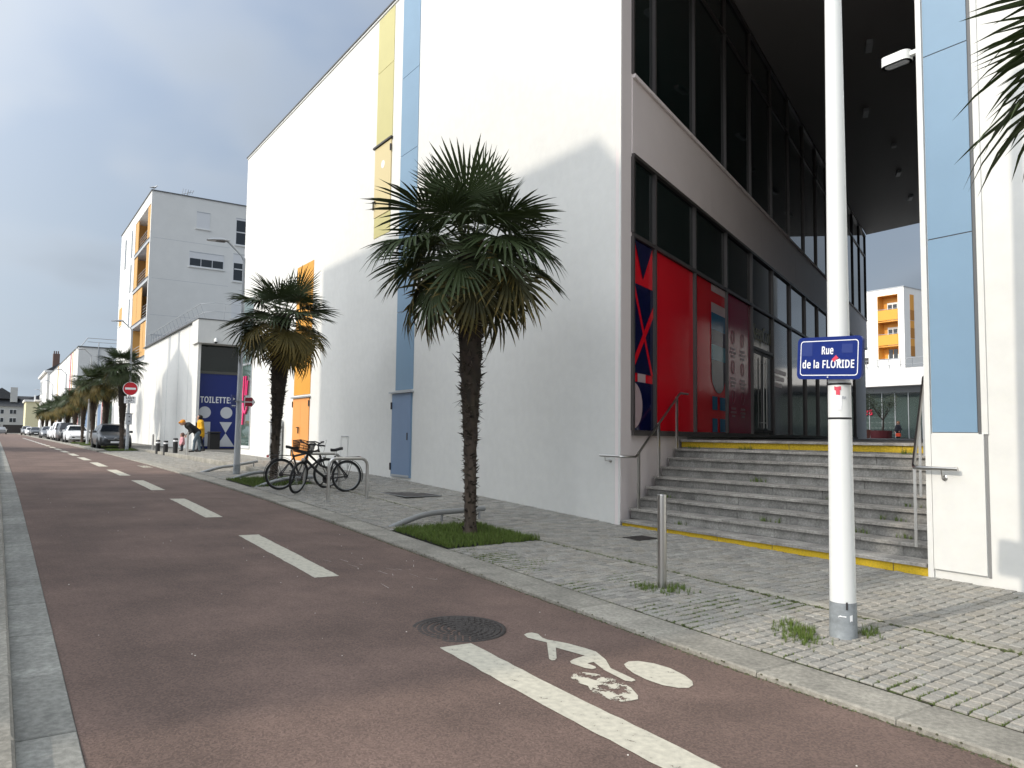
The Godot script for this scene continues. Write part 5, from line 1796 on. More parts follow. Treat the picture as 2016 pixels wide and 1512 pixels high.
func make_grass() -> void:
	rng.seed = 401
	var tufts := []
	for i in 5:
		tufts.append(tuft(70 + i, 9, 0.085, 0.05))
	var small := []
	for i in 4:
		small.append(tuft(80 + i, 7, 0.035, 0.03))
	# soil under the palm beds
	struct("grass_bed", strip(KI + 0.005, EO - 0.005, -8.72, -10.42, 0.4, 0.002), mat(0.06, 0.055, 0.03, 1.0, 0, "moss", 1.0))
	struct("grass_bed", strip(KI + 0.005, EO - 0.005, -17.85, -20.3, 0.4, 0.002), mat(0.06, 0.055, 0.03, 1.0, 0, "moss", 1.0))
	var bed := func(x0, x1, z0, z1, n, sc, r0):
		var out := []
		while out.size() < n:
			var x := rng.randf_range(x0, x1)
			var z := rng.randf_range(z1, z0)
			if Vector2(x - 5.8, z - r0).length() < 0.13:
				continue
			out.append(spot(x, z, sc * rng.randf_range(0.6, 1.25)))
		return out
	scatter("grass", "green grass in the bed round the tall near palm", "grass", tufts, bed.call(KI + 0.02, EO, -8.7, -10.45, 3000, 0.85, -9.6), M.grass)
	scatter("grass", "grass in the bed under the palm behind the bicycles", "grass", tufts, bed.call(KI + 0.02, EO, -17.8, -20.35, 1800, 0.8, -19.1), M.grass)
	for k in 4:
		var z := -46.0 - 7.5 * k
		struct("grass_bed", strip(KI + 0.1, EO - 0.005, z + 1.2, z - 1.3, 0.6, 0.012), mat(0.05, 0.06, 0.02, 1.0, 0, "moss", 1.0))
		scatter("grass", ["grass at the foot of the no-entry sign palm", "grass at the foot of the first palm behind the no-entry sign", "grass at the foot of the second palm behind the no-entry sign", "grass at the foot of the third palm behind the no-entry sign"][k], "grass", tufts, bed.call(KI + 0.1, EO, z + 1.2, z - 1.3, 700, 1.1, z), M.grass)
	# grass and moss growing in the joints
	var f := FastNoiseLite.new()
	f.seed = 3
	f.frequency = 0.8
	var sp := []
	var tries := 0
	while sp.size() < 2600 and tries < 60000:
		tries += 1
		var x := rng.randf_range(KI, EO + 0.02)
		var z := rng.randf_range(-8.6, -1.4)
		var row := roundf((1.2 - z) / 0.100 - 0.5)
		z = 1.2 - (row + 0.5) * 0.100 + rng.randf_range(-0.008, 0.008)
		var wgt := f.get_noise_2d(x, z) + 0.5 * smoothstep(5.6, 4.95, x) - 0.28
		wgt += 0.5 * exp(-Vector2(x - 5.55, z + 3.85).length_squared() / 0.05) + 0.5 * exp(-Vector2(x - 5.70, z + 5.62).length_squared() / 0.07)
		if rng.randf() < wgt * 1.6:
			sp.append(spot(x, z, rng.randf_range(0.22, 0.6), -0.006))
	for i in 420:
		sp.append(spot(EO - 0.006 + rng.randf_range(-0.012, 0.008), rng.randf_range(-8.5, -1.2) if rng.randf() < 0.75 else rng.randf_range(-16, -8.5), rng.randf_range(0.3, 0.8), -0.004))
	for i in 420:
		sp.append(spot(KX - 0.008 + rng.randf_range(-0.012, 0.006), -1.5 - pow(rng.randf(), 1.6) * 18.0, rng.randf_range(0.15, 0.45), 0.0))
	scatter("joint_grass", "thin grass and moss sprouting in the joints of the setts", "grass", small, sp, M.grass)
	# bigger clumps by the lamp post and the bollard
	sp = []
	for c in [[5.53, -3.98, 0.09, 90], [5.42, -3.80, 0.10, 60], [5.95, -3.62, 0.07, 36], [5.66, -4.15, 0.05, 20]]:
		for i in c[3]:
			sp.append(spot(c[0] + rng.randfn() * c[2], c[1] + rng.randfn() * c[2], rng.randf_range(0.4, 0.85)))
	scatter("grass_clump", "grass clump at the foot of the near lamp post", "grass", tufts, sp, M.grass)
	sp = []
	for c in [[5.60, -5.78, 0.09, 70], [5.72, -5.5, 0.08, 50], [5.86, -5.62, 0.06, 30]]:
		for i in c[3]:
			sp.append(spot(c[0] + rng.randfn() * c[2], c[1] + rng.randfn() * c[2], rng.randf_range(0.35, 0.7)))
	scatter("grass_clump", "grass clump at the foot of the near steel bollard", "grass", tufts, sp, M.grass)
	# moss cushions along the road edge
	var mo := MB.new()
	mo.use_col = true
	for i in 1800:
		var z := -1.4 - pow(rng.randf(), 1.4) * 22.0
		var r := rng.randf_range(0.004, 0.013)
		var k := rng.randf_range(0.7, 1.6)
		mo.col = Color(0.06 * k, 0.058 * k, 0.03 * k)
		mo.lathe([Vector2(r, -0.004), Vector2(r * 0.75, r * 0.25), Vector2(0, r * 0.35)], 6, on(KX - 0.016 + rng.randfn() * 0.010, z))
	for i in 500:
		var z := -1.4 - pow(rng.randf(), 1.4) * 12.0
		var r := rng.randf_range(0.008, 0.024)
		var k := rng.randf_range(0.6, 1.3)
		mo.col = Color(0.055 * k, 0.065 * k, 0.02 * k)
		mo.lathe([Vector2(r, -0.004), Vector2(r * 0.75, r * 0.35), Vector2(0, r * 0.5)], 6, on(EO - 0.012 + rng.randfn() * 0.012, z, -0.004))
	struct("moss", mo, M.grass, "stuff")
	# weeds on the steps
	rng.seed = 55
	var weeds := []
	for q in [[10.15, -7.9, 4], [10.85, -10.2, 7], [11.0, -9.0, 7], [9.15, -5.6, 1], [9.6, -5.35, 2], [10.1, -6.3, 3], [9.35, -7.0, 1], [9.5, -9.3, 2], [8.9, -8.4, 0], [10.95, -6.05, 7], [9.1, -5.0, 1], [9.9, -5.25, 3]]:
		var i: int = q[2]
		var x: float = 8.5 + 0.331 * (i + 1) - 0.005
		var y := -1.345 + 0.162 * i + E
		for k in 9:
			weeds.append(Transform3D(Basis(Vector3.UP, rng.randf() * TAU).scaled(Vector3.ONE * rng.randf_range(0.5, 1.1)), Vector3(x + rng.randf_range(-0.03, 0.0), y, q[1] + rng.randfn() * 0.10)))
	scatter("step_weeds", "small green weeds sprouting from the corners of the steps", "weeds", tufts, weeds, M.grass)

# ---------------------------------------------------------------- street furniture
func make_lamp(x: float, z: float, r0: float, r1: float, top: float, paint: Material, label: String, band := true) -> Node3D:
	var o := thing("street_lamp", label, "street lamp", on(x, z), 0.0, "street lamps along the pavement")
	var m := MB.new()
	var foot := 0.275 if band else 0.0
	var rf := lerpf(r0, r1, foot / top)
	m.lathe([Vector2(rf + 0.002, foot), Vector2(lerpf(r0, r1, 0.5), top * 0.5), Vector2(r1, top), Vector2(0, top + 0.02)], 24)
	part(o, "pole", m, paint)
	if band:
		m = MB.new()
		m.lathe([Vector2(r0 + 0.012, -0.03), Vector2(r0 + 0.006, 0.02), Vector2(rf + 0.004, foot), Vector2(rf - 0.01, foot + 0.002)], 24)
		part(o, "foot_band", m, M.pole_grey)
	m = MB.new()
	m.tube([Vector3(0, top - 0.1, 0), Vector3(-0.08, top + 0.06, 0), Vector3(-0.45, top + 0.40, 0), Vector3(-0.55, top + 0.44, 0)], [r1 * 0.75, r1 * 0.6, 0.03, 0.028], 8)
	part(o, "arm", m, paint)
	m = MB.new()
	# flat drop-shaped head
	var rows := []
	for i in 9:
		var t := i / 8.0
		var w := 0.145 * sin(PI * (0.06 + 0.86 * t)) ** 0.6
		var hh := 0.075 * sin(PI * (0.08 + 0.80 * t))
		var row := []
		for k in 13:
			var a := TAU * k / 12.0
			row.append(Vector3(-0.42 - 0.62 * t, top + 0.44 - 0.06 * t + maxf(sin(a), -0.25) * hh, cos(a) * w))
		rows.append(row)
	m.grid(rows)
	var head := part(o, "lamp_head", m, M.grey_paint)
	m = MB.new()
	m.poly(rounded(0.42, 0.2, 0.09), Vector3(-0.75, top + 0.385, 0), Basis(Vector3(1, 0, 0), Vector3(0, 0, 1), Vector3(0, -1, 0)), 0.01)
	part(head, "lens", m, M.dark_metal)
	return o

func make_lamps() -> void:
	var l := make_lamp(5.77, -3.69, 0.101, 0.056, 7.0, M.white_paint, "thick white lamp post carrying the blue street name sign")
	# straps and sticker traces
	var gh := l.position.y
	for y in [0.453, 0.171]:
		var m := MB.new()
		var r := 0.092
		m.lathe([Vector2(r, -0.008), Vector2(r + 0.001, 0.008)], 24, Vector3(0, y + E - gh, 0))
		part(l, "strap", m, M.black)
	rng.seed = 9
	for q in [[0.40, -0.5, 0.05, 0.03, M.sticker_red], [0.36, -0.35, 0.03, 0.05, M.sticker_red], [0.27, -0.55, 0.06, 0.09, M.sign_white], [0.24, -0.35, 0.04, 0.05, M.sign_white], [0.33, 0.2, 0.03, 0.02, M.grey_paint], [-1.42, -0.4, 0.05, 0.012, M.sign_white], [-1.36, 0.2, 0.012, 0.06, M.dark_metal], [-1.45, 0.5, 0.02, 0.05, M.sign_white]]:
		var m := MB.new()
		var y: float = q[0] + E - gh
		var r: float = lerpf(0.101, 0.056, y / 7.0) + (0.0085 if y < 0.28 else 0.0045)
		var a0: float = -2.55 + q[1] * 0.9
		var rows := []
		for i in 4:
			var row := []
			for k in 5:
				var a: float = a0 + q[2] / 0.09 * k / 4.0
				row.append(Vector3(cos(a) * r, y + q[3] * (i / 3.0) + rng.randf_range(-0.004, 0.004), -sin(a) * r))
			rows.append(row)
		m.grid(rows)
		part(l, "sticker_trace", m, q[4])
	var l2 := make_lamp(5.74, -22.35, 0.092, 0.035, 6.2, M.grey_paint, "grey lamp post in front of the toilet door with direction signs")
	make_lamp(5.9, -45.3, 0.085, 0.035, 6.5, M.grey_paint, "grey lamp post carrying the round no-entry sign")
	var far := ["grey lamp post between the dark and the white parked car", "second lamp post beyond the no-entry sign", "third lamp post beyond the no-entry sign", "farthest lamp post down the street"]
	for k in 4:
		make_lamp(5.6, [-63.0, -86.0, -107.0, -132.0][k], 0.085, 0.035, 6.5, M.grey_paint, far[k], false)
	make_signs()

func sign_plate(parent: Node, w: float, h: float, r: float, m: Material, at: Vector3, b: Basis, thick := 0.025) -> MeshInstance3D:
	var mb := MB.new()
	mb.poly(rounded(w, h, r), Vector3(0, 0, thick / 2), Basis.IDENTITY, thick)
	return part(parent, "plate", mb, m, at, b)

func make_signs() -> void:
	# street name sign facing the road
	var c := Vector3(5.655, 0.665 + E, -3.70)
	var b := Basis(Vector3.BACK, Vector3.UP, Vector3.LEFT) * Basis(Vector3.BACK, -0.055)
	var s := thing("street_name_sign", "blue enamel street name plate reading Rue de la Floride", "sign", c)
	s.basis = b
	var pl := sign_plate(s, 0.585, 0.35, 0.04, M.sign_blue, Vector3.ZERO, Basis.IDENTITY, 0.03)
	var m := MB.new()
	var outer := rounded(0.525, 0.29, 0.028)
	var inner := rounded(0.511, 0.276, 0.022)
	for i in outer.size():
		var j := (i + 1) % outer.size()
		m.quad(Vector3(inner[i].x, inner[i].y, 0), Vector3(outer[i].x, outer[i].y, 0), Vector3(outer[j].x, outer[j].y, 0), Vector3(inner[j].x, inner[j].y, 0))
	part(pl, "border_line", m, M.sign_white, Vector3(0, 0, 0.0165))
	var t1 := text(pl, "lettering", "Rue", 0.066, M.sign_white, Vector3(-0.01, 0.062, 0.017), Basis.IDENTITY, true, 0.002, "Droid Sans", 0.105)
	var t2 := text(pl, "lettering", "de la FLORIDE", 0.066, M.sign_white, Vector3(-0.004, -0.052, 0.017), Basis.IDENTITY, true, 0.002, "Droid Sans", 0.47)
	for q in [[-0.2, 0.085, 0.10, 0.13], [0.165, 0.075, 0.095, 0.072]]:
		m = MB.new()
		m.poly(rounded(q[2], q[3], 0.004, 2), Vector3.ZERO, Basis.IDENTITY)
		part(pl, "sticker_trace", m, M.sign_blue2, Vector3(q[0], q[1], 0.0162))
	m = MB.new()
	m.poly(PackedVector2Array([Vector2(-0.045, -0.005), Vector2(-0.005, 0.03), Vector2(0.018, 0.006), Vector2(-0.002, -0.006), Vector2(-0.012, -0.014), Vector2(-0.022, -0.026)]), Vector3.ZERO, Basis.IDENTITY)
	part(pl, "red_sticker", m, M.sticker_red, Vector3(0.075, -0.008, 0.0185))
	m = MB.new()
	m.poly(PackedVector2Array([Vector2(-0.02, 0.01), Vector2(0.02, 0.022), Vector2(0.035, -0.005), Vector2(0.02, -0.03), Vector2(-0.002, -0.02), Vector2(0.002, -0.004)]), Vector3.ZERO, Basis.IDENTITY)
	part(pl, "torn_sticker", m, M.sign_white, Vector3(0.085, -0.03, 0.0188))
	m = MB.new()
	m.bar(Vector3(-0.0, -0.158, 0.015), Vector3(0, -0.158, 0.021), 0.005, 8)
	part(s, "screw", m, M.sign_white)
	bx(s, "clamp", Vector3(-0.03, -0.12, -0.022), Vector3(0.03, 0.12, -0.014), M.galva)
	# direction signs on the second lamp post
	s = thing("direction_sign", "small dark blue sign with an arrow on the grey lamp post", "sign", Vector3(5.56, 0.86 + E, -22.25))
	var pb := Basis(Vector3.UP, 0.55)
	pl = sign_plate(s, 0.2, 0.36, 0.02, M.sign_blue, Vector3.ZERO, pb)
	m = MB.new()
	m.poly(PackedVector2Array([Vector2(-0.05, 0.05), Vector2(0.05, 0.09), Vector2(-0.05, 0.13), Vector2(-0.02, 0.09)]), Vector3.ZERO, Basis.IDENTITY)
	part(pl, "arrow", m, M.sign_white, Vector3(0, -0.02, 0.015))
	m = MB.new()
	m.poly(rounded(0.15, 0.03, 0.005, 2), Vector3.ZERO, Basis.IDENTITY)
	part(pl, "bar", m, M.toilet_white, Vector3(0, -0.12, 0.015))
	bx(s, "bracket", Vector3(0.05, -0.02, -0.03), Vector3(0.16, 0.02, 0.0), M.galva)
	s = thing("arrow_board", "red and white pointed direction board on the grey lamp post", "sign", Vector3(5.86, 0.86 + E, -22.33))
	m = MB.new()
	m.poly(PackedVector2Array([Vector2(0, -0.13), Vector2(0.22, -0.13), Vector2(0.31, 0), Vector2(0.22, 0.13), Vector2(0, 0.13)]), Vector3.ZERO, Basis.IDENTITY, 0.02)
	pl = part(s, "board", m, M.sign_white, Vector3(0.02, 0, 0.012))
	for yy in [0.07, -0.07]:
		m = MB.new()
		m.poly(PackedVector2Array([Vector2(0.015, -0.055), Vector2(0.21, -0.055), Vector2(0.235, 0.0), Vector2(0.21, 0.055), Vector2(0.015, 0.055)]), Vector3.ZERO, Basis.IDENTITY)
		part(pl, "red_field", m, M.dark_sign_red, Vector3(0, yy, 0.002))
	bx(s, "bracket", Vector3(-0.06, -0.03, -0.02), Vector3(0.05, 0.03, 0.0), M.galva)
	# no entry with bicycle exemption
	s = thing("no_entry_sign", "round red no-entry sign with white bar", "sign", Vector3(5.92, 2.24 + E, -45.15))
	m = MB.new()
	m.lathe([Vector2(0.0, 0.0), Vector2(0.37, 0.0), Vector2(0.37, 0.02), Vector2(0, 0.02)], 36, Vector3.ZERO, Basis(Vector3.RIGHT, PI / 2))
	pl = part(s, "rim", m, M.sign_white)
	m = MB.new()
	m.lathe([Vector2(0.34, 0.0), Vector2(0.34, 0.004), Vector2(0, 0.004)], 36, Vector3.ZERO, Basis(Vector3.RIGHT, PI / 2))
	part(pl, "red_disc", m, M.sign_red, Vector3(0, 0, 0.02))
	bx(pl, "white_bar", Vector3(-0.26, -0.055, 0.0245), Vector3(0.26, 0.055, 0.028), M.sign_white)
	bx(s, "bracket", Vector3(-0.05, -0.1, -0.12), Vector3(0.05, 0.1, -0.001), M.galva)
	s = thing("exemption_plate", "white plate reading SAUF with a bicycle under the no-entry sign", "sign", Vector3(5.92, 1.64 + E, -45.15))
	pl = sign_plate(s, 0.56, 0.38, 0.03, M.sign_white, Vector3.ZERO, Basis.IDENTITY)
	text(pl, "lettering", "SAUF", 0.13, M.black, Vector3(0, 0.10, 0.0135), Basis.IDENTITY)
	m = MB.new()
	for x in [-0.11, 0.11]:
		var ring := []
		for i in 13:
			ring.append(Vector3(x + cos(TAU * i / 12) * 0.075, -0.09 + sin(TAU * i / 12) * 0.075, 0.014))
		m.tube(ring, [0.007], 4, false)
	for q in [[-0.11, -0.09, -0.04, 0.0], [-0.04, 0.0, 0.07, 0.0], [0.07, 0.0, 0.11, -0.09], [-0.04, 0.0, 0.0, -0.09], [0.0, -0.09, 0.07, 0.0], [-0.11, -0.09, 0.0, -0.09], [0.07, 0.0, 0.06, 0.05]]:
		m.bar(Vector3(q[0], q[1], 0.014), Vector3(q[2], q[3], 0.014), 0.007, 4)
	part(pl, "bicycle_symbol", m, M.black)
	var bxs := thing("control_box", "small grey box strapped to the lamp post under the no-entry sign", "box", Vector3(5.92, 0.62 + E, -45.1))
	bx(bxs, "case", Vector3(-0.14, -0.3, -0.1), Vector3(0.14, 0.3, 0.0), M.grey_paint)
	bx(bxs, "strap", Vector3(-0.2, 0.26, -0.12), Vector3(0.2, 0.29, 0.004), M.dark_metal)
	for y in [0.12, -0.12]:
		bx(bxs, "latch", Vector3(-0.03, y - 0.03, 0.0), Vector3(0.03, y + 0.03, 0.012), M.dark_metal)

func make_bollards() -> void:
	for q in [[5.74, -5.69, 0.95, "near stainless steel bollard before the steps"], [6.62, -33.6, 0.93, "steel bollard in front of the bending person"], [6.48, -41.0, 0.9, "steel bollard at the far end of the black bollards"]]:
		var o := thing("steel_bollard", q[3], "bollard", on(q[0], q[1]), 0.0, "stainless steel bollards")
		var m := MB.new()
		m.lathe([Vector2(0.0465, -0.02), Vector2(0.0465, q[2] - 0.006), Vector2(0.043, q[2])], 24)
		part(o, "tube", m, M.steel)
		m = MB.new()
		m.lathe([Vector2(0.043, q[2]), Vector2(0.0, q[2] + 0.002)], 24)
		part(o, "cap", m, M.galva)
	for q in [[6.42, -39.2, "black bollard with white band, farthest left of the three"], [6.45, -37.4, "middle one of the three black bollards with white bands"], [6.6, -36.0, "black bollard with white band nearest the child"]]:
		var o := thing("black_bollard", q[2], "bollard", on(q[0], q[1]), 0.0, "black bollards with white bands")
		var m := MB.new()
		m.lathe([Vector2(0.11, -0.02), Vector2(0.1, 0.04), Vector2(0.1, 0.5)], 20)
		part(o, "post", m, M.black)
		m = MB.new()
		m.lathe([Vector2(0.1005, 0.5), Vector2(0.1005, 0.57)], 20)
		part(o, "white_band", m, M.sign_white)
		m = MB.new()
		m.lathe([Vector2(0.1, 0.57), Vector2(0.1, 0.635), Vector2(0.09, 0.65), Vector2(0, 0.655)], 20)
		part(o, "cap", m, M.black)

func make_guards() -> void:
	for q in [[-10.75, "curved grey pipe guard behind the tall near palm", 6.88], [-17.95, "curved grey pipe guard in front of the palm by the bicycles", 6.5], [-20.4, "curved grey pipe guard behind the palm by the bicycles", 6.3], [-23.7, "curved grey pipe guard around the foot of the grey lamp post", 6.75]]:
		var z: float = q[0]
		var o := thing("tree_guard", q[1], "tree guard", on(5.05, z), 0.0, "low pipe guards beside the palms")
		var pts := []
		for i in 9:
			var t := i / 8.0
			var x := lerpf(5.05, 5.95, t)
			pts.append(on(x, z - 0.12 * t, -0.03 + 0.18 * sin(t * PI / 2)) - o.position)
		pts.append(on(q[2], z - 0.2, 0.155) - o.position)
		var m := MB.new()
		m.tube(pts, [0.045], 12)
		part(o, "pipe", m, M.galva)
		m = MB.new()
		for x in [6.05, q[2] - 0.12]:
			var f := on(x, z - 0.16, -0.02) - o.position
			m.bar(f, f + Vector3(0, 0.15, 0), 0.02, 8)
		part(o, "foot", m, M.galva)

func make_grates() -> void:
	var o := thing("drain_grate", "small square drain grate in the paving before the steps", "grate", on(7.75, -8.1, 0.004))
	var m := MB.new()
	for i in 9:
		m.box(Vector3(0, 0.003, -0.16 + i * 0.04), Vector3(0.36, 0.008, 0.018))
	m.box(Vector3(-0.18, 0.003, 0), Vector3(0.02, 0.01, 0.36))
	m.box(Vector3(0.18, 0.003, 0), Vector3(0.02, 0.01, 0.36))
	part(o, "bars", m, M.iron)
	m = MB.new()
	m.box(Vector3(0, -0.002, 0), Vector3(0.36, 0.004, 0.36))
	part(o, "well", m, M.black)
	o = thing("access_cover", "flat grey access cover in the paving beside the blue door", "cover", on(7.3, -14.6, 0.006))
	m = MB.new()
	m.slab(Vector3.ZERO, Vector3(0.75, 0.012, 1.3), 0.003)
	part(o, "plate", m, M.iron)
	m = MB.new()
	for s in [-1, 1]:
		m.box(Vector3(0.395 * s, -0.001, 0), Vector3(0.03, 0.012, 1.38))
		m.box(Vector3(0, -0.001, 0.675 * s), Vector3(0.75, 0.012, 0.03))
	part(o, "frame", m, M.galva)
	# tall narrow steel post by the orange door
	o = thing("meter_cabinet", "tall narrow dark cabinet against the wall left of the orange door", "cabinet", on(8.3, -27.2))
	m = MB.new()
	m.slab(Vector3(0, 0.7, 0), Vector3(0.3, 1.4, 0.45), 0.01)
	part(o, "case", m, M.trim)
	bx(o, "door_line", Vector3(-0.155, 0.1, -0.18), Vector3(-0.15, 1.3, 0.18), M.galva)

# ---------------------------------------------------------------- bicycles
func wheel(parent: Node, called: String, r: float, at: Vector3, b := Basis.IDENTITY, rim_m: Material = null) -> Node3D:
	var n := Node3D.new()
	n.name = called
	parent.add_child(n, true)
	n.transform = Transform3D(b, at)
	var ring := func(rr, t, sides):
		var m := MB.new()
		var p := []
		for i in 41:
			p.append(Vector3(cos(TAU * i / 40) * rr, sin(TAU * i / 40) * rr, 0))
		m.tube(p, [t], sides, false)
		return m
	part(n, "tyre", ring.call(r - 0.026, 0.026, 8), M.rubber)
	part(n, "rim", ring.call(r - 0.055, 0.010, 6), rim_m if rim_m else M.galva)
	var m := MB.new()
	for i in 28:
		var a := TAU * i / 28
		var c := a + (0.5 if i % 2 else -0.5)
		m.bar(Vector3(cos(c) * 0.02, sin(c) * 0.02, 0.022 if i % 4 < 2 else -0.022), Vector3(cos(a) * (r - 0.05), sin(a) * (r - 0.05), 0), 0.0014, 3)
	part(n, "spokes", m, M.steel)
	m = MB.new()
	m.bar(Vector3(0, 0, -0.05), Vector3(0, 0, 0.05), 0.018, 8)
	part(n, "hub", m, M.galva)
	return n

func bicycle(at: Vector3, turn: float, label: String, step_through: bool, basket: bool, steer: float, paint: Material) -> void:
	var o := thing("bicycle", label, "bicycle", at, turn, "bicycles locked at the rack")
	o.rotation.x = 0.04
	var R := 0.345
	var rear := Vector3(-0.53, R, 0)
	var front := Vector3(0.55, R, 0)
	var bb := Vector3(-0.10, 0.29, 0)
	var seat := Vector3(-0.27, 0.78, 0)
	var head_t := Vector3(0.33, 0.86, 0)
	var head_b := Vector3(0.39, 0.68, 0)
	var m := MB.new()
	m.tube([head_b + Vector3(-0.01, 0.03, 0), Vector3(0.12, 0.45, 0), bb] if step_through else [head_b, bb], [0.028], 8)
	m.tube([bb, seat], [0.022], 8)
	if step_through:
		m.tube([head_t + Vector3(0, -0.03, 0), Vector3(0.05, 0.58, 0), Vector3(-0.18, 0.5, 0)], [0.025], 8)
	else:
		m.tube([head_t, seat + Vector3(0, -0.05, 0)], [0.025], 8)
	m.tube([head_t + Vector3(-0.012, 0.03, 0), head_b + Vector3(0.006, -0.02, 0)], [0.026], 8)
	for s in [-1, 1]:
		m.tube([bb, rear + Vector3(0, 0, 0.06 * s)], [0.015], 6)
		m.tube([seat + Vector3(0.02, -0.08, 0), rear + Vector3(0, 0, 0.06 * s)], [0.013], 6)
	part(o, "frame", m, paint)
	wheel(o, "rear_wheel", R, rear)
	var sb := Basis((head_t - head_b).normalized(), steer)
	wheel(o, "front_wheel", R, head_b + sb * (front - head_b), sb)
	var f := MB.new()
	for s in [-1, 1]:
		f.tube([head_b + sb * Vector3(0.01, -0.02, 0.045 * s), head_b + sb * Vector3(0.05, -0.12, 0.05 * s), head_b + sb * (front - head_b + Vector3(0, 0, 0.055 * s))], [0.014, 0.013, 0.009], 7)
	f.bar(head_b + sb * Vector3(0.01, -0.02, -0.05), head_b + sb * Vector3(0.01, -0.02, 0.05), 0.016, 7)
	part(o, "fork", f, paint if step_through else M.black)
	f = MB.new()
	var st := head_t + Vector3(-0.02, 0.14, 0)
	f.bar(head_t, st, 0.014, 7)
	f.tube([st, st + sb * Vector3(0.05, 0.02, 0)], [0.014], 7)
	var hb := func(x, y, z): return head_t + Vector3(-0.02, 0.14, 0) + sb * Vector3(x, y, z)
	f.tube([hb.call(-0.10, 0.05, -0.29), hb.call(0.03, 0.06, -0.18), hb.call(0.05, 0.02, 0), hb.call(0.03, 0.06, 0.18), hb.call(-0.10, 0.05, 0.29)], [0.015], 7)
	var h := part(o, "handlebar", f, M.black)
	f = MB.new()
	for s in [-1, 1]:
		f.bar(hb.call(-0.11, 0.05, 0.30 * s), hb.call(-0.02, 0.055, 0.215 * s), 0.017, 8)
		f.bar(hb.call(0.03, 0.045, 0.19 * s), hb.call(-0.05, 0.02, 0.27 * s), 0.005, 5)
	part(h, "grips", f, M.rubber)
	f = MB.new()
	f.tube([hb.call(0.05, 0.03, 0.05), hb.call(0.20, 0.10, 0.04), hb.call(0.14, -0.16, 0.02), head_b + Vector3(0, 0.0, 0.02), Vector3(0.1, 0.42, 0.02)], [0.0035], 5)
	part(o, "brake_cable", f, M.black)
	# saddle
	f = MB.new()
	f.bar(seat, seat + Vector3(-0.03, 0.13, 0), 0.013, 7)
	part(o, "seat_post", f, M.steel)
	f = MB.new()
	var rows := []
	for i in 9:
		var t := i / 8.0
		var w := lerpf(0.085, 0.018, smoothstep(0.1, 0.75, t)) * sin(PI * minf(0.5, 0.12 + t * 1.5))
		var row := []
		for k in 11:
			var a := TAU * k / 10.0
			row.append(seat + Vector3(-0.16 + t * 0.27, 0.15 + 0.02 * cos(t * 4.0) + sin(a) * (0.028 if sin(a) > 0 else 0.04), cos(a) * w))
		rows.append(row)
	f.grid(rows)
	part(o, "saddle", f, M.black)
	# drive
	f = MB.new()
	f.lathe([Vector2(0.095, -0.004), Vector2(0.095, 0.004), Vector2(0.0, 0.006)], 24, bb + Vector3(0, 0, 0.05), Basis(Vector3.RIGHT, PI / 2))
	f.lathe([Vector2(0.0, -0.006), Vector2(0.095, -0.004)], 24, bb + Vector3(0, 0, 0.05), Basis(Vector3.RIGHT, PI / 2))
	f.tube([bb + Vector3(0, 0, 0.07), bb + Vector3(0.12, -0.11, 0.075)], [0.015], 6)
	f.tube([bb + Vector3(0, 0, -0.07), bb + Vector3(-0.12, 0.11, -0.075)], [0.015], 6)
	var cr := part(o, "crankset", f, M.dark_metal)
	for s in [-1, 1]:
		f = MB.new()
		f.box(bb + Vector3(0.12 * s, -0.11 * s, 0.125 * s), Vector3(0.09, 0.022, 0.08))
		part(cr, "pedal", f, M.black)
	f = MB.new()
	f.tube([bb + Vector3(0.0, 0.095, 0.05), rear + Vector3(0, 0.04, 0.05)], [0.005], 4)
	f.tube([bb + Vector3(0.0, -0.095, 0.05), rear + Vector3(0.03, -0.09, 0.05), rear + Vector3(-0.03, -0.03, 0.05)], [0.005], 4)
	f.lathe([Vector2(0.05, -0.01), Vector2(0.05, 0.01), Vector2(0, 0.01)], 14, rear + Vector3(0, 0, 0.05), Basis(Vector3.RIGHT, PI / 2))
	part(o, "chain", f, M.dark_metal)
	# mudguards and carrier
	var guard := func(c, a0, a1):
		var g := MB.new()
		var gr := []
		for i in 15:
			var a: float = lerpf(a0, a1, i / 14.0)
			var p: Vector3 = c + Vector3(cos(a), sin(a), 0) * (R + 0.022)
			gr.append([p + Vector3(0, 0, -0.026), p + Vector3(cos(a), sin(a), 0) * 0.008, p + Vector3(0, 0, 0.026)])
		g.grid(gr)
		return g
	part(o, "mudguard", guard.call(rear, 0.2, 3.5), M.black)
	f = MB.new()
	for s in [-1, 1]:
		f.bar(rear + Vector3(0, 0, 0.065 * s), Vector3(-0.66, 0.76, 0.06 * s), 0.006, 5)
		f.tube([Vector3(-0.26, 0.74, 0.03 * s), Vector3(-0.36, 0.75, 0.06 * s), Vector3(-0.80, 0.765, 0.06 * s), Vector3(-0.82, 0.765, 0.0)], [0.006], 5)
	for x in [-0.4, -0.52, -0.64, -0.76]:
		f.bar(Vector3(x, 0.76, -0.06), Vector3(x, 0.76, 0.06), 0.005, 5)
	part(o, "carrier", f, M.dark_metal)
	f = MB.new()
	f.box(Vector3(-0.83, 0.74, 0), Vector3(0.02, 0.05, 0.09))
	part(o, "rear_reflector", f, M.sign_red)
	f = MB.new()
	f.lathe([Vector2(0.0, -0.05), Vector2(0.035, -0.02), Vector2(0.04, 0.03), Vector2(0, 0.032)], 12, head_b + sb * Vector3(0.09, 0.03, 0), Basis(Vector3.BACK, -PI / 2))
	part(o, "headlight", f, M.steel)
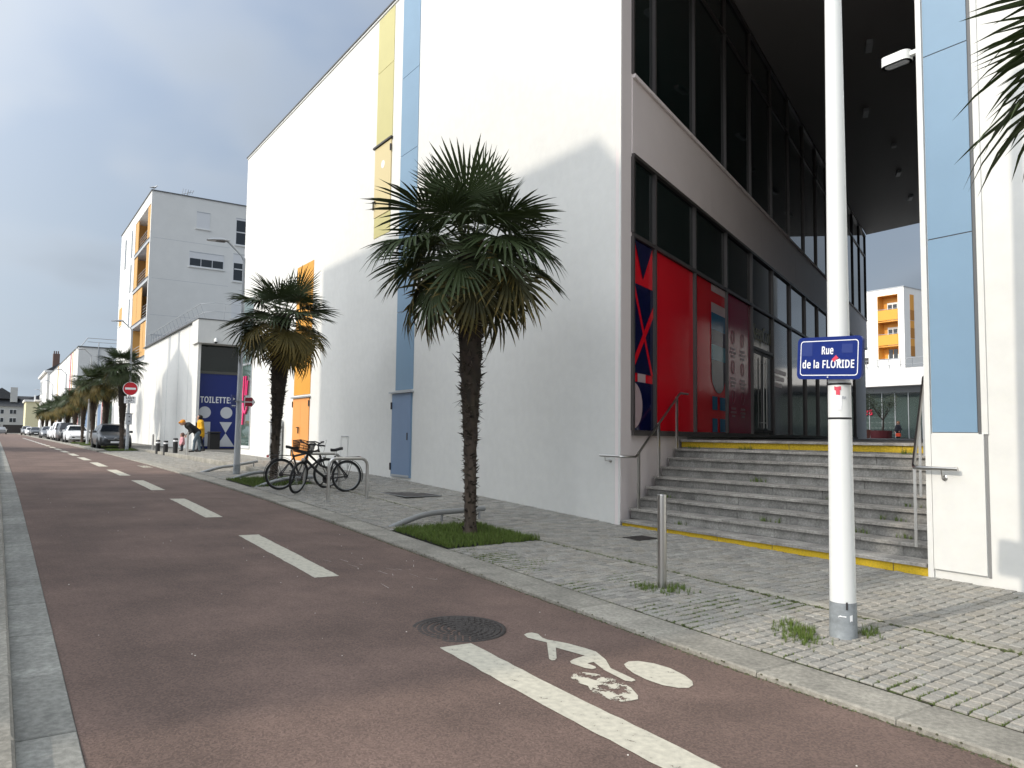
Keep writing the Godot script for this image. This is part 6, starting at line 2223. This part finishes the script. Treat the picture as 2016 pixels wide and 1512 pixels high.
	if basket:
		f = MB.new()
		var bc := head_t + sb * Vector3(0.22, 0.02, 0)
		for i in 5:
			var y := i * 0.055
			var ex := 0.12 + 0.03 * i / 4.0
			var ez := 0.155 + 0.03 * i / 4.0
			var loop := []
			for k in 5:
				var q: Array = [[1, 1], [-1, 1], [-1, -1], [1, -1], [1, 1]][k]
				loop.append(bc + sb * Vector3(ex * q[0], y, ez * q[1]))
			f.tube(loop, [0.008 if i in [0, 4] else 0.005], 4, false)
		for k in 14:
			for s in [-1, 1]:
				var u := lerpf(-1, 1, k / 13.0)
				f.bar(bc + sb * Vector3(0.12 * s, 0, 0.155 * u), bc + sb * Vector3(0.15 * s, 0.22, 0.185 * u), 0.005, 3)
				f.bar(bc + sb * Vector3(0.12 * u, 0, 0.155 * s), bc + sb * Vector3(0.15 * u, 0.22, 0.185 * s), 0.005, 3)
				f.bar(bc + sb * Vector3(0.12 * u, 0, -0.155), bc + sb * Vector3(0.12 * u, 0, 0.155), 0.005, 3)
		part(o, "basket", f, M.black)

func make_bikes() -> void:
	bicycle(on(5.83, -15.72), PI, "black city bicycle with a wire basket, nearest to the road", true, true, 0.75, M.black)
	bicycle(on(5.75, -16.75), 0.06, "black and silver bicycle with a rear carrier, pointing at the wall", false, false, 0.15, M.dark_metal)
	for q in [[-14.25, 5.39, 6.19, "shiny steel bicycle rack hoop in front of the bicycles"], [-16.25, 5.6, 6.4, "steel bicycle rack hoop standing between the two bicycles"]]:
		var o := thing("bicycle_hoop", q[3], "bicycle rack", on(5.8, q[0]), 0.0, "steel bicycle hoops")
		var pts := []
		var a: float = q[1] - 5.8
		var c: float = q[2] - 5.8
		pts.append(Vector3(a, -0.04, 0))
		pts.append(Vector3(a, 0.60, 0))
		for i in 7:
			var t := PI - PI / 2 * i / 6.0
			pts.append(Vector3(a + 0.15 + cos(t) * 0.15, 0.66 + sin(t) * 0.15, 0))
		for i in 7:
			var t := PI / 2 - PI / 2 * i / 6.0
			pts.append(Vector3(c - 0.15 + cos(t) * 0.15, 0.66 + sin(t) * 0.15, 0))
		pts.append(Vector3(c, 0.60, 0))
		pts.append(Vector3(c, -0.04, 0))
		var m := MB.new()
		m.tube(pts, [0.031], 12)
		part(o, "hoop", m, M.steel)
		m = MB.new()
		for x in [a, c]:
			m.lathe([Vector2(0.05, 0.0), Vector2(0.05, 0.006), Vector2(0.027, 0.008)], 16, Vector3(x, on(5.8 + x, q[0]).y - on(5.8, q[0]).y + 0.002, 0))
		part(o, "foot_plate", m, M.galva)

# ---------------------------------------------------------------- cars
func car(z: float, x: float, kind: String, paint: Material, label: String, turn := 0.0, emblem := false) -> void:
	var o := thing("parked_car", label, "car", on(x, z, 0.0), turn, "cars parked between the palms")
	# stations: z, underside, beltline, top, half width, half width at top
	var S: Array
	if kind == "van":
		S = [[2.1, 0.32, 0.55, 0.62, 0.66, 0.6], [2.02, 0.24, 0.74, 0.84, 0.82, 0.74], [1.6, 0.2, 0.92, 1.02, 0.88, 0.78], [1.15, 0.2, 1.0, 1.12, 0.9, 0.76], [0.55, 0.2, 1.05, 1.72, 0.91, 0.68], [0.2, 0.2, 1.05, 1.82, 0.91, 0.7], [-1.9, 0.2, 1.05, 1.82, 0.91, 0.74], [-2.1, 0.3, 1.0, 1.7, 0.86, 0.72], [-2.16, 0.35, 0.9, 1.5, 0.8, 0.68]]
	elif kind == "suv":
		S = [[2.2, 0.35, 0.6, 0.7, 0.68, 0.6], [2.1, 0.28, 0.84, 0.92, 0.86, 0.78], [1.6, 0.26, 0.95, 1.04, 0.92, 0.8], [1.0, 0.26, 1.02, 1.12, 0.93, 0.78], [0.35, 0.26, 1.06, 1.62, 0.93, 0.64], [-0.3, 0.26, 1.08, 1.72, 0.93, 0.66], [-1.6, 0.26, 1.1, 1.68, 0.92, 0.66], [-2.05, 0.3, 1.06, 1.3, 0.88, 0.7], [-2.25, 0.4, 0.9, 1.0, 0.8, 0.7]]
	else:
		S = [[2.1, 0.30, 0.50, 0.58, 0.64, 0.56], [2.0, 0.20, 0.64, 0.72, 0.82, 0.7], [1.6, 0.18, 0.78, 0.86, 0.87, 0.74], [1.0, 0.18, 0.87, 0.97, 0.88, 0.74], [0.2, 0.18, 0.92, 1.38, 0.885, 0.58], [-0.4, 0.18, 0.93, 1.46, 0.885, 0.60], [-1.3, 0.18, 0.95, 1.42, 0.88, 0.58], [-1.85, 0.22, 0.94, 1.12, 0.85, 0.6], [-2.08, 0.32, 0.8, 0.9, 0.76, 0.62]]
	var rows := []
	for s in S:
		var half := [Vector2(0, s[1]), Vector2(s[4] * 0.8, s[1]), Vector2(s[4] * 0.96, s[1] + 0.08), Vector2(s[4], lerpf(s[1], s[2], 0.55)), Vector2(s[4] * 0.975, s[2]), Vector2(lerpf(s[4], s[5], 0.85), lerpf(s[2], s[3], 0.82)), Vector2(s[5] * 0.86, s[3] - 0.012), Vector2(0, s[3] + 0.015)]
		var row := []
		for p in half:
			row.append(Vector3(p.x, p.y, s[0]))
		for i in range(half.size() - 2, -1, -1):
			row.append(Vector3(-half[i].x, half[i].y, s[0]))
		rows.append(row)
	rows.reverse()
	var m := MB.new()
	m.grid(rows)
	# close both ends
	for e in [0, rows.size() - 1]:
		var row: Array = rows[e]
		var mid := Vector3(0, (row[0].y + row[7].y) / 2, row[0].z)
		for i in row.size() - 1:
			if e == 0:
				m.tri(mid, row[i + 1], row[i])
			else:
				m.tri(mid, row[i], row[i + 1])
	part(o, "body", m, paint)
	var at := func(zz: float, v: float, x_side: float) -> Vector3:    # point on the cabin flank, v 0 beltline, 1 roof edge
		for i in S.size() - 1:
			if zz <= S[i][0] and zz >= S[i + 1][0]:
				var t: float = (S[i][0] - zz) / (S[i][0] - S[i + 1][0])
				var hw := lerpf(S[i][4], S[i + 1][4], t)
				var tw := lerpf(S[i][5], S[i + 1][5], t)
				var be := lerpf(S[i][2], S[i + 1][2], t)
				var tp := lerpf(S[i][3], S[i + 1][3], t)
				return Vector3((lerpf(hw * 0.975, lerpf(hw, tw, 0.85), v) + 0.012) * x_side, lerpf(be, lerpf(be, tp, 0.82), v), zz)
		return Vector3.ZERO
	var zc: float = S[3][0]
	var zr: float = S[4][0]
	# windscreen laid on the slope between bonnet and roof
	m = MB.new()
	var w0: float = S[3][5] * 0.95
	var w1: float = S[4][5] * 0.88
	var nrm := Vector3(0, zc - zr, S[4][3] - S[3][3]).normalized() * 0.02
	var a0 := Vector3(0, S[3][3] + 0.02, zc - 0.04) + nrm
	var a1 := Vector3(0, S[4][3] - 0.025, zr + 0.04) + nrm
	m.quad(a0 + Vector3(-w0, 0, 0), a0 + Vector3(w0, 0, 0), a1 + Vector3(w1, 0, 0), a1 + Vector3(-w1, 0, 0))
	part(o, "windscreen", m, M.car_glass)
	for s in [-1, 1]:
		var spans := [[zr + 0.25, zr - 0.62], [zr - 0.68, S[6][0] + 0.1]] if kind != "van" else [[zr + 0.2, zr - 0.7]]
		for sp in spans:
			m = MB.new()
			var p0: Vector3 = at.call(sp[0], 0.08, s)
			var p1: Vector3 = at.call(sp[1], 0.08, s)
			var p2: Vector3 = at.call(sp[1], 0.92, s)
			var p3: Vector3 = at.call(minf(sp[0], zr + 0.02), 0.92, s)
			if s > 0:
				m.quad(p0, p1, p2, p3)
			else:
				m.quad(p1, p0, p3, p2)
			part(o, "side_window", m, M.car_glass)
		m = MB.new()
		var mp: Vector3 = at.call(zr + 0.42, 0.15, s)
		m.slab(mp + Vector3(0.11 * s, 0.06, 0.0), Vector3(0.2, 0.14, 0.1), 0.03)
		part(o, "mirror", m, paint if kind != "hatch_dark" else M.black)
		m = MB.new()
		m.lathe([Vector2(0, -0.03), Vector2(0.75, 0.0), Vector2(1, 0.5), Vector2(0, 1.0)], 14, Vector3.ZERO, Basis(Vector3.RIGHT, PI / 2))
		var hl := part(o, "headlight", m, M.lens, Vector3(S[1][4] * 0.74 * s, S[1][2] - 0.02, S[1][0] - 0.1), Basis(Vector3.UP, 0.5 * s).scaled(Vector3.ONE) * Basis.from_scale(Vector3(0.19, 0.09, 0.16)))
		for zz in [1.32, -1.32]:
			var wn := Node3D.new()
			wn.name = "wheel"
			o.add_child(wn, true)
			wn.position = Vector3(0.78 * s, 0.31, zz)
			m = MB.new()
			m.lathe([Vector2(0.2, -0.1), Vector2(0.29, -0.1), Vector2(0.31, -0.07), Vector2(0.31, 0.09), Vector2(0.28, 0.115), Vector2(0.2, 0.11)], 24, Vector3.ZERO, Basis(Vector3.BACK, -PI / 2 * s))
			part(wn, "tyre", m, M.rubber)
			m = MB.new()
			m.lathe([Vector2(0.205, 0.10), Vector2(0.19, 0.08), Vector2(0.06, 0.10), Vector2(0.0, 0.10)], 18, Vector3.ZERO, Basis(Vector3.BACK, -PI / 2 * s))
			part(wn, "rim", m, M.galva)
			m = MB.new()
			m.lathe([Vector2(0.37, 0.0), Vector2(0.37, 0.108), Vector2(0.0, 0.11)], 20, Vector3(0.0, 0.02, 0), Basis(Vector3.BACK, -PI / 2 * s))
			part(wn, "arch", m, M.black, Vector3(-0.012 * s, 0, 0))
	var fz: float = S[0][0]
	bx(o, "grille", Vector3(-0.45, 0.40, fz - 0.1), Vector3(0.45, 0.50, fz + 0.012), M.black)
	bx(o, "bumper_intake", Vector3(-0.6, 0.23, fz - 0.25), Vector3(0.6, 0.33, fz - 0.02), M.black)
	bx(o, "number_plate", Vector3(-0.26, 0.34, fz + 0.0), Vector3(0.26, 0.45, fz + 0.03), M.sign_white)
	if emblem:
		m = MB.new()
		for k in 2:
			var y := 0.55 + k * 0.06
			m.tube([Vector3(-0.09, y, 0), Vector3(0, y + 0.06, 0.01), Vector3(0.09, y, 0)], [0.012], 5)
		m.bar(Vector3(-0.4, 0.53, 0.0), Vector3(-0.1, 0.55, 0.0), 0.01, 5)
		m.bar(Vector3(0.4, 0.53, 0.0), Vector3(0.1, 0.55, 0.0), 0.01, 5)
		part(o, "emblem", m, M.steel, Vector3(0, 0, fz + 0.005))
	for s in [-1, 1]:
		bx(o, "fog_lamp", Vector3(0.52 * s - 0.05, 0.34, fz - 0.06), Vector3(0.52 * s + 0.05, 0.42, fz - 0.01), M.lens)

func make_cars() -> void:
	M.car_glass = mat(0.012, 0.015, 0.02, 0.05)
	M.lens = mat(0.45, 0.46, 0.47, 0.12)
	var dark := mat(0.035, 0.04, 0.046, 0.22, 0.4)
	dark.clearcoat_enabled = true
	var white := mat(0.72, 0.73, 0.74, 0.3)
	white.clearcoat_enabled = true
	var black := mat(0.014, 0.015, 0.018, 0.25)
	black.clearcoat_enabled = true
	var silver := mat(0.28, 0.29, 0.3, 0.3, 0.5)
	car(-51.0, 5.78, "hatch", dark, "dark grey hatchback parked behind the no-entry sign", 0.0, true)
	car(-73.5, 5.70, "hatch", white, "white hatchback behind the dark grey hatchback")
	car(-81.5, 5.65, "suv", black, "dark car squeezed between the white hatchback and the van")
	car(-89.5, 5.75, "van", white, "white van, third white vehicle down the palm row")
	car(-98.5, 5.75, "hatch", white, "white car right behind the white van")
	car(-112.0, 5.6, "hatch", silver, "silver car behind the row of white vehicles")
	car(-150.0, 5.7, "hatch", dark, "small dark grey car far down the street")
	car(-162.0, 5.4, "hatch", white, "small white car behind the far dark grey car")
	car(-176.0, 5.2, "suv", silver, "farthest silver car at the end of the palm row")
	car(-186.0, 1.2, "hatch", silver, "grey car standing at the far end of the road", PI)

# ---------------------------------------------------------------- people
func blob(bones: Array, cell: float, k: float) -> MB:
	# bones: [from, to, radius, radius, colour]; distances joined smoothly and meshed as surface nets
	var lo := Vector3.ONE * 1e9
	var hi := -lo
	for b in bones:
		var r: float = maxf(b[2], b[3]) + cell * 2
		for p in [b[0], b[1]]:
			lo = lo.min(p - Vector3.ONE * r)
			hi = hi.max(p + Vector3.ONE * r)
	var n := Vector3i(((hi - lo) / cell).ceil()) + Vector3i.ONE
	var d := PackedFloat32Array()
	d.resize(n.x * n.y * n.z)
	d.fill(1.0)
	for b in bones:
		var p0: Vector3 = b[0]
		var p1: Vector3 = b[1]
		var r: float = maxf(b[2], b[3]) + k + cell * 1.5
		var a := Vector3i(((p0.min(p1) - Vector3.ONE * r - lo) / cell).floor()).clamp(Vector3i.ZERO, n - Vector3i.ONE)
		var c := Vector3i(((p0.max(p1) + Vector3.ONE * r - lo) / cell).ceil()).clamp(Vector3i.ZERO, n - Vector3i.ONE)
		var ax := p1 - p0
		var l2 := maxf(ax.length_squared(), 1e-9)
		for z in range(a.z, c.z + 1):
			for y in range(a.y, c.y + 1):
				for x in range(a.x, c.x + 1):
					var p := lo + Vector3(x, y, z) * cell
					var t := clampf((p - p0).dot(ax) / l2, 0, 1)
					var q := p.distance_to(p0 + ax * t) - lerpf(b[2], b[3], t)
					var i := x + n.x * (y + n.y * z)
					var e := d[i]
					var h := maxf(k - absf(e - q), 0.0) / k
					d[i] = minf(e, q) - h * h * k * 0.25
	var m := MB.new()
	m.use_col = true
	var id := {}
	for z in n.z - 1:
		for y in n.y - 1:
			for x in n.x - 1:
				var i := x + n.x * (y + n.y * z)
				var acc := Vector3.ZERO
				var cnt := 0
				var v8 := []
				var any_in := false
				var any_out := false
				for q in 8:
					var w := d[i + (q & 1) + n.x * ((q >> 1 & 1) + n.y * (q >> 2 & 1))]
					v8.append(w)
					if w < 0:
						any_in = true
					else:
						any_out = true
				if not (any_in and any_out):
					continue
				for q in 8:
					for ax in [1, 2, 4]:
						if q & ax:
							continue
						var u: float = v8[q]
						var w: float = v8[q | ax]
						if (u < 0) != (w < 0):
							var t := u / (u - w)
							var pa := Vector3(q & 1, q >> 1 & 1, q >> 2 & 1)
							var pb := Vector3((q | ax) & 1, (q | ax) >> 1 & 1, (q | ax) >> 2 & 1)
							acc += pa.lerp(pb, t)
							cnt += 1
				var p := lo + (Vector3(x, y, z) + acc / cnt) * cell
				var best := 1e9
				for b in bones:
					var ax2: Vector3 = b[1] - b[0]
					var t := clampf((p - b[0]).dot(ax2) / maxf(ax2.length_squared(), 1e-9), 0, 1)
					var q := p.distance_to(b[0] + ax2 * t) - lerpf(b[2], b[3], t)
					if q < best:
						best = q
						m.col = b[4]
				var g := Vector3(v8[1] + v8[3] + v8[5] + v8[7] - v8[0] - v8[2] - v8[4] - v8[6], v8[2] + v8[3] + v8[6] + v8[7] - v8[0] - v8[1] - v8[4] - v8[5], v8[4] + v8[5] + v8[6] + v8[7] - v8[0] - v8[1] - v8[2] - v8[3])
				id[i] = m.vert(p, g.normalized())
	for z in range(1, n.z - 1):
		for y in range(1, n.y - 1):
			for x in range(1, n.x - 1):
				var i := x + n.x * (y + n.y * z)
				for s in [[1, n.x, n.x * n.y], [n.x, n.x * n.y, 1], [n.x * n.y, 1, n.x]]:
					if (d[i] < 0) == (d[i + s[0]] < 0):
						continue
					var a: int = id.get(i - s[1] - s[2], -1)
					var b: int = id.get(i - s[2], -1)
					var c: int = id.get(i, -1)
					var e: int = id.get(i - s[1], -1)
					if a < 0 or b < 0 or c < 0 or e < 0:
						continue
					if d[i] < 0:
						m.ix.append_array(PackedInt32Array([a, c, b, a, e, c]))
					else:
						m.ix.append_array(PackedInt32Array([a, b, c, a, c, e]))
	return m

func hand(m: MB, at: Vector3, along: Vector3, side: Vector3, col: Color, s := 1.0) -> void:
	m.col = col
	for i in 4:
		var o := at + side * (i - 1.5) * 0.02 * s
		var l: float = [0.065, 0.078, 0.074, 0.056][i] * s
		var dn := along.cross(side).normalized()
		m.tube([o, o + along * l * 0.55, o + along * l * 0.9 + dn * l * 0.3], [0.009 * s, 0.0085 * s, 0.006 * s], 6)
	m.tube([at - along * 0.04 * s - side * 0.035 * s, at - side * 0.055 * s, at + along * 0.025 * s - side * 0.05 * s], [0.011 * s, 0.0095 * s, 0.007 * s], 6)

func make_people() -> void:
	var skin := Color(0.42, 0.25, 0.18)
	var shoe := Color(0.02, 0.018, 0.016)
	# --- bending adult: dark jacket, jeans, orange cap; leans to the left, towards the child
	var o := thing("person", "person in a dark jacket, jeans and orange cap bending towards the child", "person", on(7.55, -37.0))
	var jk := Color(0.012, 0.014, 0.014)
	var je := Color(0.11, 0.15, 0.18)
	var V := func(x, y, z): return Vector3(x, y, z)
	var hip := Vector3(0.16, 0.90, 0)
	var sh := Vector3(-0.26, 1.20, 0)
	var hd := Vector3(-0.47, 1.32, 0.0)
	var bones := [
		[hip, Vector3(0.0, 1.02, 0), 0.155, 0.15, jk], [Vector3(0.0, 1.02, 0), sh, 0.155, 0.16, jk],
		[sh + Vector3(0, 0, 0.12), sh + Vector3(0, 0, -0.12), 0.10, 0.10, jk],
		[sh, hd, 0.06, 0.055, skin], [hd, hd + Vector3(-0.04, 0.03, 0), 0.092, 0.098, skin], [hd + Vector3(-0.10, -0.06, 0), hd + Vector3(-0.05, -0.07, 0), 0.05, 0.055, skin], [hd + Vector3(-0.145, -0.02, 0), hd + Vector3(-0.12, -0.0, 0), 0.012, 0.018, skin],
		[hd + Vector3(0, 0, 0.095), hd + Vector3(0.0, 0.03, 0.095), 0.02, 0.02, skin], [hd + Vector3(0, 0, -0.095), hd + Vector3(0.0, 0.03, -0.095), 0.02, 0.02, skin]]
	for s in [-1, 1]:
		var z: float = 0.19 * s
		bones.append([sh + Vector3(0, 0, 0.15 * s), Vector3(-0.14, 0.93, z), 0.062, 0.052, jk])
		bones.append([Vector3(-0.14, 0.93, z), Vector3(-0.30, 0.76, z * 0.8), 0.05, 0.04, jk])
		bones.append([Vector3(-0.30, 0.76, z * 0.8), Vector3(-0.335, 0.71, z * 0.8), 0.034, 0.036, skin])
		var fx := -0.06 if s > 0 else 0.26
		var kx := 0.02 if s > 0 else 0.24
		bones.append([hip + Vector3(0, -0.03, 0.08 * s), Vector3(kx, 0.50, 0.09 * s), 0.098, 0.07, je])
		bones.append([Vector3(kx, 0.50, 0.09 * s), Vector3(fx + 0.04, 0.09, 0.10 * s), 0.066, 0.052, je])
		bones.append([Vector3(fx + 0.05, 0.05, 0.10 * s), Vector3(fx - 0.14, 0.035, 0.11 * s), 0.048, 0.036, shoe])
	var m := blob(bones, 0.022, 0.035)
	for s in [-1, 1]:
		hand(m, Vector3(-0.35, 0.69, 0.152 * s), Vector3(-0.6, -0.8, 0).normalized(), Vector3.BACK * s, skin)
	var body := part(o, "body", m, M.skin_mix)
	m = MB.new()
	m.lathe([Vector2(0.115, -0.02), Vector2(0.118, 0.03), Vector2(0.10, 0.085), Vector2(0.05, 0.115), Vector2(0, 0.12)], 18, hd + Vector3(-0.02, 0.035, 0), Basis(Vector3.BACK, 0.35))
	m.tube([hd + Vector3(-0.11, 0.03, 0), hd + Vector3(-0.2, -0.01, 0)], [0.055, 0.04], 8)
	part(body, "cap", m, mat(0.62, 0.25, 0.03, 0.9))
	m = MB.new()
	m.tube([sh + Vector3(-0.02, 0.06, 0.1), sh + Vector3(-0.06, 0.07, 0.0), sh + Vector3(-0.02, 0.06, -0.1)], [0.03], 7)
	part(body, "green_collar", m, mat(0.02, 0.16, 0.05, 0.9))
	# --- adult in a yellow coat, facing left
	o = thing("person", "person in a yellow raincoat standing before the blue toilet panel", "person", on(8.05, -38.2))
	var yc := Color(0.72, 0.38, 0.015)
	var tr := Color(0.014, 0.016, 0.03)
	sh = Vector3(0.02, 1.36, 0)
	hd = Vector3(-0.03, 1.56, 0)
	bones = [
		[Vector3(0.04, 0.78, 0), Vector3(0.04, 1.05, 0), 0.19, 0.165, yc], [Vector3(0.04, 1.05, 0), sh, 0.165, 0.15, yc],
		[sh + Vector3(0, 0, 0.13), sh + Vector3(0, 0, -0.13), 0.09, 0.09, yc],
		[sh, hd, 0.06, 0.055, skin], [hd, hd + Vector3(-0.01, 0.04, 0), 0.09, 0.096, skin], [hd + Vector3(-0.06, -0.05, 0), hd + Vector3(-0.03, -0.06, 0), 0.05, 0.055, skin], [hd + Vector3(-0.115, 0.0, 0), hd + Vector3(-0.095, 0.02, 0), 0.012, 0.017, skin]]
	for s in [-1, 1]:
		bones.append([sh + Vector3(0, -0.01, 0.17 * s), Vector3(0.06, 1.08, 0.22 * s), 0.068, 0.058, yc])
		bones.append([Vector3(0.06, 1.08, 0.22 * s), Vector3(-0.17, 1.0, 0.17 * s), 0.055, 0.045, yc])
		bones.append([Vector3(-0.17, 1.0, 0.17 * s), Vector3(-0.24, 0.985, 0.15 * s), 0.034, 0.036, skin])
		var fx := -0.08 if s > 0 else 0.24
		var kx := -0.02 if s > 0 else 0.12
		bones.append([Vector3(0.04, 0.80, 0.09 * s), Vector3(kx, 0.46, 0.10 * s), 0.092, 0.066, tr])
		bones.append([Vector3(kx, 0.46, 0.10 * s), Vector3(fx, 0.09, 0.10 * s), 0.062, 0.048, tr])
		bones.append([Vector3(fx + 0.01, 0.05, 0.10 * s), Vector3(fx - 0.17, 0.035, 0.11 * s), 0.046, 0.036, shoe])
	m = blob(bones, 0.022, 0.035)
	for s in [-1, 1]:
		hand(m, Vector3(-0.26, 0.98, 0.15 * s), Vector3(-1, -0.1, 0).normalized(), Vector3.BACK * s, skin)
	body = part(o, "body", m, M.skin_mix)
	m = MB.new()
	m.lathe([Vector2(0.09, -0.09), Vector2(0.115, -0.02), Vector2(0.112, 0.05), Vector2(0.075, 0.105), Vector2(0, 0.125)], 16, hd + Vector3(0.025, 0.03, 0), Basis(Vector3.BACK, -0.35))
	part(body, "hair", m, mat(0.016, 0.013, 0.011, 0.9))
	m = MB.new()
	m.tube([sh + Vector3(-0.06, 0.06, 0.09), sh + Vector3(-0.10, 0.05, 0), sh + Vector3(-0.06, 0.06, -0.09)], [0.032], 7)
	part(body, "scarf", m, mat(0.6, 0.45, 0.4, 0.9))
	var bag := thing("handbag", "small black handbag carried by the person in yellow", "bag", on(7.83, -37.95, 0.70))
	m = MB.new()
	m.slab(Vector3(0, 0.09, 0), Vector3(0.12, 0.2, 0.24), 0.04)
	part(bag, "pouch", m, M.black)
	m = MB.new()
	m.tube([Vector3(0, 0.18, -0.1), Vector3(0.01, 0.30, -0.04), Vector3(0.01, 0.30, 0.04), Vector3(0, 0.18, 0.1)], [0.01], 6)
	part(bag, "strap", m, M.black)
	# --- child in pink
	o = thing("person", "small child in a pink coat beside the black bollards", "person", on(7.42, -38.9))
	var pk := Color(0.60, 0.30, 0.33)
	hd = Vector3(0.0, 0.74, 0)
	bones = [[Vector3(0, 0.36, 0), Vector3(0, 0.58, 0), 0.13, 0.105, pk], [Vector3(0, 0.58, 0.07), Vector3(0, 0.58, -0.07), 0.07, 0.07, pk], [Vector3(0, 0.6, 0), hd, 0.05, 0.05, skin], [hd, hd + Vector3(-0.01, 0.03, 0), 0.085, 0.09, skin], [hd + Vector3(-0.095, -0.01, 0.0), hd + Vector3(-0.08, 0, 0), 0.012, 0.015, skin]]
	for s in [-1, 1]:
		bones.append([Vector3(0, 0.57, 0.11 * s), Vector3(-0.01, 0.44, 0.16 * s), 0.05, 0.044, pk])
		bones.append([Vector3(-0.01, 0.44, 0.16 * s), Vector3(-0.06, 0.34, 0.15 * s), 0.042, 0.036, pk])
		bones.append([Vector3(-0.06, 0.34, 0.15 * s), Vector3(-0.075, 0.31, 0.15 * s), 0.026, 0.027, skin])
		bones.append([Vector3(0, 0.34, 0.06 * s), Vector3(0.0, 0.06, 0.065 * s), 0.062, 0.042, tr])
		bones.append([Vector3(0.01, 0.035, 0.065 * s), Vector3(-0.08, 0.03, 0.07 * s), 0.034, 0.028, shoe])
	m = blob(bones, 0.02, 0.03)
	for s in [-1, 1]:
		hand(m, Vector3(-0.085, 0.295, 0.15 * s), Vector3(-0.5, -0.85, 0).normalized(), Vector3.BACK * s, skin, 0.6)
	body = part(o, "body", m, M.skin_mix)
	m = MB.new()
	m.lathe([Vector2(0.09, -0.05), Vector2(0.105, 0.0), Vector2(0.1, 0.05), Vector2(0.06, 0.095), Vector2(0, 0.11)], 14, hd + Vector3(0.01, 0.03, 0))
	part(body, "hat", m, mat(0.12, 0.07, 0.06, 0.95))
	# --- small figure by the shop
	o = thing("person", "small figure in a dark coat with an orange bag by the shop window", "person", Vector3(51.0, 0.13 + E, -28.3))
	var dk := Color(0.012, 0.012, 0.02)
	hd = Vector3(0, 1.0, 0)
	bones = [[Vector3(0, 0.5, 0), Vector3(0, 0.82, 0), 0.15, 0.13, dk], [Vector3(0, 0.82, 0.1), Vector3(0, 0.82, -0.1), 0.08, 0.08, dk], [Vector3(0, 0.85, 0), hd, 0.05, 0.05, skin], [hd, hd + Vector3(-0.01, 0.03, 0), 0.085, 0.09, skin]]
	for s in [-1, 1]:
		bones.append([Vector3(0, 0.8, 0.14 * s), Vector3(0, 0.58, 0.19 * s), 0.055, 0.045, dk])
		bones.append([Vector3(0, 0.58, 0.19 * s), Vector3(-0.12, 0.46, 0.17 * s), 0.045, 0.036, dk])
		bones.append([Vector3(-0.12, 0.46, 0.17 * s), Vector3(-0.15, 0.43, 0.17 * s), 0.03, 0.03, skin])
		bones.append([Vector3(0, 0.5, 0.08 * s), Vector3(0, 0.08, 0.08 * s), 0.085, 0.05, dk])
		bones.append([Vector3(0.02, 0.04, 0.08 * s), Vector3(-0.12, 0.035, 0.08 * s), 0.04, 0.034, shoe])
	m = blob(bones, 0.03, 0.035)
	for s in [-1, 1]:
		hand(m, Vector3(-0.16, 0.42, 0.17 * s), Vector3(-0.7, -0.7, 0).normalized(), Vector3.BACK * s, skin, 0.8)
	body = part(o, "body", m, M.skin_mix)
	m = MB.new()
	m.lathe([Vector2(0.09, -0.06), Vector2(0.105, 0.0), Vector2(0.1, 0.06), Vector2(0.05, 0.105), Vector2(0, 0.115)], 14, hd + Vector3(0.02, 0.03, 0))
	part(body, "hair", m, mat(0.25, 0.08, 0.02, 0.9))
	bag = thing("orange_bag", "orange bag in the hand of the small figure by the shop", "bag", Vector3(50.83, 0.35 + E, -28.2))
	m = MB.new()
	m.slab(Vector3(0, 0.0, 0), Vector3(0.14, 0.22, 0.3), 0.03)
	part(bag, "pouch", m, mat(0.7, 0.07, 0.02, 0.7))
	m = MB.new()
	m.tube([Vector3(0, 0.1, -0.08), Vector3(0, 0.2, 0), Vector3(0, 0.1, 0.08)], [0.012], 5)
	part(bag, "strap", m, M.black)

func _ready() -> void:
	make_view()
	make_textures()
	make_materials()
	make_ground()
	make_retail()
	make_passage()
	make_square_buildings()
	make_toilets()
	make_flats()
	make_far_street()
	make_opposite()
	make_palms()
	make_lamps()
	make_bollards()
	make_guards()
	make_grates()
	make_bikes()
	make_cars()
	make_people()
	make_grass()
